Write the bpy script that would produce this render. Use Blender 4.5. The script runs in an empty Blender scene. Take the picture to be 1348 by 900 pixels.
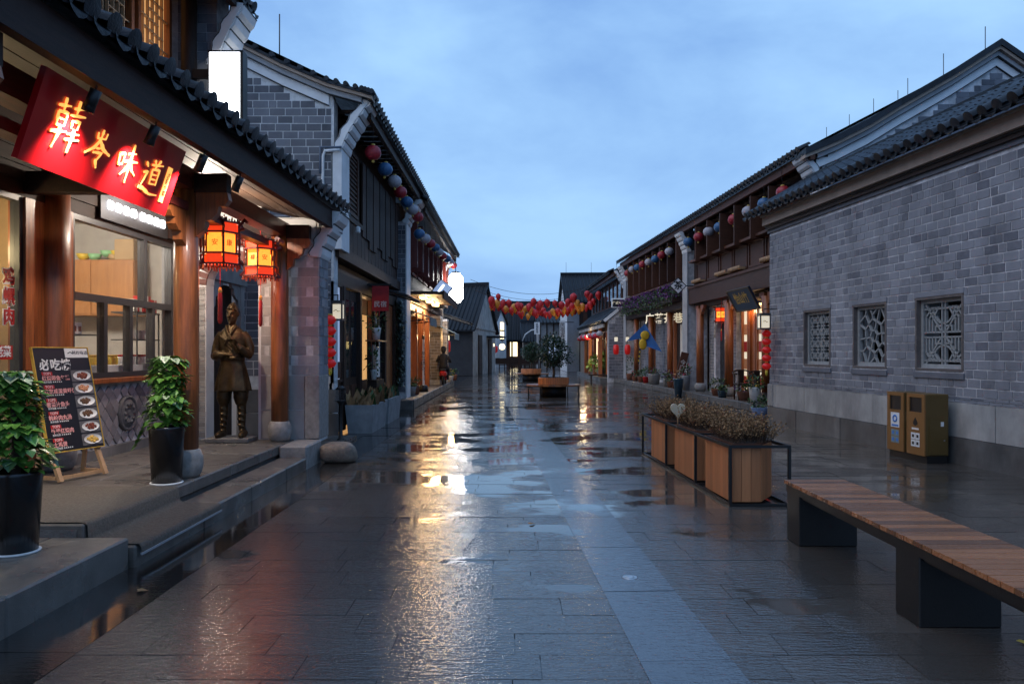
import bpy, bmesh, math, random
from mathutils import Matrix, Vector
R = math.radians
SC = bpy.context.scene
COL = SC.collection
rng = random.Random(7)

# ------------------------------------------------------------------ camera
cam_d = bpy.data.cameras.new('camera'); cam = bpy.data.objects.new('camera', cam_d); COL.objects.link(cam)
cam.location = (0, 0, 1.5); cam.rotation_euler = (R(90), 0, 0)
cam_d.sensor_width = 36.0; cam_d.lens = 36.0 * 1000 / 1348
cam_d.shift_y = 13 / 1348
cam_d.clip_end = 3000; cam_d.clip_start = 0.05
SC.camera = cam
# ------------------------------------------------------------------ sky, sun, exposure
W = bpy.data.worlds.new('World'); SC.world = W; W.use_nodes = True
nt = W.node_tree; nt.nodes.clear()
def wn(t): return nt.nodes.new(t)
out = wn('ShaderNodeOutputWorld'); bg = wn('ShaderNodeBackground')
sky = wn('ShaderNodeTexSky'); sky.sky_type = 'NISHITA'; sky.sun_disc = False
SUN_EL, SUN_AZ = R(48), R(-105)      # azimuth measured from +Y, clockwise
sky.sun_elevation = SUN_EL; sky.sun_rotation = SUN_AZ
sky.air_density = 2.2; sky.dust_density = 3.0; sky.ozone_density = 5.0
tc = wn('ShaderNodeTexCoord')
mp = wn('ShaderNodeMapping'); mp.inputs['Scale'].default_value = (1.0, 1.0, 2.6)
nz = wn('ShaderNodeTexNoise'); nz.inputs['Scale'].default_value = 1.5; nz.inputs['Detail'].default_value = 7; nz.inputs['Roughness'].default_value = 0.55; nz.inputs['Distortion'].default_value = 0.25
cr = wn('ShaderNodeValToRGB')
cr.color_ramp.elements[0].position = 0.32; cr.color_ramp.elements[0].color = (1.5, 3.6, 9.0, 1)
cr.color_ramp.elements[1].position = 0.68; cr.color_ramp.elements[1].color = (5.1, 8.7, 13.6, 1)
mx = wn('ShaderNodeMix'); mx.data_type = 'RGBA'; mx.inputs[0].default_value = 0.9
nt.links.new(tc.outputs['Generated'], mp.inputs['Vector']); nt.links.new(mp.outputs['Vector'], nz.inputs['Vector'])
nt.links.new(nz.outputs['Fac'], cr.inputs['Fac'])
nt.links.new(sky.outputs['Color'], mx.inputs[6]); nt.links.new(cr.outputs['Color'], mx.inputs[7])
nt.links.new(mx.outputs[2], bg.inputs['Color']); nt.links.new(bg.outputs['Background'], out.inputs['Surface'])
bg.inputs['Strength'].default_value = 0.085
sun_d = bpy.data.lights.new('sun', 'SUN'); sun = bpy.data.objects.new('sun', sun_d); COL.objects.link(sun)
sun_d.energy = 0.9; sun_d.angle = R(60); sun_d.color = (1.0, 0.93, 0.90)
sdir = Vector((math.sin(SUN_AZ) * math.cos(SUN_EL), math.cos(SUN_AZ) * math.cos(SUN_EL), math.sin(SUN_EL)))
sun.rotation_euler = sdir.to_track_quat('Z', 'Y').to_euler()
SC.view_settings.view_transform = 'Standard'; SC.view_settings.look = 'None'
SC.view_settings.exposure = 0.0; SC.view_settings.gamma = 1.0; SC.view_settings.use_curve_mapping = False
SC.cycles.use_denoising = True
SC.cycles.max_bounces = 6; SC.cycles.diffuse_bounces = 3; SC.cycles.glossy_bounces = 3; SC.cycles.transmission_bounces = 4
SC.cycles.transparent_max_bounces = 8
SC.cycles.sample_clamp_indirect = 4.0
SC.cycles.caustics_reflective = False; SC.cycles.caustics_refractive = False

# ------------------------------------------------------------------ materials
MATS = {}
def mat(name, base, rough=0.6, var=0.25, scale=6.0, bump=0.0, bscale=40.0, metal=0.0, spec=0.5, piece=0.0,
        emit=None, estr=0.0, stretch=None, coat=0.0, dark=None, trans=0.0, rvar=0.0, stain=0.0):
    """Principled material: noise varies the base colour, optional relief, optional per-piece variation."""
    m = bpy.data.materials.new(name); m.use_nodes = True; MATS[name] = m
    t = m.node_tree; n = t.nodes; L = t.links.new
    b = n['Principled BSDF']
    b.inputs['Roughness'].default_value = rough; b.inputs['Metallic'].default_value = metal
    b.inputs['Specular IOR Level'].default_value = spec
    b.inputs['Coat Weight'].default_value = coat; b.inputs['Coat Roughness'].default_value = 0.15
    if trans: b.inputs['Transmission Weight'].default_value = trans
    geo = n.new('ShaderNodeNewGeometry')
    vec = geo.outputs['Position']
    if stretch:
        mp = n.new('ShaderNodeMapping'); mp.inputs['Scale'].default_value = stretch
        L(vec, mp.inputs['Vector']); vec = mp.outputs['Vector']
    nz = n.new('ShaderNodeTexNoise'); nz.inputs['Scale'].default_value = scale; nz.inputs['Detail'].default_value = 6; nz.inputs['Roughness'].default_value = 0.62
    L(vec, nz.inputs['Vector'])
    fac = nz.outputs['Fac']
    if piece:
        oi = n.new('ShaderNodeObjectInfo')
        ad = n.new('ShaderNodeMath'); ad.operation = 'ADD'; L(oi.outputs['Random'], ad.inputs[0]); L(geo.outputs['Random Per Island'], ad.inputs[1])
        fr = n.new('ShaderNodeMath'); fr.operation = 'FRACT'; L(ad.outputs[0], fr.inputs[0])
        mm = n.new('ShaderNodeMix'); mm.data_type = 'FLOAT'; mm.inputs[0].default_value = piece
        L(fac, mm.inputs[2]); L(fr.outputs[0], mm.inputs[3]); fac = mm.outputs[0]
    ramp = n.new('ShaderNodeValToRGB')
    lo = dark if dark else tuple(c * (1 - var * 1.3) for c in base)
    hi = tuple(min(1.0, c * (1 + var)) for c in base)
    ramp.color_ramp.elements[0].position = 0.25; ramp.color_ramp.elements[0].color = (*lo, 1)
    ramp.color_ramp.elements[1].position = 0.78; ramp.color_ramp.elements[1].color = (*hi, 1)
    if piece and dark and piece > .55:
        ramp.color_ramp.elements[0].position = 0.10; ramp.color_ramp.elements[1].position = 0.88
        e2 = ramp.color_ramp.elements.new(0.36); e2.color = (*[c*.93 for c in base], 1)
    L(fac, ramp.inputs['Fac']); csock = ramp.outputs['Color']
    if stain:
        ns = n.new('ShaderNodeTexNoise'); ns.inputs['Scale'].default_value = 1.1; ns.inputs['Detail'].default_value = 7; ns.inputs['Roughness'].default_value = 0.65
        ms = n.new('ShaderNodeMapping'); ms.inputs['Scale'].default_value = (1.6, 1.6, 0.7); L(geo.outputs['Position'], ms.inputs['Vector']); L(ms.outputs['Vector'], ns.inputs['Vector'])
        rs = n.new('ShaderNodeMapRange'); rs.inputs['From Min'].default_value = 0.36; rs.inputs['From Max'].default_value = 0.62; rs.inputs['To Min'].default_value = 1 - stain; rs.inputs['To Max'].default_value = 1.06
        L(ns.outputs['Fac'], rs.inputs['Value'])
        mu = n.new('ShaderNodeVectorMath'); mu.operation = 'SCALE'; L(csock, mu.inputs[0]); L(rs.outputs['Result'], mu.inputs['Scale']); csock = mu.outputs['Vector']
    L(csock, b.inputs['Base Color'])
    if rvar:
        mr = n.new('ShaderNodeMapRange'); mr.inputs['To Min'].default_value = max(0.03, rough - rvar); mr.inputs['To Max'].default_value = min(1, rough + rvar)
        mr.inputs['From Min'].default_value = 0.3; mr.inputs['From Max'].default_value = 0.7
        n2 = n.new('ShaderNodeTexNoise'); n2.inputs['Scale'].default_value = scale * 0.7; L(vec, n2.inputs['Vector'])
        L(n2.outputs['Fac'], mr.inputs['Value']); L(mr.outputs['Result'], b.inputs['Roughness'])
    if bump:
        n3 = n.new('ShaderNodeTexNoise'); n3.inputs['Scale'].default_value = bscale; n3.inputs['Detail'].default_value = 4
        L(vec, n3.inputs['Vector'])
        bp = n.new('ShaderNodeBump'); bp.inputs['Strength'].default_value = bump; bp.inputs['Distance'].default_value = 0.01
        L(n3.outputs['Fac'], bp.inputs['Height']); L(bp.outputs['Normal'], b.inputs['Normal'])
    if emit:
        b.inputs['Emission Color'].default_value = (*emit, 1); b.inputs['Emission Strength'].default_value = estr
    return m

# timber
mat('timber_varnish', (0.29, 0.082, 0.020), 0.38, 0.45, 5, 0.25, 60, stretch=(6, 6, 0.5), coat=0.25)
mat('timber_beam', (0.026, 0.010, 0.006), 0.65, 0.45, 5, 0.25, 60, stretch=(6, 0.6, 6), spec=0.3)
mat('timber_dark', (0.034, 0.017, 0.011), 0.6, 0.45, 6, 0.3, 50, stretch=(5, 5, 0.7), spec=0.28)
mat('timber_plank', (0.038, 0.022, 0.017), 0.65, 0.4, 6, 0.3, 50, piece=0.5, stretch=(5, 5, 0.7), spec=0.28)
mat('menu_salmon', (0.78, 0.34, 0.30), 0.5, 0.05)
mat('timber_brown', (0.088, 0.034, 0.019), 0.6, 0.4, 6, 0.3, 50, piece=0.35, stretch=(1, 0.7, 6), spec=0.25)
mat('timber_red', (0.14, 0.018, 0.010), 0.45, 0.4, 5, 0.2, 50, stretch=(5, 0.6, 5), coat=0.15)
mat('timber_pale', (0.42, 0.25, 0.13), 0.55, 0.25, 6, 0.15, 60, stretch=(6, 6, 0.7))
mat('timber_ceiling', (0.105, 0.058, 0.034), 0.6, 0.3, 6, 0.2, 50, piece=0.4, stretch=(6, 0.7, 6))
mat('planter_slat', (0.48, 0.18, 0.068), 0.5, 0.2, 4, 0.2, 60, piece=0.4, stretch=(8, 8, 0.6))
mat('bench_slat', (0.31, 0.118, 0.042), 0.28, 0.35, 5, 0.35, 45, piece=0.55, stretch=(0.8, 8, 8), coat=0.35, rvar=0.14)
mat('cupboard', (0.46, 0.21, 0.075), 0.5, 0.16, 4, stretch=(4, 4, 0.6))
# masonry
mat('brick_grey', (0.225, 0.23, 0.255), 0.7, 0.16, 11, 0.7, 55, piece=0.66, dark=(0.10, 0.105, 0.13), stain=0.25)
mat('brick_dark', (0.125, 0.13, 0.15), 0.72, 0.3, 9, 0.5, 70, piece=0.65, dark=(0.05, 0.053, 0.066), stain=0.2)
mat('brick_pale', (0.40, 0.385, 0.37), 0.75, 0.12, 9, 0.5, 70, piece=0.45, dark=(0.27, 0.26, 0.25))
mat('brick_tan', (0.30, 0.24, 0.19), 0.75, 0.3, 9, 0.5, 70, piece=0.6)
mat('brick_red', (0.22, 0.10, 0.085), 0.75, 0.3, 9, 0.5, 70, piece=0.6)
mat('mortar', (0.62, 0.61, 0.62), 0.9, 0.35, 7, 0.5, 90, stain=0.3)
mat('mortar_white', (0.60, 0.60, 0.60), 0.9, 0.25, 12, 0.4, 90)
mat('stone_pale', (0.42, 0.40, 0.375), 0.7, 0.22, 3, 0.35, 80, piece=0.25, stain=0.35)
mat('stone_base', (0.17, 0.162, 0.155), 0.5, 0.35, 2.2, 0.35, 60, piece=0.3, stain=0.45)
mat('stone_step', (0.13, 0.118, 0.105), 0.38, 0.4, 5, 0.35, 120, piece=0.25, rvar=0.16)
mat('stone_face', (0.15, 0.145, 0.14), 0.5, 0.35, 6, 0.8, 60, rvar=0.1)
mat('granite', (0.30, 0.28, 0.26), 0.65, 0.3, 14, 0.6, 110)
mat('rock', (0.22, 0.175, 0.135), 0.6, 0.4, 14, 1.0, 38)
mat('diamond_tile', (0.22, 0.205, 0.215), 0.6, 0.25, 8, 0.3, 80, piece=0.7, dark=(0.10, 0.095, 0.105))
mat('carved_stone', (0.11, 0.11, 0.115), 0.65, 0.3, 20, 0.5, 90)
mat('plaster_white', (0.72, 0.72, 0.72), 0.8, 0.14, 2.5, 0.15, 40)
mat('plaster_grey', (0.34, 0.345, 0.36), 0.8, 0.2, 2.5, 0.15, 40)
mat('plaster_dirty', (0.42, 0.40, 0.37), 0.85, 0.4, 1.6, 0.3, 30)
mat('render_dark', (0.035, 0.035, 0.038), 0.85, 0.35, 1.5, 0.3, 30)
mat('cornice_tan', (0.36, 0.27, 0.21), 0.75, 0.2, 4, 0.2, 40)
mat('roof_tile', (0.016, 0.019, 0.025), 0.5, 0.5, 14, 0.4, 60, piece=0.45, rvar=0.12, spec=0.3)
mat('roof_far', (0.014, 0.017, 0.022), 0.6, 0.4, 5, 0.3, 40, piece=0.5, spec=0.25)
mat('lattice_stone', (0.30, 0.305, 0.30), 0.75, 0.2, 20, 0.3, 80)
mat('frame_grey', (0.13, 0.108, 0.10), 0.7, 0.3, 8, 0.4, 60)
mat('heart_cream', (0.62, 0.50, 0.34), 0.6, 0.1)
mat('line_black', (0.02, 0.02, 0.022), 0.7, 0.1)
# metal, cloth, things
mat('metal_black', (0.007, 0.0065, 0.0065), 0.5, 0.2, 20, 0.1, 80)
mat('metal_dark', (0.05, 0.05, 0.055), 0.4, 0.2, 20, metal=0.3)
mat('frame_dark', (0.035, 0.036, 0.042), 0.4, 0.15, 20)
mat('steel', (0.55, 0.55, 0.56), 0.3, 0.1, 20, metal=0.9)
mat('pipe_blue', (0.10, 0.13, 0.18), 0.5, 0.2, 20)
mat('pipe_white', (0.7, 0.7, 0.7), 0.5, 0.1, 20)
mat('bronze', (0.092, 0.062, 0.030), 0.46, 0.5, 7, 0.3, 60, metal=0.85, dark=(0.028, 0.017, 0.010), rvar=0.12)
mat('bin_brown', (0.25, 0.115, 0.034), 0.42, 0.12, 3, 0.05, 40)
mat('bin_olive', (0.12, 0.072, 0.020), 0.42, 0.12, 3, 0.05, 40)
mat('pot_black', (0.012, 0.010, 0.010), 0.22, 0.2, 10)
mat('pot_white', (0.75, 0.75, 0.73), 0.4, 0.1, 10)
mat('pot_clay', (0.25, 0.10, 0.06), 0.7, 0.25, 10)
mat('pot_blue', (0.02, 0.055, 0.085), 0.2, 0.3, 10)
mat('pot_stone', (0.27, 0.28, 0.29), 0.75, 0.25, 6, 0.3, 60)
mat('basket_blue', (0.30, 0.42, 0.70), 0.6, 0.2, 12)
mat('soil', (0.03, 0.02, 0.014), 0.9, 0.4, 30, 0.6, 60)
mat('leaf_ivy', (0.14, 0.29, 0.042), 0.32, 0.45, 18, piece=0.5, dark=(0.022, 0.085, 0.014))
mat('leaf_pale', (0.42, 0.50, 0.30), 0.4, 0.3, 18, piece=0.5)
mat('leaf_tree', (0.022, 0.050, 0.026), 0.38, 0.5, 10, piece=0.6, dark=(0.007, 0.018, 0.010))
mat('leaf_plant', (0.05, 0.10, 0.03), 0.5, 0.5, 14, piece=0.6)
mat('leaf_lime', (0.22, 0.30, 0.05), 0.5, 0.4, 14, piece=0.6)
mat('leaf_dry', (0.27, 0.15, 0.065), 0.85, 0.5, 10, piece=0.6, dark=(0.09, 0.045, 0.022))
mat('twig_dry', (0.075, 0.038, 0.02), 0.85, 0.4, 10, piece=0.6)
mat('flower_purple', (0.16, 0.035, 0.20), 0.6, 0.4, 14, piece=0.6)
mat('flower_pink', (0.45, 0.03, 0.08), 0.6, 0.4, 14, piece=0.6)
mat('flower_yellow', (0.55, 0.36, 0.03), 0.6, 0.3, 14, piece=0.6)
mat('bark', (0.075, 0.055, 0.04), 0.85, 0.35, 14, 0.6, 50)
mat('carpet', (0.105, 0.088, 0.070), 0.75, 0.4, 60, 0.7, 240, rvar=0.15)
mat('carpet_edge', (0.35, 0.35, 0.37), 0.4, 0.1)
mat('cord', (0.03, 0.02, 0.02), 0.8, 0.1)
mat('cloth_red', (0.42, 0.012, 0.014), 0.6, 0.2, 8, 0.1, 60)
mat('cloth_blue', (0.05, 0.20, 0.58), 0.6, 0.15, 8)
mat('cloth_yellow', (0.62, 0.40, 0.02), 0.6, 0.15, 8)
mat('cloth_dark', (0.018, 0.018, 0.022), 0.8, 0.3, 12, 0.2, 60)
mat('skin', (0.45, 0.26, 0.18), 0.6, 0.1)
mat('awning', (0.20, 0.26, 0.27), 0.7, 0.2, 5)
mat('paint_red', (0.45, 0.02, 0.015), 0.35, 0.15, 8)
mat('paint_blue', (0.06, 0.20, 0.55), 0.4, 0.1)
mat('paint_white', (0.78, 0.78, 0.77), 0.5, 0.08)
mat('paint_black', (0.012, 0.012, 0.013), 0.45, 0.1)
mat('paint_gold', (0.70, 0.42, 0.06), 0.35, 0.15, 20, metal=0.3)
mat('paint_yellow', (0.7, 0.5, 0.04), 0.5, 0.1)
mat('paint_navy', (0.012, 0.022, 0.045), 0.3, 0.2)
mat('sign_red', (0.62, 0.008, 0.012), 0.30, 0.15, 3, coat=0.3)
mat('gold_leaf_glow', (0.95, 0.62, 0.18), 0.45, 0.12, 20, emit=(1.0, 0.50, 0.10), estr=1.1)  # gilding with emission added, so the spotlit characters and seal look luminous
mat('menu_black', (0.010, 0.009, 0.011), 0.4, 0.1)
mat('menu_cream', (0.75, 0.73, 0.68), 0.5, 0.05)
mat('food_red', (0.24, 0.05, 0.02), 0.4, 0.5, 60, dark=(0.04, 0.01, 0.005))
mat('food_tan', (0.60, 0.26, 0.12), 0.4, 0.3, 60)
mat('food_brown', (0.13, 0.06, 0.025), 0.4, 0.5, 60)
mat('food_gold', (0.70, 0.42, 0.08), 0.4, 0.3, 60)
mat('food_bg', (0.12, 0.11, 0.11), 0.5, 0.3, 20)
mat('chair_green', (0.16, 0.30, 0.20), 0.5, 0.1)
mat('bowl_yellow', (0.80, 0.55, 0.06), 0.4, 0.1)
mat('bowl_green', (0.30, 0.62, 0.32), 0.4, 0.1)
mat('bowl_tan', (0.55, 0.38, 0.2), 0.5, 0.1)
mat('card_box', (0.50, 0.34, 0.18), 0.7, 0.1)
mat('room_wall', (0.55, 0.52, 0.48), 0.8, 0.1)
mat('room_warm', (0.42, 0.26, 0.13), 0.7, 0.3, 3)
mat('globe_red', (0.36, 0.018, 0.03), 0.45, 0.3, 30, 0.2, 60)
mat('globe_blue', (0.035, 0.12, 0.26), 0.45, 0.3, 30, 0.2, 60)
mat('globe_white', (0.40, 0.37, 0.40), 0.5, 0.22, 30, 0.2, 60)
mat('globe_orange', (0.62, 0.22, 0.02), 0.5, 0.2, 30)
mat('globe_scarlet', (0.50, 0.012, 0.015), 0.5, 0.2, 30)
mat('globe_bright', (0.55, 0.01, 0.012), 0.4, 0.12, 30, emit=(1, 0.02, 0.01), estr=0.12)
mat('tassel_red', (0.5, 0.02, 0.015), 0.6, 0.2)
mat('tassel_gold', (0.6, 0.4, 0.08), 0.5, 0.2)
# lit things
mat('glow_white', (0.9, 0.9, 0.9), 0.5, 0.0, emit=(0.92, 0.96, 1.0), estr=7.0)
mat('glow_lantern', (0.9, 0.9, 0.9), 0.5, 0.0, emit=(1.0, 0.96, 0.92), estr=40.0)
mat('glow_led', (0.9, 0.9, 0.9), 0.5, 0.0, emit=(1.0, 0.97, 1.0), estr=7.0)
mat('glow_tube', (0.9, 0.9, 0.9), 0.5, 0.0, emit=(1.0, 0.97, 0.9), estr=14.0)
mat('glow_warm', (0.9, 0.7, 0.4), 0.5, 0.0, emit=(1.0, 0.58, 0.22), estr=4.5)
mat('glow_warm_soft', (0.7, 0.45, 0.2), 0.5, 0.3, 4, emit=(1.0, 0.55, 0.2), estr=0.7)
mat('glow_yellow', (0.8, 0.7, 0.3), 0.5, 0.0, emit=(1.0, 0.72, 0.25), estr=2.2)
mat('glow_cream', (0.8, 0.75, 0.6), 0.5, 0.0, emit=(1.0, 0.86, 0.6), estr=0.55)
mat('glow_window', (0.8, 0.7, 0.5), 0.5, 0.0, emit=(1.0, 0.83, 0.5), estr=2.5)
mat('glow_amber', (0.8, 0.5, 0.1), 0.5, 0.3, 25, emit=(1.0, 0.27, 0.025), estr=1.9)
mat('glow_red', (0.6, 0.05, 0.01), 0.5, 0.2, 25, emit=(1.0, 0.05, 0.008), estr=0.85)
mat('glow_green', (0.2, 0.8, 0.3), 0.5, 0.0, emit=(0.1, 1.0, 0.35), estr=4.0)
mat('screen_blue', (0.5, 0.6, 0.8), 0.6, 0.1, 2, emit=(0.55, 0.7, 1.0), estr=0.35)
def glass_mat(name, tint, rough, alpha):
    m = bpy.data.materials.new(name); m.use_nodes = True; MATS[name] = m
    n = m.node_tree.nodes; L = m.node_tree.links.new
    b = n['Principled BSDF']; o = n['Material Output']
    b.inputs['Base Color'].default_value = (*tint, 1); b.inputs['Roughness'].default_value = rough
    tr = n.new('ShaderNodeBsdfTransparent'); ms = n.new('ShaderNodeMixShader'); ms.inputs[0].default_value = alpha
    L(tr.outputs[0], ms.inputs[1]); L(b.outputs[0], ms.inputs[2]); L(ms.outputs[0], o.inputs['Surface'])
glass_mat('glass', (0.08, 0.09, 0.1), 0.04, 0.12)
glass_mat('glass_dark', (0.02, 0.025, 0.03), 0.05, 0.8)

# wet stone paving: chiselled slabs, puddles where the stone dips
def wet_stone(name, base, dry_rough, groove, puddle_lo, puddle_hi, piece=0.5):
    m = bpy.data.materials.new(name); m.use_nodes = True; MATS[name] = m
    n = m.node_tree.nodes; L = m.node_tree.links.new
    b = n['Principled BSDF']
    geo = n.new('ShaderNodeNewGeometry'); pos = geo.outputs['Position']
    oi = n.new('ShaderNodeObjectInfo')
    ad = n.new('ShaderNodeMath'); ad.operation = 'ADD'; L(oi.outputs['Random'], ad.inputs[0]); L(geo.outputs['Random Per Island'], ad.inputs[1])
    fr = n.new('ShaderNodeMath'); fr.operation = 'FRACT'; L(ad.outputs[0], fr.inputs[0])
    fine = n.new('ShaderNodeTexNoise'); fine.inputs['Scale'].default_value = 110; fine.inputs['Detail'].default_value = 4; L(pos, fine.inputs['Vector'])
    mxf = n.new('ShaderNodeMix'); mxf.data_type = 'FLOAT'; mxf.inputs[0].default_value = piece
    L(fine.outputs['Fac'], mxf.inputs[2]); L(fr.outputs[0], mxf.inputs[3])
    ramp = n.new('ShaderNodeValToRGB')
    ramp.color_ramp.elements[0].position = 0.15; ramp.color_ramp.elements[0].color = (*[c * 0.75 for c in base], 1)
    ramp.color_ramp.elements[1].position = 0.85; ramp.color_ramp.elements[1].color = (*[c * 1.25 for c in base], 1)
    L(mxf.outputs[0], ramp.inputs['Fac']); L(ramp.outputs['Color'], b.inputs['Base Color'])
    # puddle mask: broad noise, plus a share of each slab's own level
    big = n.new('ShaderNodeTexNoise'); big.inputs['Scale'].default_value = 0.75; big.inputs['Detail'].default_value = 4; big.inputs['Roughness'].default_value = 0.6
    mpb = n.new('ShaderNodeMapping'); mpb.inputs['Scale'].default_value = (0.8, 1.25, 1.0); mpb.inputs['Location'].default_value = (3.1, 0.4, 0)
    L(pos, mpb.inputs['Vector']); L(mpb.outputs['Vector'], big.inputs['Vector'])
    m1 = n.new('ShaderNodeMath'); m1.operation = 'MULTIPLY_ADD'; m1.inputs[1].default_value = 0.05
    L(fr.outputs[0], m1.inputs[0]); L(big.outputs['Fac'], m1.inputs[2])
    sx = n.new('ShaderNodeSeparateXYZ'); L(pos, sx.inputs[0])
    yr = n.new('ShaderNodeMapRange'); yr.interpolation_type = 'SMOOTHSTEP'; yr.inputs['From Min'].default_value = 4.2; yr.inputs['From Max'].default_value = 9.0; yr.inputs['To Min'].default_value = -0.09; yr.inputs['To Max'].default_value = 0.06
    L(sx.outputs['Y'], yr.inputs['Value'])      # the paving nearer the camera is less worn and holds less standing water
    m2 = n.new('ShaderNodeMath'); m2.operation = 'ADD'; L(m1.outputs[0], m2.inputs[0]); L(yr.outputs['Result'], m2.inputs[1]); m1 = m2
    pm = n.new('ShaderNodeMapRange'); pm.interpolation_type = 'SMOOTHSTEP'
    pm.inputs['From Min'].default_value = puddle_lo; pm.inputs['From Max'].default_value = puddle_hi
    L(m1.outputs[0], pm.inputs['Value'])
    rr = n.new('ShaderNodeMapRange'); rr.inputs['To Min'].default_value = dry_rough; rr.inputs['To Max'].default_value = 0.045
    L(pm.outputs['Result'], rr.inputs['Value']); L(rr.outputs['Result'], b.inputs['Roughness'])
    b.inputs['Specular IOR Level'].default_value = 1.0
    # chisel grooves across the street, broken by noise
    mpg = n.new('ShaderNodeMapping'); mpg.inputs['Scale'].default_value = (11.0, 46.0, 10.0); L(pos, mpg.inputs['Vector'])
    gr = n.new('ShaderNodeTexNoise'); gr.inputs['Scale'].default_value = 1.0; gr.inputs['Detail'].default_value = 3; L(mpg.outputs['Vector'], gr.inputs['Vector'])
    pit = n.new('ShaderNodeTexNoise'); pit.inputs['Scale'].default_value = 70; pit.inputs['Detail'].default_value = 2; L(pos, pit.inputs['Vector'])
    sm = n.new('ShaderNodeMath'); sm.operation = 'MULTIPLY_ADD'; sm.inputs[1].default_value = 0.45; L(pit.outputs['Fac'], sm.inputs[0]); L(gr.outputs['Fac'], sm.inputs[2])
    st = n.new('ShaderNodeMapRange'); st.inputs['To Min'].default_value = groove; st.inputs['To Max'].default_value = 0.02
    L(pm.outputs['Result'], st.inputs['Value'])
    bp = n.new('ShaderNodeBump'); bp.inputs['Distance'].default_value = 0.012
    L(st.outputs['Result'], bp.inputs['Strength']); L(sm.outputs[0], bp.inputs['Height']); L(bp.outputs['Normal'], b.inputs['Normal'])
wet_stone('paving', (0.076, 0.066, 0.058), 0.10, 0.42, 0.52, 0.63, 0.45)
wet_stone('paving_smooth', (0.080, 0.088, 0.102), 0.14, 0.25, 0.58, 0.72, 0.3)
wet_stone('gutter_stone', (0.024, 0.021, 0.019), 0.12, 0.15, 0.36, 0.50)
wet_stone('ground_wet', (0.020, 0.020, 0.022), 0.15, 0.2, 0.45, 0.6)

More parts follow.
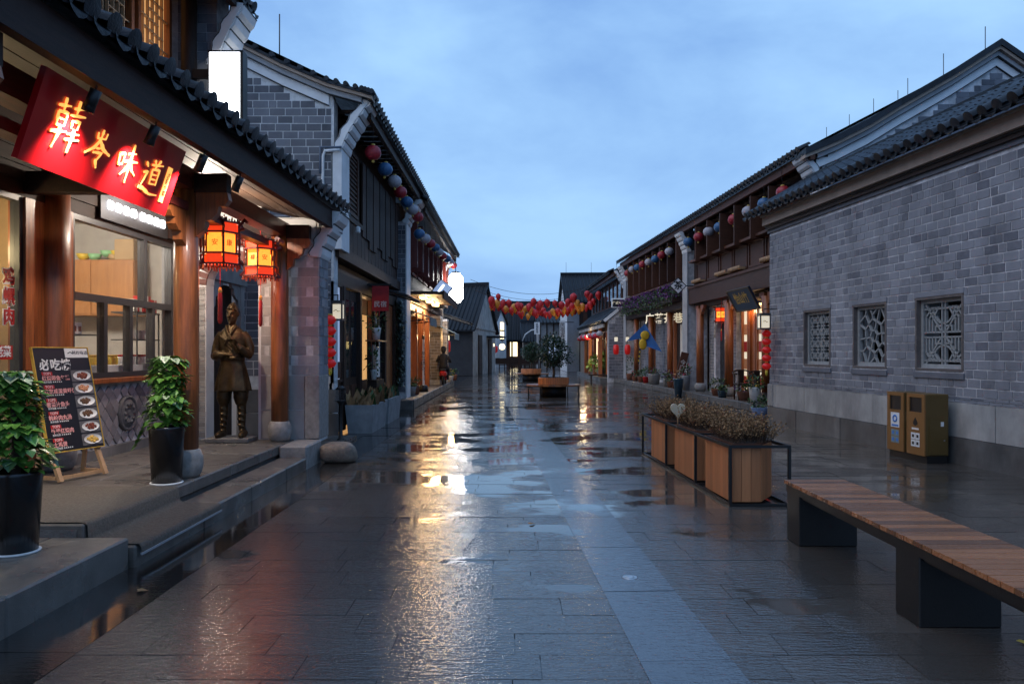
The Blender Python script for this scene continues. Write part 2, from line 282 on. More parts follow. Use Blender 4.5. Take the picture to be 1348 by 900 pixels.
# ------------------------------------------------------------------ builders
def tag(o, label=None, cat=None, group=None, kind=None):
    if label: o['label'] = label
    if cat: o['category'] = cat
    if group: o['group'] = group
    if kind: o['kind'] = kind
    return o
WL = {}                                   # world location of each object's origin (no rotated parents are used while building)
def empty(name, loc=(0, 0, 0), label=None, cat=None, group=None, parent=None):
    o = bpy.data.objects.new(name, None); COL.objects.link(o); o.empty_display_size = 0.1
    if parent: o.parent = parent; o.location = Vector(loc) - WL[parent]
    else: o.location = loc
    WL[o] = Vector(loc)
    return tag(o, label, cat, group)
class MB:
    """Collects shapes into one mesh. Points go through self.T (a frame) to world space."""
    def __init__(s, T=None): s.v = []; s.f = []; s.m = []; s.sm = []; s.T = T
    def pts(s, ps, M=None):
        i = len(s.v)
        for p in ps:
            q = Vector(p)
            if M: q = M @ q
            if s.T: q = s.T @ q
            s.v.append(q)
        return i
    def face(s, idx, m=0, sm=False): s.f.append(tuple(idx)); s.m.append(m); s.sm.append(sm)
    def quad(s, a, b, c, d, m=0): i = s.pts((a, b, c, d)); s.face((i, i+1, i+2, i+3), m); return s
    def poly(s, ps, m=0): i = s.pts(ps); s.face(range(i, i+len(ps)), m); return s
    def box(s, a, b, m=0, M=None):
        x0, y0, z0 = a; x1, y1, z1 = b
        i = s.pts([(x0,y0,z0),(x1,y0,z0),(x1,y1,z0),(x0,y1,z0),(x0,y0,z1),(x1,y0,z1),(x1,y1,z1),(x0,y1,z1)], M)
        for q in ((0,3,2,1),(4,5,6,7),(0,1,5,4),(1,2,6,5),(2,3,7,6),(3,0,4,7)): s.face([i+k for k in q], m)
        return s
    def bbox(s, a, b, bev=0.01, m=0, M=None):
        """box with chamfered edges"""
        x0,y0,z0 = a; x1,y1,z1 = b; e = min(bev, abs(x1-x0)*.45, abs(y1-y0)*.45, abs(z1-z0)*.45)
        cx,cy,cz = (x0+x1)/2,(y0+y1)/2,(z0+z1)/2; hx,hy,hz = abs(x1-x0)/2,abs(y1-y0)/2,abs(z1-z0)/2
        P = {}; pl = []
        for sx in (-1,1):
            for sy in (-1,1):
                for sz in (-1,1):
                    for ax in range(3):
                        h = [hx-e, hy-e, hz-e]; h[ax] = (hx,hy,hz)[ax]
                        P[(sx,sy,sz,ax)] = len(pl); pl.append((cx+sx*h[0], cy+sy*h[1], cz+sz*h[2]))
        i = s.pts(pl, M); K = lambda *k: i + P[k]
        for ax in range(3):
            o1, o2 = [a_ for a_ in range(3) if a_ != ax]
            for sg in (-1,1):
                def c(p, q):
                    k = [0,0,0]; k[ax]=sg; k[o1]=p; k[o2]=q; return K(*k, ax)
                s.face((c(-1,-1),c(1,-1),c(1,1),c(-1,1)), m)
        for ax in range(3):
            o1, o2 = [a_ for a_ in range(3) if a_ != ax]
            for p in (-1,1):
                for q in (-1,1):
                    def c(t, f):
                        k = [0,0,0]; k[ax]=t; k[o1]=p; k[o2]=q; return K(*k, f)
                    s.face((c(-1,o1),c(1,o1),c(1,o2),c(-1,o2)), m)
        for sx in (-1,1):
            for sy in (-1,1):
                for sz in (-1,1): s.face([K(sx,sy,sz,a_) for a_ in range(3)], m)
        return s
    def prism(s, poly, a, b, axes='uz', m=0, M=None):
        """extrude a 2D outline. axes names which coords the outline uses: 'uz' -> (p,?,q), along v from a to b"""
        n = len(poly)
        def P(p, t):
            if axes == 'uz': return (p[0], t, p[1])
            if axes == 'vz': return (t, p[0], p[1])
            return (p[0], p[1], t)
        i = s.pts([P(p, a) for p in poly] + [P(p, b) for p in poly], M)
        s.face([i+k for k in range(n)][::-1], m); s.face([i+n+k for k in range(n)], m)
        for k in range(n): s.face((i+k, i+(k+1)%n, i+n+(k+1)%n, i+n+k), m)
        return s
    def lathe(s, prof, c=(0,0,0), seg=16, m=0, M=None, rib=0.0, sx=1.0, sy=1.0, smooth=True, cap=True):
        i = len(s.v); pl = []
        for r, z in prof:
            for k in range(seg):
                a = 2*math.pi*k/seg; rr = r*(1-rib*(k % 2))
                pl.append((c[0]+rr*math.cos(a)*sx, c[1]+rr*math.sin(a)*sy, c[2]+z))
        i = s.pts(pl, M)
        for j in range(len(prof)-1):
            for k in range(seg):
                k2 = (k+1) % seg
                s.face((i+j*seg+k, i+j*seg+k2, i+(j+1)*seg+k2, i+(j+1)*seg+k), m, smooth)
        if cap:
            s.face([i+k for k in range(seg)][::-1], m); s.face([i+(len(prof)-1)*seg+k for k in range(seg)], m)
        return s
    def tube(s, path, r, seg=6, m=0, M=None, smooth=True):
        path = [Vector(p) for p in path]; n = len(path); rs = r if isinstance(r, (list, tuple)) else [r]*n
        pl = []; up = None
        for j, p in enumerate(path):
            d = (path[min(j+1,n-1)] - path[max(j-1,0)]).normalized()
            if up is None: up = Vector((0,0,1)) if abs(d.z) < .9 else Vector((1,0,0))
            x = d.cross(up).normalized(); y = x.cross(d).normalized(); up = y
            for k in range(seg):
                a = 2*math.pi*k/seg + math.pi/seg
                pl.append(p + (x*math.cos(a) + y*math.sin(a))*rs[j])
        i = s.pts(pl, M)
        for j in range(n-1):
            for k in range(seg):
                k2 = (k+1) % seg
                s.face((i+j*seg+k, i+j*seg+k2, i+(j+1)*seg+k2, i+(j+1)*seg+k), m, smooth)
        s.face([i+k for k in range(seg)][::-1], m); s.face([i+(n-1)*seg+k for k in range(seg)], m)
        return s
    def bar(s, a, b, w, h, m=0):
        """square bar from a to b (frame coords): w sideways, h in the second cross direction"""
        a = Vector(a); b = Vector(b); d = (b-a).normalized()
        up = Vector((0,0,1)) if abs(d.z) < .95 else Vector((0,1,0))
        x = d.cross(up).normalized()*w/2; y = x.cross(d).normalized()*h/2
        i = s.pts([a-x-y,a+x-y,a+x+y,a-x+y,b-x-y,b+x-y,b+x+y,b-x+y])
        for q in ((0,3,2,1),(4,5,6,7),(0,1,5,4),(1,2,6,5),(2,3,7,6),(3,0,4,7)): s.face([i+k for k in q], m)
        return s
    def mesh(s, name, mats, org=Vector((0,0,0))):
        me = bpy.data.meshes.new(name)
        me.from_pydata([p-org for p in s.v], [], s.f)
        for mm in (mats if isinstance(mats, (list, tuple)) else [mats]): me.materials.append(MATS[mm])
        me.polygons.foreach_set('material_index', s.m); me.polygons.foreach_set('use_smooth', s.sm)
        me.update()
        return me
    def build(s, name, mats, parent=None, label=None, cat=None, group=None, kind=None, fix=True):
        org = WL[parent] if parent else Vector((0,0,0))
        if not parent and s.v:
            xs = [p.x for p in s.v]; ys = [p.y for p in s.v]; zs = [p.z for p in s.v]
            org = Vector(((min(xs)+max(xs))/2, (min(ys)+max(ys))/2, min(zs)))
        me = s.mesh(name, mats, org)
        if fix:
            bm = bmesh.new(); bm.from_mesh(me); bmesh.ops.recalc_face_normals(bm, faces=bm.faces); bm.to_mesh(me); bm.free()
        o = bpy.data.objects.new(name, me); COL.objects.link(o)
        if parent: o.parent = parent
        else: o.location = org
        WL[o] = org
        return tag(o, label, cat, group, kind)
def put(name, me, parent, loc, ang=0.0, scale=(1,1,1), rot=None):
    """one more piece sharing mesh data"""
    o = bpy.data.objects.new(name, me); COL.objects.link(o)
    if parent: o.parent = parent; o.location = Vector(loc) - WL[parent]
    else: o.location = loc
    o.rotation_euler = rot if rot else (0, 0, ang); o.scale = scale
    WL[o] = Vector(loc)
    return o
def copy_tree(o, parent=None, loc=None, rz=None, label=None, scale=None):
    c = o.copy(); COL.objects.link(c); c.parent = parent
    if loc is not None: c.location = loc; WL[c] = Vector(loc)
    if rz is not None: c.rotation_euler.z = rz
    if scale is not None: c.scale = (scale,)*3
    if label: c['label'] = label
    for ch in list(o.children): copy_tree(ch, c)
    return c
def frame(o, u, v):
    v = Vector(v).normalized()
    return Matrix(((u[0], v[0], 0, o[0]), (u[1], v[1], 0, o[1]), (0, 0, 1, o[2] if len(o) > 2 else 0), (0, 0, 0, 1)))
def unit_mesh(name, m, bev=0.03):
    b = MB(); b.bbox((-.5,-.5,-.5),(.5,.5,.5), bev); return b.mesh(name, m)
def cube_mesh(name, m):
    b = MB(); b.box((-.5,-.5,-.5),(.5,.5,.5)); return b.mesh(name, m)
BRICK = {k: cube_mesh('brick', k) for k in ('brick_grey','brick_dark','brick_pale','brick_tan','brick_red','stone_pale','stone_base','timber_plank','timber_brown','granite','plaster_white','line_black','stone_step')}
def P(px, py, Y):
    """the point at depth Y that the photograph shows at pixel (px, py)"""
    return Vector(((px-674)*Y/1000, Y, 1.5-(py-463)*Y/1000))
def text_mesh(txt, size, m, bold=0.0, shear=0.0, extrude=0.002, vertical=False):
    cu = bpy.data.curves.new('lettering', 'FONT'); cu.body = '\n'.join(txt) if vertical else txt
    cu.size = size; cu.offset = bold; cu.shear = shear; cu.extrude = extrude; cu.align_x = 'CENTER'; cu.align_y = 'CENTER'; cu.resolution_u = 3
    if vertical: cu.space_line = 0.95
    o = bpy.data.objects.new('lettering', cu)
    me = bpy.data.meshes.new_from_object(o)
    bpy.data.objects.remove(o); bpy.data.curves.remove(cu)
    me.materials.clear(); me.materials.append(MATS[m])
    return me
def brush(me, size, seed):
    """bend and thin printed lettering so it reads as brush script"""
    for v in me.vertices:
        x, y = v.co.x/size, v.co.y/size
        v.co.x = size*(.80*x + .10*y + .030*math.sin(7*y+seed) + .016*math.sin(17*x+3*y+seed))
        v.co.y = size*(1.08*y + .10*x + .026*math.sin(8*x+seed*2) + .014*math.sin(19*y+seed))
def text_on(txt, size, m, parent, loc, right, up, name='lettering', script=None, **k):
    """lettering whose reading direction is `right` and whose top is `up` (world vectors)"""
    me = text_mesh(txt, size, m, **k)
    if script is not None: brush(me, size, script)
    r = Vector(right).normalized(); u = Vector(up).normalized(); nrm = r.cross(u).normalized(); u = nrm.cross(r)
    M3 = Matrix((r, u, nrm)).transposed()
    o = bpy.data.objects.new(name, me); COL.objects.link(o)
    if parent: o.parent = parent; o.location = Vector(loc) - WL[parent]
    else: o.location = loc
    o.rotation_euler = M3.to_euler(); WL[o] = Vector(loc)
    return o
def inside(poly, x, y):
    c = False; n = len(poly)
    for i in range(n):
        x1, y1 = poly[i]; x2, y2 = poly[(i+1) % n]
        if (y1 > y) != (y2 > y) and x < (x2-x1)*(y-y1)/(y2-y1)+x1: c = not c
    return c
def brick_rects(u0, u1, z0, z1, bl, bh, j, holes=(), clip=None, r=None, half=0.18, pattern=None):
    out = []; z = z0; row = 0
    while z + bh*0.6 < z1:
        h = min(bh, z1-z); u = u0; first = True
        seq = pattern(row) if pattern else None; k = 0
        while u < u1 - 0.02:
            if seq: w = seq[k % len(seq)]; k += 1
            else: w = bl*0.5 if (first and row % 2) else (bl*0.55 if r.random() < half else bl*r.uniform(.96, 1.04))
            first = False
            ue = min(u+w, u1)
            if u1 - ue < 0.05: ue = u1
            spans = [(u, ue)]
            for (a, b, c, d) in holes:
                if z+h > c+0.01 and z < d-0.01:
                    ns = []
                    for (p, q) in spans:
                        if q <= a or p >= b: ns.append((p, q))
                        else:
                            if p < a: ns.append((p, a))
                            if q > b: ns.append((b, q))
                    spans = ns
            for (p, q) in spans:
                if q-p < 0.035: continue
                if clip and not all(inside(clip, x, y) for x, y in ((p, z), (q, z), (p, z+h), (q, z+h))): continue
                out.append(((p+q)/2, z+h/2, q-p-j, h-j))
            u = ue
        z += bh; row += 1
    return out
def lay_bricks(rects, parent, T, ang, v, depth, m, score=None, most=300, name='brick', jit=0.003, field='brick_field', r=rng):
    """the pieces that show largest as parts of their own, the rest as one part"""
    if score: rects = sorted(rects, key=score)
    me = BRICK[m]
    for (u, z, w, h) in rects[:most]:
        p = T @ Vector((u, v + r.uniform(-jit, jit), z))
        put(name, me, parent, p, ang + r.uniform(-.004, .004), (w, depth, h))
    rest = rects[most:]
    if rest:
        b = MB(T)
        for (u, z, w, h) in rest:
            o = r.uniform(-jit, jit); b.box((u-w/2, v-depth/2+o, z-h/2), (u+w/2, v+depth/2+o, z+h/2))
        b.build(field, m, parent, kind='stuff', fix=False)

# ================================================================== the street
sL = lambda y: 0.78 - 0.044*y                      # left edge of the smooth strip
wallR = lambda y: 7.0 - 0.095*y                    # near right brick wall
facR = lambda y: 7.65 - 0.052*y                    # right shop fronts
street = MB().box((-400, -60, -0.4), (400, 1200, -0.014)).build('street', 'ground_wet', kind='structure')
def slab_field(rects, m, name, most, parent=street):
    """rects: (x0, x1, y0, y1). The ones that show largest become parts, the rest one joined part."""
    vis = [r for r in rects if r[2] > 2.9 and abs((r[0]+r[1])/2) < 0.70*r[3] + 0.3]
    oth = [r for r in rects if r not in set(vis)]
    vis.sort(key=lambda r: r[2])
    me = cube_mesh(name, m); BRICK.setdefault(m, me)
    for (x0, x1, y0, y1) in vis[:most]:
        put(name, me, parent, ((x0+x1)/2, (y0+y1)/2, -0.02 + rng.uniform(-.0012, .0012)), 0,
            (x1-x0-.0045, y1-y0-.0045, 0.04), rot=(R(rng.gauss(0, .10)), R(rng.gauss(0, .08)), 0))
    b = MB()
    for (x0, x1, y0, y1) in vis[most:] + oth:
        i = b.pts([(x0+.003, y0+.003, rng.uniform(-.0018, .0012)) , (x1-.003, y0+.003, rng.uniform(-.0018, .0012)), (x1-.003, y1-.003, rng.uniform(-.0018, .0012)), (x0+.003, y1-.003, rng.uniform(-.0018, .0012))])
        b.face((i, i+1, i+2, i+3))
    if b.v: b.build('far_slabs', m, parent, kind='stuff', fix=False)
fl, fr_, st_, gt = [], [], [], []
y = 1.2; row = 0
while y < 66:
    d = 0.285 if y < 30 else 0.57
    w0 = 0.62 if y < 30 else 1.2
    x = -2.17 if y < 20 else -2.55
    xe = sL(y+d/2) + .03
    first = True
    while x < xe - .02:
        w = (w0*rng.uniform(.25, .9) if first else w0*rng.choice([.85, 1, 1, 1.15])); first = False
        x2 = min(x+w, xe)
        if xe - x2 < .16: x2 = xe
        fl.append((x, x2, y, y+d)); x = x2
    x = sL(y+d/2) + .425; xe = (wallR(y) if y < 16 else facR(y)-.7) - 0.0; first = True
    while x < xe - .02:
        w = (w0*rng.uniform(.25, .9) if first else w0*rng.choice([.85, 1, 1, 1.15])); first = False
        if x > 2.75: w *= 1.3
        x2 = min(x+w, xe)
        if xe - x2 < .16: x2 = xe
        fr_.append((x, x2, y, y+d)); x = x2
    y += d; row += 1
slab_field(fl, 'paving', 'paving_slab', 170)
slab_field(fr_, 'paving', 'paving_slab', 125)
y = 1.55
while y < 66:
    a, b_ = sL(y), sL(y+1.07); st_.append((min(a, b_)+.015, min(a, b_)+.455+.03, y, y+1.07)); y += 1.07
SM = cube_mesh('strip_slab', 'paving_smooth')
for k, (x0, x1, y0, y1) in enumerate(st_[:26]):
    yc = (y0+y1)/2; put('strip_slab', SM, street, (sL(yc)+.2275, yc, -.0175+rng.uniform(-.0006, .0006)), R(2.52), (.452, 1.064, .04), rot=(R(rng.gauss(0, .06)), R(rng.gauss(0, .06)), R(2.52)))
b = MB()
for (x0, x1, y0, y1) in st_[26:]: b.quad((sL(y0)+.003, y0+.003, .0025), (sL(y0)+.452, y0+.003, .0025), (sL(y1)+.452, y1-.003, .0025), (sL(y1)+.003, y1-.003, .0025))
b.build('far_slabs', 'paving_smooth', street, kind='stuff', fix=False)
y = 1.0
while y < 20:
    gt.append((-2.66, -2.17, y, y+1.4)); y += 1.4
y = 10.6
while y < 20: gt.append((-3.3, -2.66, y, y+1.1)); y += 1.1
slab_field(gt, 'gutter_stone', 'gutter_slab', 18)
# round metal lids in the smooth strip
for (px, py) in ((829, 760), (749, 646), (755, 606)):
    Yd = 1500/(py-463); Xd = (px-674)*Yd/1000
    lid = empty('drain_lid', (Xd, Yd, 0.002), {760: 'nearest round steel lid in the smooth paving strip', 646: 'middle round steel lid in the smooth paving strip', 606: 'farthest round steel lid in the smooth paving strip'}[py], 'drain lid', 'round lids along the smooth strip')
    MB().lathe([(.052, 0), (.052, .004), (.046, .006), (.044, .004)], (Xd, Yd, .001), 20).build('rim', 'steel', lid)
    MB().lathe([(.030, 0), (.030, .006), (.024, .007)], (Xd, Yd, .002), 16).build('centre', 'steel', lid)

# ------------------------------------------------------------------ raised stone platform of the restaurant, with steps
plat = MB().box((-9, 5.285, -.05), (-3.03, 10.4, .26)).box((-9, 2.0, -.05), (-3.87, 5.285, .26)).build('raised_pavement', 'stone_face', kind='structure')
for i in range(9):
    for (xa, xb) in ((-4.64, -3.86), (-3.86, -2.98)):
        ya = 2.525 + i*.92; yb = min(ya+.92, 10.42)
        if ya > 10.3 or (xb > -3 and ya < 5.2): continue
        o = MB().bbox((xa+.004, ya+.004, .18), (xb-.004, yb-.004, .30), .012).build('platform_slab', 'stone_step', plat)
for (ya, yb, xa, xb) in ((2.2, 3.75, -3.86, -3.2), (3.75, 5.28, -3.86, -3.2), (2.2, 4.0, -3.196, -2.66), (4.0, 5.28, -3.196, -2.66)): MB().bbox((xa, ya, -.03), (xb, yb-.006, .213), .012).build('edge_stone', 'stone_step', plat)
MB().box((-3.30, 3.83, .20), (-2.96, 4.17, .30)).build('column_pad', 'granite', plat)
yy = 5.29
while yy < 9.6:
    ye = min(yy+1.18, 9.68); MB().bbox((-2.976, yy, -.02), (-2.62, ye-.006, .152), .015).build('step_stone', 'stone_step', plat); yy = ye
MB().bbox((-2.974, 9.69, -.02), (-2.62, 10.44, .298), .02).build('end_stone', 'granite', plat)
# carpet on the platform, draped over the step
cp = MB(); prof = [(-4.45, .308), (-3.02, .308), (-2.985, .303), (-2.968, .285), (-2.962, .2), (-2.95, .172), (-2.90, .160), (-2.63, .160), (-2.605, .156), (-2.592, .135), (-2.588, .095)]
for j in range(14):
    for k, (x, z) in enumerate(prof): cp.v.append(Vector((x, 5.31 + j*.112, z + .003*math.sin(j*1.7+k))))
for j in range(13):
    for k in range(len(prof)-1):
        a = j*len(prof)+k; cp.face((a, a+1, a+1+len(prof), a+len(prof)), 0, True)
e0 = len(cp.v)
car = empty('entrance_carpet', (-3.4, 5.9, .30), 'brown wet carpet draped over the step between the two black pots', 'carpet')
cp.build('pile', 'carpet', car, fix=False)
MB().box((-2.596, 5.31, .082), (-2.582, 6.766, .098)).build('edge_trim', 'carpet_edge', car)

# ------------------------------------------------------------------ tiled eaves and roofs
def _cover():
    b = MB(); n = 7; L = .30; pl = []
    for (yy, r, dz) in ((0, .078, 0), (L, .070, -.006)):
        for k in range(n): a = math.pi*k/(n-1); pl.append((r*math.cos(a), yy, r*math.sin(a)+dz))
    i = b.pts(pl)
    for k in range(n-1): b.face((i+k, i+k+1, i+n+k+1, i+n+k), 0, True)
    # round end disc
    j = b.pts([(0, -.012, .02)] + [(.082*math.cos(2*math.pi*k/12), -.006, .012+.082*math.sin(2*math.pi*k/12)) for k in range(12)])
    for k in range(12): b.face((j, j+1+k, j+1+(k+1) % 12), 0, True)
    return b.mesh('cover_tile', 'roof_tile')
def _drip():
    b = MB(); n = 7; L = .30; pl = []
    for yy in (0, L):
        for k in range(n): t = -1+2*k/(n-1); pl.append((.105*t, yy, -.035*(1-t*t)-.002))
    i = b.pts(pl)
    for k in range(n-1): b.face((i+k, i+k+1, i+n+k+1, i+n+k), 0, True)
    # hanging lip, pointed
    lip = [(-.105, -.004, 0)] + [(.105*(-1+2*k/6), -.004, -.035*(1-(-1+2*k/6)**2)) for k in range(1, 6)] + [(.105, -.004, 0), (.085, -.02, -.05), (.05, -.026, -.072), (0, -.030, -.088), (-.05, -.026, -.072), (-.085, -.02, -.05)]
    b.poly(lip)
    return b.mesh('drip_tile', 'roof_tile')
COVER, DRIP = _cover(), _drip()
def tile_roof(parent, T, u0, u1, v0, z0, v1, z1, inward, sp=.25, indiv=True, skew=0.0, m='roof_tile', seg=.3, deck=True, name='roof', most=300):
    """roof plane from the eave (v0, z0) up to (v1, z1) in frame T; inward = +1 when local x of the tile runs along +u"""
    sl = math.atan2(z1-z0, abs(v1-v0)); Lh = abs(v1-v0); sg = -1 if v1 < v0 else 1
    ud = Vector((T[0][0], T[1][0])); ang = math.atan2(ud.y, ud.x) + (0 if inward > 0 else math.pi)
    V0 = lambda u: v0 + skew*(u-u0)
    n = int(abs(u1-u0)/sp)
    dk = MB(T)
    dk.quad((u0, V0(u0), z0-.045), (u1, V0(u1), z0-.045), (u1, v1, z1-.045), (u0, v1, z1-.045))
    dk.quad((u0, V0(u0)+sg*.02, z0-.085), (u1, V0(u1)+sg*.02, z0-.085), (u1, v1, z1-.085), (u0, v1, z1-.085))
    roof = dk.build(name, m, parent, fix=False)
    b = MB(T); cnt = 0
    for k in range(n+1):
        u = u0 + sp*.5 + k*sp*(abs(u1-u0)-sp)/max(1, (n*sp)) * (1 if u1 > u0 else -1)
        v = V0(u); Lk = math.hypot(v1-v, z1-z0); start = 0.0
        if indiv and cnt < most:
            p = T @ Vector((u, v, z0)); q = T @ Vector((u+sp*.5, v, z0-.012))
            put('cover_tile', COVER, roof, p, rot=(sl, rng.uniform(-.05, .05), ang+rng.uniform(-.05, .05)))
            put('drip_tile', DRIP, roof, q, rot=(sl, rng.uniform(-.03, .03), ang+rng.uniform(-.03, .03)))
            start = .285; cnt += 1
        if seg:
            s = start
            while s < Lk - .05:
                e = min(s+seg+.02, Lk)
                pl = []
                for (t, r) in ((s, .077), (e, .066)):
                    cv = v + sg*t*math.cos(sl); cz = z0 + t*math.sin(sl)
                    for a in (0, 45, 90, 135, 180): pl.append((u + r*math.cos(R(a)), cv - sg*r*math.sin(R(a))*math.sin(sl)*1.0, cz + r*math.sin(R(a))*math.cos(sl)))
                i = b.pts(pl)
                for c in range(4): b.face((i+c, i+c+1, i+6+c, i+5+c), 0, True)
                b.face((i, i+1, i+2, i+3, i+4))
                s += seg
    if b.v: b.build('tile_rows', m, roof, kind='stuff', fix=False)
    return roof
def rods(parent, pts, h=.9):
    for p in pts: MB().tube([p, Vector(p)+Vector((0, 0, h))], .012, 5).build('lightning_rod', 'metal_dark', parent)
def corbel(parent, T, u0, u1, v, z, n, dv, dz, m='plaster_white', face=True):
    """curved white corbel growing outwards and upwards: stepped blocks, smooth cheek with a dark outline"""
    out = lambda t: (v + dv*n*(t**1.35), z + dz*n*t)
    for k in range(n):
        (va, za), (vb, zb) = out(k/n), out((k+1)/n)
        poly = [(va-.10, za), (va+.02, za), (va+(vb-va)*.6+.015, za+(zb-za)*.3), (vb+.012, zb-.02), (vb-.10, zb-.02)]
        MB(T).prism(poly, u0, u1, 'vz').build('corbel_block', m, parent)
        MB(T).box((u0-.004, va-.06, zb-.019), (u1+.004, vb+.018, zb-.001)).build('corbel_line', 'line_black', parent)
    if face:
        N = 14; o_ = [out(k/N) for k in range(N+1)]
        wob = lambda k: .13 + .02*math.sin(k*1.5)
        poly = [(p+.004, q) for p, q in o_] + [(p-wob(k), q+.02) for k, (p, q) in reversed(list(enumerate(o_)))]
        MB(T).prism(poly, u0-.022, u0-.001, 'vz').build('corbel_cheek', m, parent)
        ln = MB(T); ln.tube([(u0-.024, p-wob(k)+.012, q+.02) for k, (p, q) in enumerate(o_)], .007, 4); ln.build('corbel_outline', 'line_black', parent)

# ================================================================== the restaurant on the left
TL = frame((-4.65, 0), (0, 1), (1, 0))           # u = Y, v = distance from the shop front towards the street
rest = empty('restaurant', (-4.65, 8.0, 0.26), 'timber restaurant with red name board and tiled porch roof on the near left', 'restaurant')
# shop-front wall pieces
MB(TL).box((10.43, -.16, .26), (10.75, 0, 3.9)).build('wall', 'plaster_grey', rest)
MB(TL).box((2.5, -.14, 2.98), (10.43, 0, 3.75)).build('header', 'timber_beam', rest)
for z in (3.12, 3.27, 3.42, 3.57): MB(TL).box((2.5, .0, z), (10.42, .022, z+.135)).build('header_board', 'timber_beam', rest)
MB(TL).box((7.22, -.14, .26), (8.0, -.005, 2.98)).build('timber_panel', 'timber_varnish', rest)
MB(TL).box((7.22, -.005, .30), (7.34, .03, 2.97)).build('timber_post', 'timber_varnish', rest)
MB(TL).box((7.80, -.005, .30), (8.0, .03, 2.97)).build('timber_post', 'timber_varnish', rest)
# brick apron under the window: diamond tiles
MB(TL).box((8.0, -.2, .26), (10.43, -.03, 1.14)).build('apron_wall', 'mortar', rest)
MB(TL).box((8.0, -.03, .26), (10.43, .03, .41)).build('apron_base', 'stone_base', rest)
MB(TL).bbox((7.98, -.2, 1.14), (10.44, .07, 1.20), .008).build('window_sill', 'timber_varnish', rest)
dt = unit_mesh('diamond_tile', 'diamond_tile', .06)
hd = .088; k = 0; z = .41 + hd
while z < 1.14 + hd*.2:
    u = 8.0 + hd + (hd if k % 2 else 0)
    while u < 10.43 - hd*.5:
        if z + hd < 1.15 and z - hd > .40 and (u-9.2)**2 + (z-.76)**2 > .24**2:
            put('diamond_tile', dt, rest, (-4.65 - .028 + rng.uniform(0, .005), u, z), rot=(R(45), 0, 0), scale=(.03, .119, .119))
        u += 2*hd
    z += hd; k += 1
med = MB(TL); Mm = Matrix.Translation((9.2, -.03, .76)) @ Matrix.Rotation(R(-90), 4, 'X')
med.lathe([(.215, 0), (.215, .045), (.19, .052), (.18, .035), (.165, .035), (.155, .05), (.06, .05), (.05, .035), (.03, .06)], (0, 0, 0), 28, M=Mm)
for k in range(10):
    a = 2*math.pi*k/10; med.lathe([(.001, .03), (.03, .045), (.022, .062), (.001, .066)], (.108*math.cos(a), .108*math.sin(a), 0), 8, M=Mm)
med.build('round_medallion', 'carved_stone', rest)
# the window: two fixed upper lights, four small lower ones
win = MB(TL)
def fr_(u0, u1, z0, z1, w=.05, d0=-.09, d1=.0):
    return [(u0, d0, z0, u1, d1, z0+w), (u0, d0, z1-w, u1, d1, z1), (u0, d0, z0+w, u0+w, d1, z1-w), (u1-w, d0, z0+w, u1, d1, z1-w)]
for q in fr_(8.02, 10.42, 1.205, 2.975, .06): win.box(q[:3], q[3:])
win.box((8.08, -.085, 2.06), (10.36, .004, 2.14)); win.box((9.60, -.085, 2.14), (9.68, .002, 2.915))
for u in (8.66, 9.24, 9.82): win.box((u, -.085, 1.265), (u+.075, .002, 2.06))
window = win.build('window', 'frame_dark', rest)
for (a, b_, c, d) in ((8.08, 9.60, 2.14, 2.915), (9.68, 10.36, 2.14, 2.915), (8.08, 8.66, 1.265, 2.06), (8.735, 9.24, 1.265, 2.06), (9.315, 9.82, 1.265, 2.06), (9.895, 10.36, 1.265, 2.06)):
    MB(TL).box((a, -.045, c), (b_, -.04, d)).build('pane', 'glass', window)
# glazed front left of the post
gl = MB(TL)
for q in fr_(4.6, 7.22, .32, 2.975, .05): gl.box(q[:3], q[3:])
gfront = gl.build('glazed_front', 'frame_dark', rest)
MB(TL).box((4.65, -.05, .37), (7.17, -.044, 2.925)).build('pane', 'glass', gfront)
for (txt, u) in (('鸡螺肉', 7.07), ('黄丝鳅', 6.86)):
    for i, ch in enumerate(txt):
        text_on(ch, .17, 'cloth_red', gfront, TL @ Vector((u, -.030, 2.19-i*.185)), (0, 1, 0), (0, 0, 1), bold=.004)
        text_on(ch, .17, 'paint_white', gfront, TL @ Vector((u, -.036, 2.19-i*.185)), (0, 1, 0), (0, 0, 1), bold=.012)
MB(TL).box((6.6, -.040, 1.43), (7.12, -.030, 1.56)).build('red_label', 'paint_red', gfront)
text_on('老菜', .11, 'paint_white', gfront, TL @ Vector((6.98, -.026, 1.495)), (0, 1, 0), (0, 0, 1), bold=.003)
MB(TL).box((6.7, -.040, 1.60), (6.9, -.030, 1.74)).build('yellow_label', 'paint_yellow', gfront)
# room behind
MB(TL).box((4.0, -3.0, .26), (11.3, -.2, .29)).build('room_floor', 'stone_base', rest)
MB(TL).box((4.0, -3.05, .29), (11.3, -2.95, 3.4)).build('room_wall', 'room_wall', rest)
MB(TL).box((11.3, -3.0, .29), (11.4, -.17, 3.4)).build('room_wall', 'room_wall', rest)
MB(TL).box((4.0, -3.0, 3.4), (11.3, -.15, 3.45)).build('room_ceiling', 'room_wall', rest)
MB(TL).box((7.6, -3.0, .29), (7.7, -.2, 3.4)).build('room_partition', 'card_box', rest)
MB(TL).box((4.0, -.6, .29), (7.1, -.56, 3.0)).build('inner_curtain', 'glow_cream', rest)
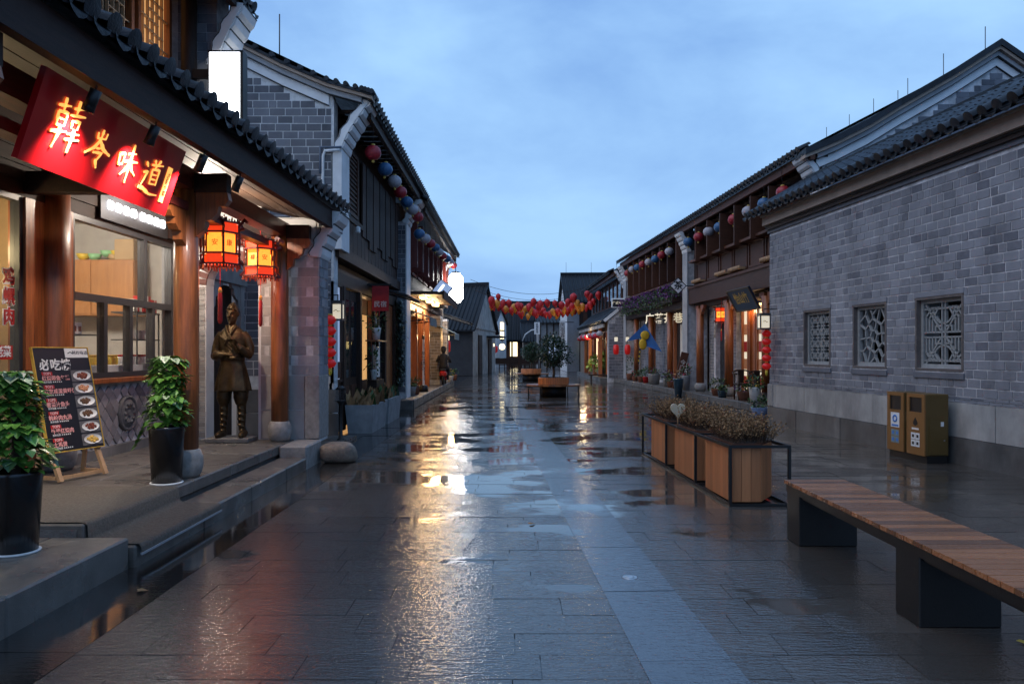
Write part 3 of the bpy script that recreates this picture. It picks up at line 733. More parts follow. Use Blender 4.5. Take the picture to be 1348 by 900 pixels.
# columns on stone drums
for (xc, yc, zt, k) in ((-3.13, 4.0, 3.22, 1), (-3.13, 7.30, 3.22, 1), (-3.13, 10.24, 3.22, 1), (-4.66, 7.72, 3.6, 1.4)):
    c = MB().lathe([(.112*k, .56), (.116*k, 1.2), (.115*k, 2.2), (.106*k, zt)], (xc, yc, 0), 20).build('column', 'timber_varnish', rest)
    MB().lathe([(.115*k, .30), (.14*k, .34), (.155*k, .42), (.152*k, .50), (.125*k, .565), (.11*k, .57)], (xc, yc, 0), 20).build('column_base', 'granite', rest)
# beams: along the columns and from each column back to the wall
MB().box((-3.22, 2.5, 3.05), (-3.04, 10.44, 3.24)).build('beam', 'timber_red', rest)
MB().box((-3.20, 2.5, 2.84), (-3.07, 10.44, 2.92)).build('tie_beam', 'timber_red', rest)
scroll = [(0, 0), (.40, 0), (.42, -.07), (.36, -.13), (.29, -.13), (.27, -.2), (.20, -.26), (.12, -.27), (.10, -.36), (.0, -.42)]
for yc in (4.0, 7.30, 10.24):
    MB().box((-4.65, yc-.07, 3.02), (-3.23, yc+.07, 3.22)).build('cross_beam', 'timber_beam', rest)
    MB().box((-3.03, yc-.06, 3.02), (-2.72, yc+.06, 3.20)).build('beam_end', 'timber_beam', rest)
    p = [(-3.02 + a*.75, 3.02 + c) for a, c in scroll]
    MB().prism(p, yc-.045, yc+.045, 'uz').build('bracket', 'timber_varnish', rest)
    for sg in (-1, 1):
        if yc == 10.24 and sg > 0: continue
        p = [(yc + sg*(.11 + a*.8), 2.84 + c*.8) for a, c in scroll]
        MB().prism(p, -3.175, -3.085, 'vz').build('bracket', 'timber_varnish', rest)
# sloping porch ceiling of boards
for i in range(7):
    f0, f1 = i/7, (i+1)/7
    xa, xb = -4.63+1.95*f0, -4.63+1.95*f1-.012; za, zb = 3.80-.50*f0, 3.80-.50*f1
    b = MB(); i0 = b.pts([(xa, 2.4, za), (xb, 2.4, zb), (xb, 10.75, zb), (xa, 10.75, za), (xa, 2.4, za+.02), (xb, 2.4, zb+.02), (xb, 10.75, zb+.02), (xa, 10.75, za+.02)])
    for q in ((0,3,2,1),(4,5,6,7),(0,1,5,4),(1,2,6,5),(2,3,7,6),(3,0,4,7)): b.face([i0+k for k in q])
    b.build('ceiling_board', 'timber_ceiling', rest)
# eave: deep fascia and tiles (the eave runs slightly out of parallel)
EV = lambda y: -2.72 + .026*y
b = MB(); i0 = b.pts([(EV(2)-.02, 2, 3.20), (EV(2)-.10, 2, 3.20), (EV(2)-.10, 2, 3.46), (EV(2)-.02, 2, 3.46), (EV(11)-.02, 11, 3.20), (EV(11)-.10, 11, 3.20), (EV(11)-.10, 11, 3.46), (EV(11)-.02, 11, 3.46)])
for q in ((0,3,2,1),(4,5,6,7),(0,1,5,4),(1,2,6,5),(2,3,7,6),(3,0,4,7)): b.face([i0+k for k in q])
b.build('fascia', 'timber_beam', rest)
tile_roof(rest, TL, 2.0, 11.05, 4.65+EV(2)+.07, 3.56, .0, 4.30, 1, .25, True, skew=.026, name='porch_roof')
# pier with white corbel at the far end of the porch
MB().box((-3.46, 10.47, .26), (-2.66, 10.95, 3.35)).build('pier', 'mortar_white', rest)
TP = frame((0, 10.47), (1, 0), (0, -1))
pat = lambda row: ([.30, .03, .03, .03, .03, .26, .12] if row % 3 == 0 else [.14, .28, .03, .03, .03, .28] if row % 3 == 1 else [.05, .03, .03, .3, .22, .03, .03, .03])
lay_bricks(brick_rects(-3.46, -2.66, 1.18, 2.80, .28, .135, .009, r=rng, pattern=pat), rest, TP, 0, 0, .014, 'brick_pale', most=200)
lay_bricks([(-3.26, .50, .39, .39), (-2.96, .50, .2, .39), (-3.26, .94, .39, .46), (-2.96, .94, .2, .46)], rest, TP, 0, 0, .03, 'stone_pale', name='stone_block')
MB().bbox((-2.855, 10.445, .30), (-2.645, 10.96, 1.175), .01).build('corner_stone', 'granite', rest)
TPs = frame((-2.66, 0), (0, 1), (1, 0))
lay_bricks(brick_rects(10.47, 10.95, 1.18, 2.80, .24, .135, .009, r=rng), rest, TPs, R(90), 0, .02, 'brick_grey', most=200)
MB().box((-3.30, 10.452, 2.82), (-2.70, 10.47, 3.32)).build('plaster_panel', 'plaster_white', rest)
TPc = frame((-2.66, 0), (0, 1), (1, 0))
corbel(rest, TPc, 10.45, 10.97, .0, 2.80, 4, .075, .155)
# end wall of the porch with a brick arch
b = MB(); ax0, ax1, cx_, cz_, rr = -4.22, -3.50, -3.86, 2.42, .36
arc = [(cx_+rr*math.cos(R(a)), cz_+rr*math.sin(R(a))) for a in range(0, 181, 15)]
b.box((-4.65, 10.48, .26), (ax0, 10.75, 3.7)); 
pl = [(ax1, 2.42), (ax1+.04, 2.42), (ax1+.04, 3.7), (ax0, 3.7)] + [(x, z) for x, z in reversed(arc)][0:13]
b.prism(pl, 10.48, 10.75, 'uz'); b.box((ax1, 10.48, .26), (ax1+.04, 10.75, 2.42))
b.build('end_wall', 'plaster_white', rest)
for k in range(14):
    a = R(180*(k+.5)/14); put('brick', BRICK['brick_red'], rest, (cx_+(rr+.06)*math.cos(a), 10.475, cz_+(rr+.06)*math.sin(a)), rot=(0, -a, 0), scale=(.13, .03, .075))
lay_bricks(brick_rects(-4.65, -4.23, .32, 2.4, .2, .07, .008, r=rng), rest, frame((0, 10.48), (1, 0), (0, -1)), 0, 0, .02, 'brick_pale', most=80)
# courtyard wall beyond, with a stone-framed doorway
b = MB(TL); b.box((10.75, -.2, .0), (11.62, 0, 4.1)); b.box((12.95, -.2, 0), (13.2, 0, 4.1)); b.box((11.62, -.2, 2.75), (12.95, 0, 4.1)); b.build('yard_wall', 'plaster_white', rest)
MB(TL).box((11.55, -.02, .0), (11.70, .06, 2.62)).build('door_jamb', 'stone_pale', rest)
MB(TL).box((12.87, -.02, .0), (13.02, .06, 2.62)).build('door_jamb', 'stone_pale', rest)
MB(TL).box((11.48, -.02, 2.62), (13.1, .09, 2.86)).build('door_lintel', 'stone_pale', rest)
for sg, u in ((1, 11.70), (-1, 12.87)):
    MB(TL).prism([(u, 2.62), (u+sg*.42, 2.62), (u+sg*.38, 2.55), (u+sg*.30, 2.54), (u+sg*.28, 2.44), (u+sg*.18, 2.38), (u+sg*.1, 2.36), (u+sg*.08, 2.22), (u, 2.16)], .0, .05, 'uz').build('lintel_corbel', 'stone_pale', rest)
MB(TL).box((11.7, -.14, .0), (12.87, -.10, 2.6)).build('yard_door', 'timber_dark', rest)
MB().box((-4.6, 10.96, -.02), (-2.7, 13.2, .05)).build('yard_paving', 'stone_step', rest)
# upper storey, set back
MB(TL).box((2.0, -.5, 4.0), (10.4, -.06, 7.2)).build('upper_wall', 'timber_dark', rest)
for (ua, ub, lit) in ((6.2, 7.15, 0), (7.35, 8.3, 1), (8.45, 9.3, 0), (9.4, 10.32, 1)):
    bk = MB(TL).box((ua, -.058, 5.35), (ub, -.05, 6.9)).build('upper_window', 'glow_warm_soft' if lit else 'glass_dark', rest)
    b = MB(TL)
    for q in fr_(ua, ub, 4.9, 6.95, .07, -.055, .03): b.box(q[:3], q[3:])
    b.box((ua, -.05, 5.26), (ub, .028, 5.36))
    b.build('frame', 'timber_varnish', bk)
    lt = MB(TL); n = 6
    for k in range(1, n): u = ua+.07+(ub-ua-.14)*k/n; lt.box((u-.008, -.04, 5.36), (u+.008, .0, 6.88))
    for k in range(1, 11):
        z = 5.36+1.52*k/11; a = ua+.07+(ub-ua-.14)*((k*2) % 3)/6
        lt.box((a, -.038, z-.008), (min(ub-.07, a+(ub-ua-.14)*.68), .002, z+.008))
    lt.build('lattice', 'timber_pale', bk)
    MB(TL).box((ua+.07, -.03, 4.97), (ub-.07, .012, 5.24)).build('panel', 'timber_varnish', bk)
MB().lathe([(.10, 4.0), (.10, 6.4)], (-4.38, 10.30, 0), 16).build('upper_column', 'timber_dark', rest)
MB().box((-5.0, 10.46, 3.8), (-4.06, 10.90, 6.6)).build('upper_pier', 'mortar', rest)
lay_bricks(brick_rects(-4.6, -4.06, 4.2, 6.5, .26, .13, .009, r=rng), rest, frame((0, 10.46), (1, 0), (0, -1)), 0, 0, .02, 'brick_grey', most=120)
corbel(rest, frame((-4.06, 0), (0, 1), (1, 0)), 10.42, 10.93, .0, 5.42, 5, .075, .17)
tile_roof(rest, TL, 2.0, 11.0, .95, 6.42, -1.6, 7.6, 1, .25, True, name='upper_roof', seg=0)
MB(TL).box((2.0, .80, 6.22), (10.98, .88, 6.36)).build('upper_fascia', 'timber_beam', rest)
for k in range(12): MB(TL).box((4.5+k*.5, -.06, 6.30), (4.56+k*.5, .82, 6.38)).build('rafter', 'timber_brown', rest)

# ---- lamps that light the porch
def point(name, loc, e, col, r=.06, parent=None):
    d = bpy.data.lights.new(name, 'POINT'); d.energy = e; d.color = col; d.shadow_soft_size = r
    o = bpy.data.objects.new(name, d); COL.objects.link(o); o.location = loc
    if parent: o.parent = parent; o.location = Vector(loc) - WL[parent]
    return o
def spot(name, loc, to, e, col, ang=60, blend=.8, r=.04, parent=None):
    d = bpy.data.lights.new(name, 'SPOT'); d.energy = e; d.color = col; d.spot_size = R(ang); d.spot_blend = blend; d.shadow_soft_size = r
    o = bpy.data.objects.new(name, d); COL.objects.link(o)
    o.rotation_euler = (Vector(to)-Vector(loc)).to_track_quat('-Z', 'Y').to_euler(); o.location = loc
    if parent: o.parent = parent; o.location = Vector(loc) - WL[parent]
    return o
dl = empty('ceiling_lamp', (-3.75, 9.1, 3.36), 'small round lamp under the porch ceiling in front of the statue', 'ceiling lamp')
MB().lathe([(.07, 3.36), (.08, 3.40), (.08, 3.50)], (-3.75, 9.1, 0), 16).build('housing', 'paint_white', dl)
MB().lathe([(.001, 3.345), (.062, 3.35), (.062, 3.362)], (-3.75, 9.1, 0), 16).build('diffuser', 'glow_tube', dl)
point('lamp_light', (-3.75, 9.1, 3.27), 110, (1.0, .84, .68), .06, dl)
# ---- the red name board
sg = empty('name_board', (-3.15, 6.1, 2.78), 'big red board with four gold characters hanging between the porch columns', 'sign')
bl, br, tl, tr = Vector((-2.97, 4.56, 2.66)), Vector((-2.97, 6.50, 2.66)), Vector((-2.79, 4.56, 3.21)), Vector((-2.79, 6.50, 3.21))
nrm = (br-bl).cross(tl-bl).normalized(); 
if nrm.x < 0: nrm = -nrm
upv = (tl-bl).normalized()
b = MB(); i0 = b.pts([bl, br, tr, tl, bl-nrm*.04, br-nrm*.04, tr-nrm*.04, tl-nrm*.04])
for q in ((0,1,2,3),(7,6,5,4),(0,4,5,1),(1,5,6,2),(2,6,7,3),(3,7,4,0)): b.face([i0+k for k in q])
b.build('board', 'sign_red', sg)
def brush_strokes(strokes, M, thick, parent, name='brush_character'):
    """one brush-written character: tapering ribbons, pressed at the start and the turns"""
    b = MB(); r = random.Random(len(strokes))
    for pts_, w in strokes:
        p = [Vector((x, y, 0)) for x, y in pts_]; q = []
        for k in range(len(p)-1):
            for t in range(5): q.append(p[k].lerp(p[k+1], t/5))
        q.append(p[-1]); n = len(q); L_, R_ = [], []
        for k in range(n):
            d = (q[min(k+1, n-1)]-q[max(k-1, 0)]).normalized(); s_ = Vector((-d.y, d.x, 0)); f = k/(n-1)
            ww = w*(.55+.55*math.sin(math.pi*min(1, f*1.15+.12)))*(1+.22*r.uniform(-1, 1)); L_.append(q[k]+s_*ww); R_.append(q[k]-s_*ww)
        ring = L_+R_[::-1]; m_ = len(ring)
        i = b.pts([M @ v for v in ring]+[M @ (v+Vector((0, 0, thick))) for v in ring])
        for k in range(n-1): b.face((i+m_+k, i+m_+k+1, i+m_+m_-2-k, i+m_+m_-1-k))
        for k in range(m_): b.face((i+k, i+(k+1) % m_, i+m_+(k+1) % m_, i+m_+k))
    return b.build(name, 'gold_leaf_glow', parent, fix=False)
CH = (
 [([(-.45, .32), (-.05, .38)], .034), ([(-.25, .52), (-.25, .2)], .036), ([(-.40, .20), (-.38, -.08)], .034), ([(-.40, .2), (-.10, .22), (-.13, -.08)], .036), ([(-.38, .06), (-.14, .07)], .022), ([(-.4, -.09), (-.12, -.07)], .026), ([(-.52, -.25), (0, -.17)], .038), ([(-.25, -.08), (-.27, -.3), (-.36, -.58)], .042),
  ([(.08, .36), (.42, .42)], .032), ([(.22, .56), (.2, .22)], .034), ([(.0, .2), (.52, .27)], .036), ([(.12, .1), (.13, -.06)], .03), ([(.12, .1), (.38, .13), (.34, -.06)], .032), ([(.04, -.2), (.46, -.14)], .03), ([(.0, -.33), (.5, -.26)], .036), ([(.25, -.06), (.24, -.3), (.18, -.6)], .044)],
 [([(.04, .52), (.0, .28)], .036), ([(-.17, .42), (-.15, .26), (.2, .30), (.24, .46)], .030), ([(.0, .24), (-.2, .0), (-.55, -.2)], .044), ([(.0, .22), (.22, .02), (.56, -.08)], .056), ([(-.1, .0), (.1, .03)], .03), ([(-.2, -.12), (.2, -.08), (.0, -.34)], .036), ([(-.02, -.28), (.10, -.50)], .042)],
 [([(-.46, .2), (-.42, -.12)], .036), ([(-.46, .2), (-.2, .23), (-.24, -.1)], .038), ([(-.42, -.1), (-.22, -.08)], .03), ([(-.05, .25), (.35, .32)], .036), ([(-.16, .02), (.5, .1)], .04), ([(.18, .55), (.14, .0), (.12, -.54)], .042), ([(.12, .03), (-.02, -.2), (-.22, -.36)], .036), ([(.16, .03), (.3, -.15), (.52, -.28)], .046)],
 [([(.0, .52), (.07, .42)], .036), ([(.32, .55), (.2, .42)], .034), ([(-.12, .36), (.5, .43)], .036), ([(.16, .38), (.08, .27)], .026), ([(-.03, .24), (-.02, -.18)], .034), ([(-.03, .24), (.36, .28), (.33, -.18)], .036), ([(.0, .1), (.32, .12)], .024), ([(.0, -.03), (.32, -.02)], .024), ([(-.02, -.17), (.34, -.15)], .028), ([(-.42, .40), (-.3, .28)], .04), ([(-.46, .1), (-.26, .15), (-.36, -.1), (-.44, -.26)], .036), ([(-.55, -.32), (-.3, -.34), (.1, -.46), (.55, -.44)], .05)])
rv = Vector((0, 1, 0)); M3_ = Matrix((rv, upv, nrm)).transposed().to_4x4()
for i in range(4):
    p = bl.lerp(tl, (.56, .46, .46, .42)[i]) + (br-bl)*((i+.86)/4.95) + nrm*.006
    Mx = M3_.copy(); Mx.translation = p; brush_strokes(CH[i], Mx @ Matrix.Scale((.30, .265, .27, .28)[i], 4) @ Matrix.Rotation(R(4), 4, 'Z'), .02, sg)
p0 = bl.lerp(tl, .42) + (br-bl)*.915 + nrm*.006
sl_ = MB(); a = Vector((0, .038, 0)); c = upv*.15; i0 = sl_.pts([p0-a-c, p0+a-c, p0+a+c, p0-a+c, p0-a-c-nrm*.004, p0+a-c-nrm*.004, p0+a+c-nrm*.004, p0-a+c-nrm*.004])
for q in ((0,1,2,3),(7,6,5,4),(0,4,5,1),(1,5,6,2),(2,6,7,3),(3,7,4,0)): sl_.face([i0+k for k in q])
sl_.build('seal', 'gold_leaf_glow', sg)
text_on('古街小馆', .052, 'paint_red', sg, p0+nrm*.003, (0, 1, 0), upv, vertical=True, extrude=.001)
for (yc, lit) in ((4.85, 1), (5.62, 1), (6.45, 1), (7.25, 1)):
    x = EV(yc)-.06
    s_ = empty('spotlight', (x, yc, 3.2), {4.85: 'leftmost black cylinder spotlight aimed at the red board', 5.62: 'black cylinder spotlight above the second gold character', 6.45: 'black cylinder spotlight at the right end of the red board', 7.25: 'small cylinder spotlight with bright lens right of the red board'}[yc], 'spotlight', 'spotlights under the porch fascia')
    aim = Vector((-.25, .0, -.6)).normalized(); a0 = Vector((x, yc, 3.17)); a1 = a0 + aim*.13
    MB().tube([a0, a1], .036, 12).build('barrel', 'metal_black', s_)
    MB().lathe([(.030, -.012), (.030, -.010)], (0, 0, 0), 12, M=Matrix.Translation(a1+aim*.0) @ aim.to_track_quat('Z', 'Y').to_matrix().to_4x4()).build('lens', 'steel', s_); MB().lathe([(.036, -.02), (.040, .02), (.038, .02), (.034, -.02)], (0, 0, 0), 12, M=Matrix.Translation(a1) @ aim.to_track_quat('Z', 'Y').to_matrix().to_4x4(), cap=False).build('hood', 'metal_black', s_)
    MB().tube([a0, a0+Vector((0, 0, .05))], .008, 6).build('stem', 'metal_black', s_)
    if yc < 7: spot('beam_light', a1+aim*.035, (-2.95, yc+.1, 2.72), 110.0, (1.0, .9, .85), 95, .9, .03, s_)
# ---- small lit letters over the window
led = empty('lit_letter_sign', (-4.6, 8.9, 3.15), 'row of small overexposed white letters above the shop window', 'sign')
MB(TL).box((8.5, .03, 3.0), (10.15, .05, 3.30)).build('backing', 'metal_dark', led)
for i in range(8):
    u = 8.62 + i*.178 + (.05 if i > 3 else 0)
    b = MB(TL); b.bbox((u, .052, 3.12), (u+.105, .085, 3.225), .04); b.build('letter', 'glow_led', led)
point('sign_glow', (-4.3, 9.3, 3.28), 6, (1, .95, .97), .15, led)
# ---- lit white box sign on the upper pier
lb = empty('light_box', (-3.86, 10.25, 4.45), 'blank glowing white box sign fixed to the upper brick pier', 'light box')
MB().box((-4.07, 10.16, 4.35), (-3.60, 10.34, 5.53)).build('case', 'metal_black', lb)
MB().box((-4.045, 10.150, 4.38), (-3.64, 10.159, 5.50)).build('face', 'glow_white', lb)
MB().box((-4.035, 10.341, 4.38), (-3.64, 10.349, 5.50)).build('face', 'glow_white', lb)
MB().box((-4.30, 10.22, 5.18), (-4.07, 10.28, 5.30)).build('bracket', 'metal_black', lb)
# ---- six-sided palace lanterns
def palace_lantern(loc, s, label, rz):
    t = empty('palace_lantern', loc, label, 'lantern', 'lit palace lanterns on the porch')
    L = Vector(loc); M = Matrix.Translation(L) @ Matrix.Rotation(rz, 4, 'Z') @ Matrix.Scale(s, 4)
    def hexp(r, k): a = math.pi*k/3; return (r*math.cos(a), r*math.sin(a))
    for (z0, z1, r0, r1, mm, nm) in ((.40, .52, .235, .235, 'glow_red', 'top_panel'), (.14, .39, .20, .20, 'glow_amber', 'panel'), (.02, .13, .235, .235, 'glow_red', 'bottom_panel')):
        for k in range(6):
            x0, y0 = hexp(r0*.97, k); x1, y1 = hexp(r0*.97, k+1)
            b = MB(); i0 = b.pts([(x0*.92+x1*.08, y0*.92+y1*.08, z0), (x1*.92+x0*.08, y1*.92+y0*.08, z0), (x1*.92+x0*.08, y1*.92+y0*.08, z1), (x0*.92+x1*.08, y0*.92+y1*.08, z1)], M)
            b.face((i0, i0+1, i0+2, i0+3)); b.build(nm, mm, t, fix=False)
    fr2 = MB()
    for (z, r, h) in ((.525, .25, .02), (.395, .25, .022), (.135, .25, .022), (.005, .25, .022)):
        for k in range(6):
            p, q = hexp(r, k), hexp(r, k+1)
            fr2.bar(M @ Vector((*p, z)), M @ Vector((*q, z)), .022*s, h*s)
    for k in range(6):
        p = hexp(.245, k); fr2.bar(M @ Vector((*p, .0)), M @ Vector((*p, .53)), .02*s, .02*s)
        p = hexp(.205, k); fr2.bar(M @ Vector((*p, .13)), M @ Vector((*p, .40)), .016*s, .016*s)
        # carved corner pieces flaring out at the top, drops at the bottom
        a = math.pi*k/3; d = Vector((math.cos(a), math.sin(a), 0))
        for (r0, z0, r1, z1) in ((.25, .50, .32, .58), (.30, .57, .35, .53), (.25, .44, .31, .46), (.25, .05, .30, -.01), (.25, .02, .27, -.06)):
            fr2.bar(M @ (d*r0+Vector((0, 0, z0))), M @ (d*r1+Vector((0, 0, z1))), .014*s, .035*s)
    for k in range(6):
        for j in range(1, 6):
            p, q = Vector((*hexp(.25, k), 0)), Vector((*hexp(.25, k+1), 0)); c = p.lerp(q, j/6)
            fr2.bar(M @ (c+Vector((0, 0, .53))), M @ (c*1.03+Vector((0, 0, .56+.02*(j % 2)))), .018*s, .012*s)
            fr2.bar(M @ (c+Vector((0, 0, .0))), M @ (c*1.0+Vector((0, 0, -.03-.025*(j % 2)))), .018*s, .012*s)
    fr2.build('frame', 'timber_red', t, fix=False)
    for k in range(6):       # dark strokes painted on the lit panels
        p, q = Vector((*hexp(.2015, k), 0)), Vector((*hexp(.2015, k+1), 0))
        c = p.lerp(q, .5); rgt = (q-p).normalized()
        text_on('福寿喜禄安康'[k], .085*s, 'cloth_red', t, M @ (c*1.0+Vector((0, 0, .265))), (M.to_3x3() @ rgt), (0, 0, 1), name='painted_character')
    MB().tube([M @ Vector((0, 0, .5)), M @ Vector((0, 0, 1.0))], .006, 5).build('cord', 'cloth_red', t)
    MB().lathe([(.03, 0), (.04, .02), (.03, .05)], M @ Vector((0, 0, .56)), 8).build('hook', 'timber_red', t)
    MB().tube([M @ Vector((0, 0, .02)), M @ Vector((0, 0, -.28))], .004, 5).build('tassel_cord', 'tassel_red', t)
    MB().lathe([(.012, -.74*s), (.03*s, -.70*s), (.028*s, -.38*s), (.018*s, -.33*s), (.008, -.28*s)], L, 10).build('tassel', 'tassel_red', t)
    MB().lathe([(.02*s, -.36*s), (.026*s, -.32*s), (.012, -.28*s)], L, 10).build('tassel_bead', 'tassel_gold', t)
    point('lantern_light', L+Vector((0, 0, -.12)), 5, (1.0, .22, .07), .16, t)
    return t
palace_lantern((-3.17, 8.25, 2.44), .86, 'glowing six-sided palace lantern beside the middle porch column', R(0))
palace_lantern((-3.21, 9.70, 2.46), .86, 'glowing six-sided palace lantern beside the far porch column', R(38))
# ---- goods in the shop window
tl_ = empty('tube_lamp', (-5.4, 8.8, 3.2), 'white tube lamp on the ceiling inside the restaurant window', 'lamp')
MB().box((-6.2, 8.9, 3.3), (-5.2, 9.04, 3.38)).build('tube', 'glow_tube', tl_); MB().box((-6.25, 8.88, 3.38), (-5.15, 9.06, 3.4)).build('batten', 'paint_white', tl_)
point('room_light', (-5.7, 9.0, 3.1), 130, (1.0, .90, .76), .15, tl_)
cl = empty('cloth_lamp', (-5.2, 6.2, 2.8), 'lamp behind the pale curtain at the left edge', 'lamp')
MB().lathe([(.001, -.06), (.05, -.04), (.05, .04), (.001, .06)], (-4.95, 6.9, 2.75), 10).build('bulb', 'glow_yellow', cl); point('bulb_light', (-5.15, 6.75, 2.5), 30, (1.0, .78, .42), .1, cl)
cup = empty('wall_cupboard', (-5.95, 11.1, 2.05), 'plain orange wooden wall cupboard inside the restaurant', 'cupboard')
MB().box((-6.65, 10.9, 2.02), (-5.42, 11.28, 2.82)).build('carcass', 'cupboard', cup)
for x in (-6.64, -6.03): MB().box((x+.01, 10.885, 2.04), (x+.60, 10.9, 2.80)).build('door', 'cupboard', cup)
for i, (px, mm, lab) in enumerate(((110, 'bowl_yellow', 'yellow bowl at the left on the wall cupboard'), (124, 'bowl_green', 'green bowl left of centre on the wall cupboard'), (139, 'bowl_green', 'green bowl stacked higher at the centre of the cupboard'), (152, 'bowl_yellow', 'yellow bowl at the right on the wall cupboard'), (146, 'bowl_tan', 'tan bowl low at the right on the wall cupboard'))):
    x = (px-674)*.011; MB().lathe([(.04, 0), (.07, .03), (.10, .09), (.085, .088), (.03, .03)], (x, 11.0+.02*i, 2.825 + (.05 if i in (2, 3) else 0)), 14).build('bowl', mm, None, lab, 'bowl', 'bowls on the cupboard')
MB().bbox((-5.72, 10.92, 2.822), (-5.44, 11.2, 3.12), .01).build('carton', 'card_box', None, 'brown carton on top of the wall cupboard', 'carton')
ct = empty('window_counter', (-4.98, 9.3, .3), 'white counter and wire shelf just behind the shop window', 'counter')
MB(TL).box((8.05, -.62, .29), (10.38, -.14, 1.34)).build('counter', 'paint_white', ct)
MB(TL).box((9.75, -.5, 1.65), (10.38, -.16, 1.663)).build('shelf', 'metal_dark', ct); MB(TL).box((8.05, -.5, 1.685), (8.9, -.16, 1.698)).build('shelf', 'metal_dark', ct)
MB(TL).box((9.75, -.5, 2.0), (10.38, -.16, 2.018)).build('shelf', 'metal_dark', ct)
for u in (9.76, 10.36): MB(TL).box((u, -.18, 1.18), (u+.015, -.165, 2.0)).build('upright', 'metal_dark', ct)
def carton_proto():
    t = empty('carton', (0, 0, 0), 'small white carton', 'carton', 'cartons in the window')
    MB().bbox((-.045, -.045, 0), (.045, .045, .13), .004).build('box', 'paint_white', t); MB().box((.0455, -.03, .03), (.047, .03, .09)).build('print', 'food_red', t); return t
def jar_proto(mm, lid, lab):
    t = empty('jar', (0, 0, 0), lab, 'jar', 'jars in the window')
    MB().lathe([(.034, 0), (.036, .01), (.036, .08), (.026, .095)], (0, 0, 0), 10).build('glass_body', mm, t); MB().lathe([(.03, .095), (.03, .12)], (0, 0, 0), 10).build('lid', lid, t); return t
c0 = carton_proto(); j1 = jar_proto('bowl_yellow', 'paint_gold', 'x'); j2 = jar_proto('pot_white', 'paint_red', 'x'); j3 = jar_proto('pot_white', 'paint_white', 'x')
def row(proto, us, z, lab, v=-.26):
    global _first
    for i, u in enumerate(us):
        o = proto if not proto.get('used') else copy_tree(proto)
        proto['used'] = 1
        o.location = TL @ Vector((u, v, z)); o['label'] = lab
row(c0, [8.18+k*.1 for k in range(6)], 1.345, 'small white printed carton in the row on the counter behind the window')
c1 = copy_tree(c0); row(c1, [8.15+k*.1 for k in range(5)], 1.70, 'small white printed carton on the left upper shelf behind the window')
row(j1, [8.85+k*.078 for k in range(8)], 1.345, 'yellow jar in the row on the window counter')
row(j2, [9.5+k*.08 for k in range(9)], 1.345, 'clear jar with red lid in the row on the window counter')
row(j3, [9.82+k*.085 for k in range(5)], 1.665, 'white can on the right shelf behind the window')
for o in (c0, c1, j1, j2, j3):
    for q in ('used',):
        if q in o: del o[q]
for o in COL.objects:
    if 'used' in o: del o['used']
for i, (u, w, h, mm, lab) in enumerate(((9.86, .2, .16, 'menu_cream', 'cream gift box leaning on the top shelf behind the window'), (10.1, .2, .22, 'paint_red', 'tall red gift box on the top shelf behind the window'), (10.31, .12, .18, 'paint_red', 'narrow red gift box at the right end of the top shelf'))):
    t = empty('gift_box', TL @ Vector((u, -.26, 2.02)), lab, 'gift box'); MB(TL).bbox((u-w/2, -.34, 2.02), (u+w/2, -.2, 2.02+h), .004).build('box', mm, t); MB(TL).box((u-w*.1, -.199, 2.02), (u+w*.12, -.197, 2.02+h)).build('band', 'menu_cream' if mm == 'paint_red' else 'paint_red', t)
ch = empty('green_chair', (-5.3, 8.6, .3), 'green plastic chair back seen through the left window pane', 'chair')
MB(TL).bbox((8.72, -.9, 1.72), (9.12, -.86, 2.22), .04).build('backrest', 'chair_green', ch); MB(TL).bbox((8.72, -.9, 1.5), (9.12, -1.3, 1.54), .02).build('seat', 'chair_green', ch)
for (u, v) in ((8.75, -.92), (9.09, -.92), (8.75, -1.27), (9.09, -1.27)): MB(TL).tube([(u, v, .3), (u, v, 1.74 if v > -1 else 1.5)], .015, 6).build('leg', 'chair_green', ch)

# ================================================================== things on the restaurant's platform
def leaf_fan(b, c, d, up, s, m=0, lobes=True):
    """one leaf: a small folded heart, tip along d"""
    d = d.normalized(); x = d.cross(up)
    if x.length < 1e-4: x = d.cross(Vector((1, 0, 0)))
    x.normalize(); n = x.cross(d)
    if lobes: pl = [c, c+x*s*.48-d*s*.12+n*s*.05, c+x*s*.5+d*s*.35+n*s*.08, c+d*s*1.0-n*s*.12, c-x*s*.5+d*s*.35+n*s*.08, c-x*s*.48-d*s*.12+n*s*.05]
    else: pl = [c, c+x*s*.3+d*s*.4+n*s*.05, c+d*s*1.0, c-x*s*.3+d*s*.4+n*s*.05]
    i = b.pts(pl)
    if lobes: b.face((i, i+1, i+2, i+3), m); b.face((i, i+3, i+4, i+5), m)
    else: b.face((i, i+1, i+2), m); b.face((i, i+2, i+3), m)
def foliage(b, c, rad, n, s, r=rng, m=0, lobes=False, shell=.5, lump=.25, droop=0.0):
    c = Vector(c); ph = [(Vector((r.gauss(0, 1), r.gauss(0, 1), r.gauss(0, 1))).normalized(), r.uniform(-lump, lump)) for _ in range(14)]
    for _ in range(n):
        d = Vector((r.gauss(0, 1), r.gauss(0, 1), r.gauss(0, 1))).normalized()
        k = 1 + sum(w*max(0, d.dot(a))**6 for a, w in ph)
        rr = (shell + (1-shell)*r.random()**.6)*k
        p = c + Vector((d.x*rad[0], d.y*rad[1], d.z*rad[2]))*rr
        dd = (d + Vector((r.gauss(0, .6), r.gauss(0, .6), r.gauss(0, .6)-droop))).normalized()
        leaf_fan(b, p, dd, Vector((r.gauss(0, .5), r.gauss(0, .5), 1)), s*r.uniform(.65, 1.25), m, lobes)
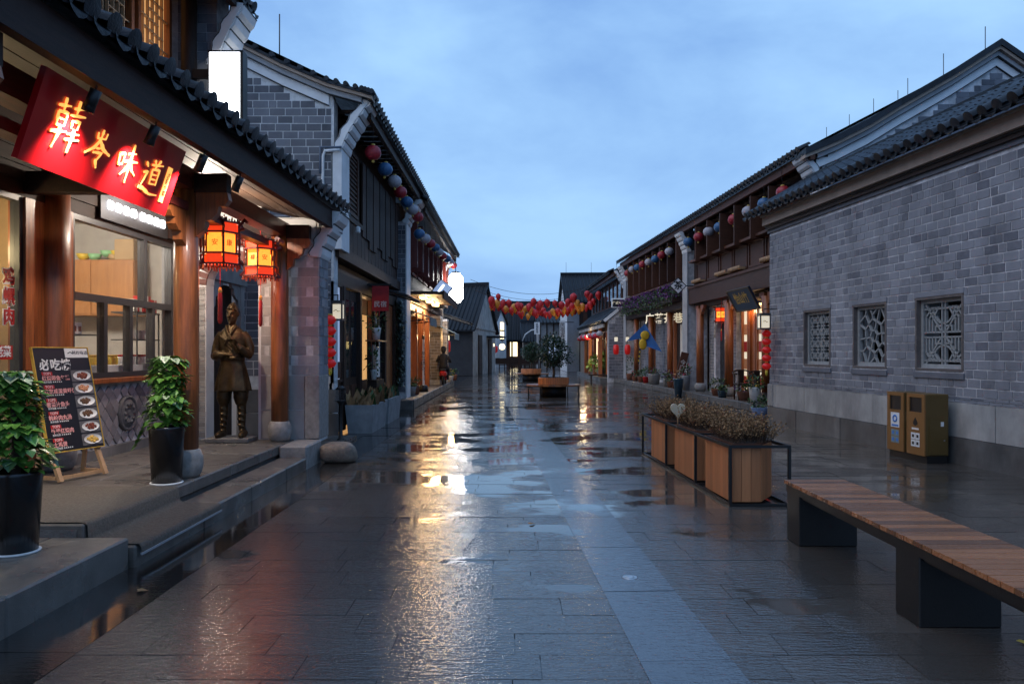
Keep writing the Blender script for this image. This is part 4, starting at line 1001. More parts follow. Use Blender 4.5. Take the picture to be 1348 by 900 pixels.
def potted_ivy(loc, label, seed, lean=0.0, wid=.17):
    r = random.Random(seed); x, y, z = loc
    t = empty('potted_ivy', loc, label, 'potted plant', 'ivy columns in black pots')
    MB().lathe([(.14, 0), (.145, .012), (.13, .014)], (x, y, z), 28).build('saucer', 'paint_white', t)
    MB().lathe([(.128, .014), (.155, .50), (.158, .52), (.148, .522), (.142, .47)], (x, y, z), 32).build('pot', 'pot_black', t)
    MB().lathe([(.001, .475), (.143, .475)], (x, y, z), 20, cap=False).build('soil', 'soil', t)
    MB().tube([(x, y, z+.45), (x+.01, y, z+.8), (x+lean, y, z+1.1)], [.03, .028, .02], 8).build('moss_pole', 'bark', t)
    b = MB(); lp = [r.uniform(.8, 1.25) for _ in range(12)]
    for k in range(720):
        h = r.random()**.85; a = r.uniform(0, 2*math.pi)
        rad = wid*(1.05 - .45*h)*lp[int(h*11)]*(.55+.45*r.random())*(1 + .25*math.sin(a*2+h*9))
        p = Vector((x + rad*math.cos(a) + lean*h, y + rad*math.sin(a), z + .52 + .64*h))
        d = Vector((math.cos(a), math.sin(a), r.uniform(-1.1, .3)))
        leaf_fan(b, p, d, Vector((math.cos(a)*.6, math.sin(a)*.6, 1)), r.uniform(.035, .085), 1 if (h > .93 and r.random() < .35) or r.random() < .02 else 0)
    # a trailing shoot
    for k in range(16):
        tt = k/15; p = Vector((x-.15-.10*tt, y-.06, z+.56-.22*tt)); leaf_fan(b, p, Vector((-.6, r.uniform(-.6, .4), -.5)), Vector((0, 0, 1)), .06)
    b.build('foliage', ['leaf_ivy', 'leaf_pale'], t, kind='stuff', fix=False)
    return t
potted_ivy((-3.155, 6.94, .301), 'ivy column in a tall black pot beside the middle porch column', 3, .01)
potted_ivy((-3.19, 4.88, .214), 'ivy column in a tall black pot at the left edge of the picture', 11, -.02, .175)

# ---- the menu board on its easel
mn = empty('menu_board', (-4.15, 7.4, .30), 'black menu board with dish photos on a pale wooden easel', 'menu board')
B0, B1 = Vector((-4.20, 6.90, .58)), Vector((-4.02, 7.48, .58)); rt = (B1-B0).normalized(); wd_ = (B1-B0).length
up_ = (Vector((-.20, .06, .94))).normalized(); nm_ = rt.cross(up_).normalized(); up_ = nm_.cross(rt)
def mp_(s, t, o=0.0): return B0 + rt*s + up_*t + nm_*o
def panel(b, s0, s1, t0, t1, o0, o1, m=0):
    i = b.pts([mp_(s0, t0, o0), mp_(s1, t0, o0), mp_(s1, t1, o0), mp_(s0, t1, o0), mp_(s0, t0, o1), mp_(s1, t0, o1), mp_(s1, t1, o1), mp_(s0, t1, o1)])
    for q in ((0,3,2,1),(4,5,6,7),(0,1,5,4),(1,2,6,5),(2,3,7,6),(3,0,4,7)): b.face([i+k for k in q], m)
    return b
HB = .98
b = MB(); panel(b, 0, wd_, 0, HB, -.02, 0); board = b.build('board', 'menu_black', mn)
b = MB(); panel(b, -.008, 0, 0, HB, -.025, .006); panel(b, wd_, wd_+.008, 0, HB, -.025, .006); panel(b, -.008, wd_+.008, -.008, 0, -.025, .006); panel(b, -.008, wd_+.008, HB, HB+.008, -.025, .006); b.build('rim', 'paint_gold', board)
b = MB(); panel(b, .34, .60, HB-.095, HB-.005, 0, .003); b.build('logo_label', 'menu_cream', board)
text_on('韩岭味道', .045, 'menu_black', board, mp_(.51, HB-.05, .004), rt, up_, extrude=.0005)
b = MB(); b.tube([mp_(.37, HB-.055, .005), mp_(.40, HB-.04, .005), mp_(.42, HB-.055, .005), mp_(.45, HB-.045, .005)], .004, 4); b.build('logo_stroke', 'menu_black', board)
text_on('必吃榜', .115, 'menu_cream', board, mp_(.215, HB-.17, .003), rt, up_, extrude=.001, bold=.003)
dish = (('红烧带鱼年糕', 'food_red'), ('农家咸蛋黄虾仁', 'food_tan'), ('雪菜汁鱼头', 'food_brown'), ('韩岭肉丸汤', 'food_brown'), ('外婆红烧肉', 'food_red'), ('土鸡煲', 'food_gold'))
for i, (tx, fm) in enumerate(dish):
    t = HB - .275 - i*.125
    b = MB(); panel(b, .055, .165, t+.012, t+.045, 0, .003); b.build('price_tag', 'paint_red', board)
    text_on('TOP%d' % (i+1), .034, 'menu_cream', board, mp_(.11, t+.028, .004), rt, up_, extrude=.0004)
    text_on(tx, .05, 'menu_salmon', board, mp_(.055+.024*len(tx), t-.018, .002), rt, up_, extrude=.0005, bold=.001)
    text_on('推荐指数 ★★★★★', .022, 'menu_cream', board, mp_(.16, t-.052, .002), rt, up_, extrude=.0004)
    b = MB(); panel(b, .37, .605, t-.055, t+.055, 0, .003); ph = b.build('dish_photo', 'food_bg', board)
    M3 = Matrix((rt, up_, nm_)).transposed().to_4x4(); M3.translation = mp_(.487, t, .0035)
    b = MB(); b.lathe([(.001, .002), (.098, .002), (.102, .005)], (0, 0, 0), 20, M=M3, sy=.46, cap=False); b.build('plate', 'menu_cream', board)
    b = MB()
    for _ in range(26):
        a = rng.uniform(0, 6.28); q = rng.random()**.5*.062
        b.lathe([(.001, .003), (.014, .006), (.010, .010), (.001, .011)], (q*math.cos(a), q*math.sin(a)*.42, 0), 6, M=M3)
    b.build('food', fm, board)
def stick(b, a, c, w=.035, h=.03): b.bar(a, c, w, h)
for s in (.05, wd_-.05):
    b = MB(); stick(b, mp_(s, .0, -.04), mp_(s, -.27, -.02) + Vector((.03, 0, 0)) - Vector((0, 0, 0)), .045, .03); stick(b, mp_(s, 0, -.04), mp_(s, HB-.02, -.04), .04, .03); b.build('front_leg', 'timber_pale', mn)
    b = MB(); stick(b, mp_(s, .35, -.06), mp_(s, -.25, -.06) + Vector((-.20, .07, 0)), .035, .03); b.build('rear_leg', 'timber_pale', mn)
b = MB(); stick(b, mp_(.05, -.24, -.03), mp_(wd_-.05, -.24, -.03)); b.build('rail', 'timber_pale', mn)
for s in (.05, wd_-.05):
    b = MB(); stick(b, mp_(s, -.235, -.02)+Vector((0, 0, 0)), mp_(s, -.235, -.06) + Vector((-.20, .07, -.0))); b.build('side_rail', 'timber_pale', mn)

# ---- bronze statue of a cook or servant, hands raised in front
st = empty('bronze_statue', (-3.74, 10.16, .30), 'bronze statue of a robed man holding out his hands by the doorway', 'statue')
sb = MB(); S0 = Vector((-3.74, 10.16, .36))
def rings(b, data, seg=28):
    """data: (z, rx, ry, cx, cy)"""
    pl = []
    for (z, rx, ry, cx, cy) in data:
        for k in range(seg):
            a = 2*math.pi*k/seg; fold = 1
            pl.append((cx+rx*math.cos(a)*fold, cy+ry*math.sin(a)*fold, z))
    i = b.pts(pl, Matrix.Translation(S0))
    for j in range(len(data)-1):
        for k in range(seg): b.face((i+j*seg+k, i+j*seg+(k+1) % seg, i+(j+1)*seg+(k+1) % seg, i+(j+1)*seg+k), 0, True)
    b.face([i+k for k in range(seg)][::-1]); b.face([i+(len(data)-1)*seg+k for k in range(seg)])
def limb(b, ps, rs, seg=12): b.tube([S0+Vector(p) for p in ps], rs, seg)
# legs with wrapped calves, boots
for sx, fx in ((-.115, -.14), (.125, .16)):
    limb(sb, [(sx*.8, 0, .80), (sx, 0, .66), (sx*1.05, -.01, .52), (sx*1.08, -.01, .44)], [.11, .115, .105, .075], 16)
    limb(sb, [(sx*1.08, 0, .47), (sx*1.1, .01, .34), (sx*1.12, .0, .18), (sx*1.13, .0, .09)], [.066, .064, .05, .047], 14)
    for k in range(4): limb(sb, [(sx*1.1-.055, -.03, .40-k*.075), (sx*1.1, -.066, .385-k*.075), (sx*1.1+.055, -.03, .365-k*.075)], [.009, .011, .009], 6)
    limb(sb, [(fx, .05, .055), (fx*1.06, -.06, .05), (fx*1.15, -.155, .035), (fx*1.17, -.19, .03)], [.055, .052, .043, .022], 12)
# robe: skirt flaring, waist, chest, shoulders
n0 = len(sb.v)
pl = []; seg = 48
for (z, rx, ry, fo) in ((.62, .265, .185, .055), (.66, .262, .182, .05), (.78, .235, .165, .04), (.92, .20, .145, .02), (1.0, .175, .13, .006), (1.03, .178, .134, 0), (1.07, .178, .134, 0), (1.10, .17, .125, 0), (1.2, .19, .135, 0), (1.32, .205, .135, 0), (1.40, .185, .11, 0), (1.45, .125, .085, 0), (1.49, .07, .065, 0)):
    for k in range(seg):
        a = 2*math.pi*k/seg; f = 1 + fo*math.sin(a*9+.6) + fo*.5*math.sin(a*5)
        pl.append((rx*math.cos(a)*f, ry*math.sin(a)*f + .01, z))
i0 = sb.pts(pl, Matrix.Translation(S0)); nr = len(pl)//seg
for j in range(nr-1):
    for k in range(seg): sb.face((i0+j*seg+k, i0+j*seg+(k+1) % seg, i0+(j+1)*seg+(k+1) % seg, i0+(j+1)*seg+k), 0, True)
sb.face([i0+k for k in range(seg)][::-1]); sb.face([i0+(nr-1)*seg+k for k in range(seg)])
# crossed collar
limb(sb, [(-.075, -.04, 1.49), (-.03, -.115, 1.40), (.05, -.137, 1.26), (.13, -.11, 1.12)], [.022, .022, .02, .016], 8)
limb(sb, [(.075, -.04, 1.49), (.04, -.115, 1.41), (-.02, -.135, 1.30), (-.06, -.135, 1.24)], [.02, .02, .018, .012], 8)
for k in range(3): limb(sb, [(-.17+.03*k, -.07, 1.36-.05*k), (-.06+.03*k, -.13, 1.30-.07*k), (.06, -.135, 1.20-.05*k)], [.006, .008, .006], 6)
limb(sb, [(-.17, -.05, 1.05), (-.08, -.125, 1.05), (.08, -.125, 1.05), (.17, -.05, 1.05)], .014, 8)
# arms: left of picture forearm across the belly, right of picture forearm raised with an open hand
limb(sb, [(-.15, .01, 1.385), (-.205, .02, 1.31), (-.245, .03, 1.18), (-.255, .0, 1.09)], [.062, .07, .07, .06], 14)
limb(sb, [(-.265, .01, 1.085), (-.19, -.10, 1.085), (-.10, -.16, 1.10), (-.06, -.175, 1.105)], [.062, .064, .058, .034], 14)
limb(sb, [(.15, .01, 1.385), (.205, .02, 1.31), (.25, .03, 1.20), (.255, .0, 1.10)], [.062, .07, .07, .06], 14)
limb(sb, [(.265, .0, 1.095), (.225, -.08, 1.13), (.17, -.155, 1.19), (.14, -.18, 1.235)], [.062, .06, .052, .032], 14)
# hands: palms and five fingers each
def hand(b, w, f, up, sgn):
    w = Vector(w); f = Vector(f).normalized(); up = Vector(up).normalized(); sd = f.cross(up).normalized()*sgn
    limb(b, [w, w+f*.045, w+f*.085], [.026, .032, .030], 10)
    for k, ln in enumerate((.070, .082, .076, .060)):
        o = sd*(-.03+.02*k); p = w+f*.085+o
        limb(b, [p-f*.012, p+f*ln*.45+up*.006, p+f*ln*.8-up*.012, p+f*ln-up*.03], [.0115, .0105, .0095, .007], 7)
    p = w+f*.03-sd*.03; limb(b, [p, p-sd*.03+f*.028, p-sd*.036+f*.062-up*.008], [.014, .012, .008], 7)
hand(sb, (-.065, -.172, 1.105), (1, -.25, .02), (0, -.35, 1), 1)
hand(sb, (.142, -.178, 1.232), (-.55, -.3, .55), (-.3, -.5, -.5), -1)
# neck, head, ears, nose, brow, chin beard, topknot
limb(sb, [(0, .01, 1.45), (0, .0, 1.53), (0, -.005, 1.58)], [.062, .055, .052], 14)
hd_ = []
for (z, rx, ry, cy) in ((1.515, .030, .040, -.045), (1.535, .050, .065, -.025), (1.565, .066, .082, -.012), (1.60, .074, .092, -.002), (1.64, .078, .097, .004), (1.68, .079, .099, .008), (1.72, .076, .094, .012), (1.75, .064, .080, .014), (1.775, .040, .055, .016), (1.785, .018, .022, .016)): hd_.append((z, rx, ry, 0, cy))
rings(sb, hd_, 24)
limb(sb, [(0, -.098, 1.665), (0, -.112, 1.64), (0, -.122, 1.618), (0, -.102, 1.607)], [.010, .012, .016, .010], 8)
for sx in (-1, 1):
    limb(sb, [(sx*.055, -.078, 1.668), (sx*.03, -.097, 1.672), (sx*.012, -.098, 1.666)], [.006, .009, .006], 6)
    limb(sb, [(sx*.046, -.082, 1.648), (sx*.030, -.093, 1.649), (sx*.016, -.094, 1.646)], [.004, .0085, .004], 6)
    limb(sb, [(sx*.078, .005, 1.67), (sx*.088, .012, 1.655), (sx*.086, .01, 1.625), (sx*.078, .004, 1.61)], [.010, .014, .012, .007], 7)
    limb(sb, [(sx*.03, -.088, 1.60), (sx*.045, -.078, 1.62)], [.012, .015], 7)
limb(sb, [(-.028, -.090, 1.585), (0, -.103, 1.588), (.028, -.090, 1.585)], [.004, .007, .004], 6)
limb(sb, [(-.025, -.088, 1.572), (0, -.100, 1.571), (.025, -.088, 1.572)], [.004, .007, .004], 6)
limb(sb, [(0, -.082, 1.552), (0, -.085, 1.52), (0, -.078, 1.485)], [.022, .018, .006], 8)
limb(sb, [(-.075, -.04, 1.70), (-.05, -.085, 1.712), (0, -.10, 1.716), (.05, -.085, 1.712), (.075, -.04, 1.70)], [.008, .009, .009, .009, .008], 6)
limb(sb, [(0, .03, 1.765), (0, .034, 1.785), (0, .034, 1.803)], [.026, .032, .022], 12)
body0 = sb.build('body_raw', 'bronze', None, fix=True)
mr = body0.modifiers.new('r', 'REMESH'); mr.mode = 'VOXEL'; mr.voxel_size = .0095; mr.use_smooth_shade = True
ms_ = body0.modifiers.new('s', 'SMOOTH'); ms_.factor = .5; ms_.iterations = 2
bme = bpy.data.meshes.new_from_object(body0.evaluated_get(bpy.context.evaluated_depsgraph_get())); bme.materials.clear(); bme.materials.append(MATS['bronze'])
bo = bpy.data.objects.new('figure', bme); COL.objects.link(bo); bo.parent = st; bo.location = WL[body0] - WL[st]; bo.scale = (.90, .95, 1.0); bpy.data.objects.remove(body0)
for p_ in bme.polygons: p_.use_smooth = True
MB().bbox((-4.04, 9.98, .30), (-3.47, 10.38, .365), .01).build('plinth', 'stone_face', st)

# ---- boulder at the end of the steps
def boulder(c, sx, sy, sz, seed):
    r = random.Random(seed); b = MB(); n, m_ = 20, 12; pl = []
    ph = [(Vector((r.gauss(0, 1), r.gauss(0, 1), r.gauss(0, 1))).normalized(), r.uniform(-.13, .13)) for _ in range(22)]
    for j in range(m_+1):
        th = math.pi*j/m_
        for k in range(n):
            a = 2*math.pi*k/n; d = Vector((math.sin(th)*math.cos(a), math.sin(th)*math.sin(a), math.cos(th)))
            q = Vector([math.copysign(abs(v)**.55, v) for v in d])
            kk = 1 + sum(w*max(0, d.dot(e))**4 for e, w in ph)
            pl.append((c[0]+q.x*sx*kk, c[1]+q.y*sy*kk, max(0.0, c[2]+q.z*sz*kk)))
    i = b.pts(pl)
    for j in range(m_):
        for k in range(n): b.face((i+j*n+k, i+(j+1)*n+k, i+(j+1)*n+(k+1) % n, i+j*n+(k+1) % n), 0, True)
    return b.build('boulder', 'rock', None, 'rough brown boulder beside the end of the platform steps', 'boulder')
boulder((-2.37, 10.35, .13), .225, .19, .135, 5)

# ================================================================== round eave lanterns (shared)
def globe_proto(mm, name='eave_lantern'):
    t = empty(name, (0, 0, 0), 'x', 'lantern')
    prof = [(.03, -.145), (.09, -.13), (.145, -.075), (.165, 0), (.145, .075), (.09, .125), (.03, .14)]
    MB().lathe(prof, (0, 0, 0), 24, rib=.035).build('globe', mm, t)
    MB().lathe([(.045, .135), (.04, .165)], (0, 0, 0), 10).build('cap', 'tassel_gold', t)
    MB().lathe([(.02, -.20), (.032, -.18), (.025, -.145)], (0, 0, 0), 10).build('bead', 'tassel_gold', t)
    MB().tube([(0, 0, .16), (0, 0, .55)], .006, 5).build('cord', 'cord', t)
    return t
GP = {k: [globe_proto('globe_'+k), False] for k in ('red', 'blue', 'white')}
def eave_lantern(col, loc, label, group, s=1.0):
    p = GP[col]
    if not p[1]: o = p[0]; p[1] = True
    else: o = copy_tree(p[0])
    o.location = loc; o.scale = (s,)*3; o.rotation_euler = (R(rng.uniform(-5, 5)), R(rng.uniform(-5, 5)), rng.uniform(0, 6)); o['label'] = label; o['group'] = group
    return o
nth = ['nearest', 'second', 'third', 'fourth', 'fifth', 'sixth', 'seventh', 'eighth', 'ninth']
for i, (px, c) in enumerate(((491, 'red'), (507, 'blue'), (519.5, 'white'), (527, 'red'), (535.5, 'blue'), (543, 'white'), (550, 'red'))):
    Yl = 2600/(674-px); py = (201, 223, 239, 253, 266, 276, 285.5)[i]
    eave_lantern(c, P(px, py, Yl), f'{nth[i]} eave lantern from the camera under the left timber house, {c} globe', 'lanterns under the left timber house', .95)
for i, (px, py, c) in enumerate(((552, 308, 'blue'), (560, 314, 'white'), (566.7, 320.7, 'red'), (573, 326, 'blue'), (578, 332, 'white'), (583, 337, 'red'), (589, 341, 'blue'), (592.7, 345.5, 'white'), (597, 349, 'red'))):
    Yl = 2500/(674-px); eave_lantern(c, P(px, py, Yl), f'{nth[i]} eave lantern from the camera under the house with lit shopfront, {c} globe', 'lanterns under the house with the lit shopfront', .95)
for i, (px, py, c) in enumerate(((1031, 253, 'red'), (1006, 268, 'blue'), (985, 278.5, 'white'), (966, 289, 'red'), (947, 299, 'blue'), (932.7, 305, 'white'), (919.7, 312, 'red'), (906, 318.6, 'blue'))):
    Yl = 7.3/((px-674)/1000+.052); eave_lantern(c, P(px, py, Yl), f'{nth[i]} eave lantern from the camera on the near right shop house, {c} globe', 'lanterns under the near right shop house', 1.02)
for i, (px, py, c) in enumerate(((881, 331, 'white'), (871, 335.7, 'red'), (862.6, 340.8, 'blue'), (853.8, 345, 'white'), (846, 348, 'red'), (839, 352, 'blue'), (832, 354.7, 'white'), (826, 359.6, 'red'))):
    Yl = 7.3/((px-674)/1000+.052); eave_lantern(c, P(px, py, Yl), f'{nth[i]} eave lantern from the camera on the far right tea house, {c} globe', 'lanterns under the tea house', 1.02)
def lantern_string(loc, label, d=.19, n=5, sp=.17, hang=.25):
    x, y, z = loc; t = empty('lantern_string', loc, label, 'lantern string', 'strings of five red lanterns')
    for k in range(n):
        zc = z - k*sp
        MB().lathe([(.03, -.072), (.07, -.05), (d/2, 0), (.07, .05), (.03, .072)], (x, y, zc), 16, rib=.04).build('globe', 'globe_bright', t)
        MB().lathe([(.032, .07), (.032, .098)], (x, y, zc), 10).build('collar', 'tassel_gold', t)
    MB().lathe([(.008, -.2), (.028, -.16), (.03, -.085), (.012, -.07)], (x, y, z-(n-1)*sp), 8).build('tassel', 'paint_yellow', t)
    MB().tube([(x, y, z+.09), (x, y, z+hang)], .005, 5).build('cord', 'cord', t)
    return t
def box_lamp(c, label, toward, mount, w=.18, h=.22, lit='glow_cream'):
    """small four-sided sign lamp on a bracket"""
    x, y, z = c; t = empty('box_lamp', c, label, 'sign lamp', 'square sign lamps on brackets')
    MB().box((x-w/2+.012, y-w/2+.012, z), (x+w/2-.012, y+w/2-.012, z+h)).build('shade', lit, t)
    b = MB()
    for sx in (-1, 1):
        for sy in (-1, 1): b.box((x+sx*(w/2-.012)-.012, y+sy*(w/2-.012)-.012, z-.01), (x+sx*(w/2-.012)+.012, y+sy*(w/2-.012)+.012, z+h+.01))
    b.box((x-w/2, y-w/2, z+h+.012), (x+w/2, y+w/2, z+h+.06)); b.box((x-w/2, y-w/2, z-.035), (x+w/2, y+w/2, z-.012))
    b.build('frame', 'metal_dark', t)
    MB().tube([(x-.05, y-w/2-.002, z+h*.5), (x-.01, y-w/2-.003, z+h*.62), (x+.02, y-w/2-.003, z+h*.48), (x+.05, y-w/2-.002, z+h*.5)], .006, 4).build('painted_mark', 'paint_black', t)
    b = MB(); b.bar((x, y, z+h+.06), (x, y, z+h+.16), .015, .015); b.bar((x, y, z+h+.15), mount, .016, .016); b.build('bracket', 'metal_black', t)
    return t
lantern_string((-2.86, 11.95, 2.0), 'five red globe lanterns hanging behind the restaurant pier', .2)
box_lamp((-2.76, 12.05, 2.03), 'square sign lamp beside the restaurant pier', None, (-3.15, 12.2, 2.41))
lantern_string((5.31, 15.85, 1.88), 'five red globe lanterns hanging at the corner of the grey brick wall', .21)
box_lamp((5.22, 15.75, 2.0), 'square sign lamp at the corner of the grey brick wall', None, (5.5, 15.75, 2.38), .22, .24)
lantern_string((-3.10, 21.6, 2.02), 'five red globe lanterns beside the brightly lit shopfront', .18)
box_lamp((-3.02, 21.9, 2.1), 'square sign lamp above red lanterns at the lit shopfront', None, (-3.3, 21.9, 2.48))

# ================================================================== left: timber house with a brick gable
hs = empty('timber_house', (-3.15, 17, 0), 'dark timber two-storey house with grey brick gable beyond the restaurant', 'house')
G0 = 13.3                                         # gable plane
rk = [(-2.42, 5.92), (-2.62, 5.98), (-3.2, 6.14), (-4.0, 6.48), (-5.0, 6.98), (-6.0, 7.55), (-6.6, 7.9)]      # raking line, curved
gp = [(-9.5, 0), (-3.12, 0), (-3.12, 5.9)] + rk[2:] + [(-7.4, 7.5), (-9.5, 6.3)]
MB().prism(gp, G0, G0+.3, 'uz').build('gable_wall', 'mortar_white', hs)
TG = frame((0, G0), (1, 0), (0, -1))
clip = [(-9.5, 0), (-3.12, 0), (-3.12, 5.72)] + [(x, z-.30) for x, z in rk[2:]] + [(-7.4, 7.2), (-9.5, 6.0)]
rc = brick_rects(-5.75, -3.16, 1.07, 7.3, .27, .134, .017, clip=clip, r=random.Random(4), half=.12)
see = [q for q in rc if q[1] > 4.3 and q[0] > -5.05 or (1.0 < q[1] < 2.9 and -5.1 < q[0] < -4.2)]
oth = [q for q in rc if q not in see]
lay_bricks(see, hs, TG, 0, 0, .014, 'brick_dark', most=300); lay_bricks(oth, hs, TG, 0, 0, .014, 'brick_dark', most=0)
lay_bricks([(-5.2+.62*i, .22+.42*j, .60, .40) for i in range(4) for j in range(2)], hs, TG, 0, 0, .03, 'stone_base', name='stone_block')
# white raking band with dark lines, stepped out from the brick
def rake(parent, line, y0, y1, offs, thick, m, name):
    b = MB()
    for k in range(len(line)-1):
        (x0, z0), (x1, z1) = line[k], line[k+1]
        i = b.pts([(x0, y0, z0-offs-thick), (x1, y0, z1-offs-thick), (x1, y0, z1-offs), (x0, y0, z0-offs), (x0, y1, z0-offs-thick), (x1, y1, z1-offs-thick), (x1, y1, z1-offs), (x0, y1, z0-offs)])
        for q in ((0,1,2,3),(7,6,5,4),(0,4,5,1),(1,5,6,2),(2,6,7,3),(3,7,4,0)): b.face([i+c for c in q])
    return b.build(name, m, parent)
rake(hs, rk[2:], G0-.035, G0, .16, .17, 'plaster_white', 'rake_band'); rake(hs, rk[2:], G0-.04, G0-.005, .335, .014, 'line_black', 'rake_line')
rake(hs, rk[1:], G0-.10, G0, .06, .085, 'plaster_grey', 'rake_moulding'); rake(hs, rk[1:], G0-.105, G0-.01, .148, .012, 'line_black', 'rake_line')
rake(hs, rk, G0-.17, G0+.1, -.004, .06, 'cornice_tan', 'verge_board'); rake(hs, rk, G0-.20, G0+.35, -.05, .05, 'roof_tile', 'verge_tiles')
# verge: end tiles
for k in range(22):
    t = k/21*(len(rk)-1.001); j = int(t); f = t-j; x = rk[j][0]*(1-f)+rk[j+1][0]*f; z = rk[j][1]*(1-f)+rk[j+1][1]*f
    MB().tube([(x, G0-.23, z+.07), (x, G0+.3, z+.08)], .045, 7).build('verge_tile', 'roof_tile', hs)
# corner pilaster and corbel
MB().box((-3.14, G0-.015, 3.3), (-2.98, G0+.62, 5.06)).build('pilaster', 'plaster_white', hs)
MB().box((-3.155, G0-.021, 3.3), (-3.141, G0-.002, 5.06)).build('pilaster_line', 'line_black', hs)
TQ = frame((-2.98, 0), (0, 1), (1, 0))
corbel(hs, TQ, G0-.02, G0+.62, .0, 5.06, 6, .085, .14)
MB().tube([(-3.30, G0-.05, 3.0), (-3.30, G0-.05, 4.9), (-3.26, G0-.06, 5.0), (-3.0, G0-.06, 5.02)], .028, 8).build('downpipe', 'pipe_white', hs)
MB().tube([(-3.34, G0-.07, 4.6), (-3.34, G0-.07, 5.06), (-2.97, G0-.07, 5.06)], .022, 8).build('drain_pipe', 'pipe_blue', hs)
# street front: upper storey of boards, beam, ground floor posts
TF = frame((-3.15, 0), (0, 1), (1, 0)); E0, E1 = G0+.3, 20.72
MB(TF).box((E0, -.3, 3.2), (E1, -.02, 6.0)).build('upper_wall', 'timber_dark', hs)
pm = cube_mesh('plank', 'timber_plank')
u = E0+.65; k = 0
while u < E1-.1:
    w = rng.uniform(.34, .46); zb = 3.42 if k % 2 else 3.42; p = TF @ Vector((u+w/2, 0.0, 0))
    put('plank', pm, hs, (p.x, p.y, (3.42+4.1)/2), R(90), (w-.02, .03, 4.1-3.42))
    zt = 5.45; zb2 = 3.9 - (.16 if (k//2) % 2 else 0)
    if u > E0+1.9: put('plank', pm, hs, (p.x+.03+.015*(k % 2), p.y, (zb2+zt)/2), R(90), (w-.015, .03, zt-zb2))
    u += w; k += 1
for (ua, ub) in ((E0+.05, E0+.62), (E0+.72, E0+1.75)):
    wn_ = MB(TF).box((ua, -.02, 4.15), (ub, .01, 5.4)).build('shutter', 'timber_dark', hs)
    b = MB(TF)
    for q in fr_(ua, ub, 4.15, 5.4, .07, .0, .05): b.box(q[:3], q[3:])
    b.build('frame', 'timber_brown', wn_)
    for i in range(12): MB(TF).box((ua+.07, .012, 4.28+i*.09), (ub-.07, .035, 4.31+i*.09)).build('slat', 'timber_brown', wn_)
MB(TF).box((E0-.2, -.05, 3.18), (E1, .10, 3.40)).build('floor_beam', 'timber_dark', hs)
MB(TF).box((E0-.2, .0, 4.02), (E1-4.6, .05, 4.12)).build('sill_beam', 'timber_dark', hs)
MB(TF).box((E0-.2, -.1, 2.72), (E1, .02, 3.0)).build('lintel', 'timber_dark', hs)
MB(TF).box((E0-.05, -3.0, 3.0), (E1, -.1, 3.15)).build('ceiling', 'timber_dark', hs)
MB(TF).box((E0, -3.0, 0), (E1, -2.9, 3.0)).build('back_wall', 'room_warm', hs)
for u in (14.02, 15.55, 17.1, 18.6, 20.1): MB(TF).bbox((u, -.12, .05), (u+.18, .05, 2.72), .012).build('post', 'timber_dark', hs)
# white blind bay, door bays, display bay
bl_ = MB(TF).box((G0+.05, -.04, 1.0), (14.0, -.02, 2.68)).build('blind_window', 'screen_blue', hs)
b = MB(TF)
for q in fr_(G0, 14.02, .95, 2.74, .05, -.03, .03): b.box(q[:3], q[3:])
b.build('frame', 'timber_dark', bl_)
MB(TF).box((G0, -.05, .05), (14.02, .0, .95)).build('dado_panel', 'timber_dark', hs)
MB(TF).bbox((13.72, -.01, 1.02), (13.95, .015, 1.32), .01).build('picture_frame', 'timber_brown', hs)
for (ua, ub) in ((14.2, 14.85), (14.87, 15.55), (17.28, 17.9), (17.95, 18.6)):
    d = MB(TF).box((ua, -.08, .1), (ub, -.03, 2.7)).build('door', 'timber_dark', hs)
    MB(TF).box((ua+.1, -.03, 1.0), (ub-.1, -.02, 2.5)).build('pane', 'glass_dark', d)
    MB(TF).box((ua+.1, -.03, .2), (ub-.1, -.015, .85)).build('panel', 'timber_brown', d)
b = MB(TF)
for q in fr_(15.75, 17.1, .2, 2.7, .06, -.08, .0): b.box(q[:3], q[3:])
ds = b.build('display_window', 'timber_varnish', hs)
MB(TF).box((15.8, -.05, .9), (17.05, -.04, 2.65)).build('pane', 'glass', ds); MB(TF).box((15.8, -.06, .25), (17.05, -.03, .9)).build('panel', 'timber_varnish', ds)
MB(TF).box((18.78, -.06, .1), (20.1, -.02, 2.7)).build('board_wall', 'timber_varnish', hs)
MB(TF).box((15.6, -.4, 2.5), (17.0, -.35, 2.6)).build('strip_lamp', 'glow_warm', hs)
# far wing wall
MB().box((-3.5, E1, 0), (-2.90, E1+.75, 5.05)).build('wing_wall', 'mortar', hs)
lay_bricks(brick_rects(-3.4, -2.90, .4, 5.0, .26, .13, .012, r=random.Random(6)), hs, frame((0, E1), (1, 0), (0, -1)), 0, 0, .024, 'brick_dark', most=110)
MB().box((-2.90, E1-.02, .2), (-2.87, E1+.77, 5.0)).build('wing_plaster', 'plaster_white', hs)
corbel(hs, frame((-2.87, 0), (0, 1), (1, 0)), E1, E1+.75, .0, 5.0, 5, .08, .13)
# eave
rf = tile_roof(hs, TF, G0-.15, 22.0, .73, 5.92, -3.3, 7.85, 1, .25, True, name='roof', seg=0)
MB(TF).box((G0+.3, .55, 5.66), (21.9, .63, 5.86)).build('fascia', 'timber_beam', hs)
for k in range(24): MB(TF).box((G0+.4+k*.35, -.05, 5.80), (G0+.46+k*.35, .56, 5.86)).build('rafter', 'timber_dark', hs)
rods(rf, [(-4.1, 13.4, 6.5)], .95)
# bracket rail for the flag sign, alarm light
MB(TF).bar((16.4, .02, 2.95), (16.4, .55, 2.95), .03, .03).build('sign_bracket', 'metal_black', hs)
MB(TF).bbox((15.0, .06, 3.85), (15.1, .14, 3.98), .02).build('wall_lamp', 'paint_white', hs)
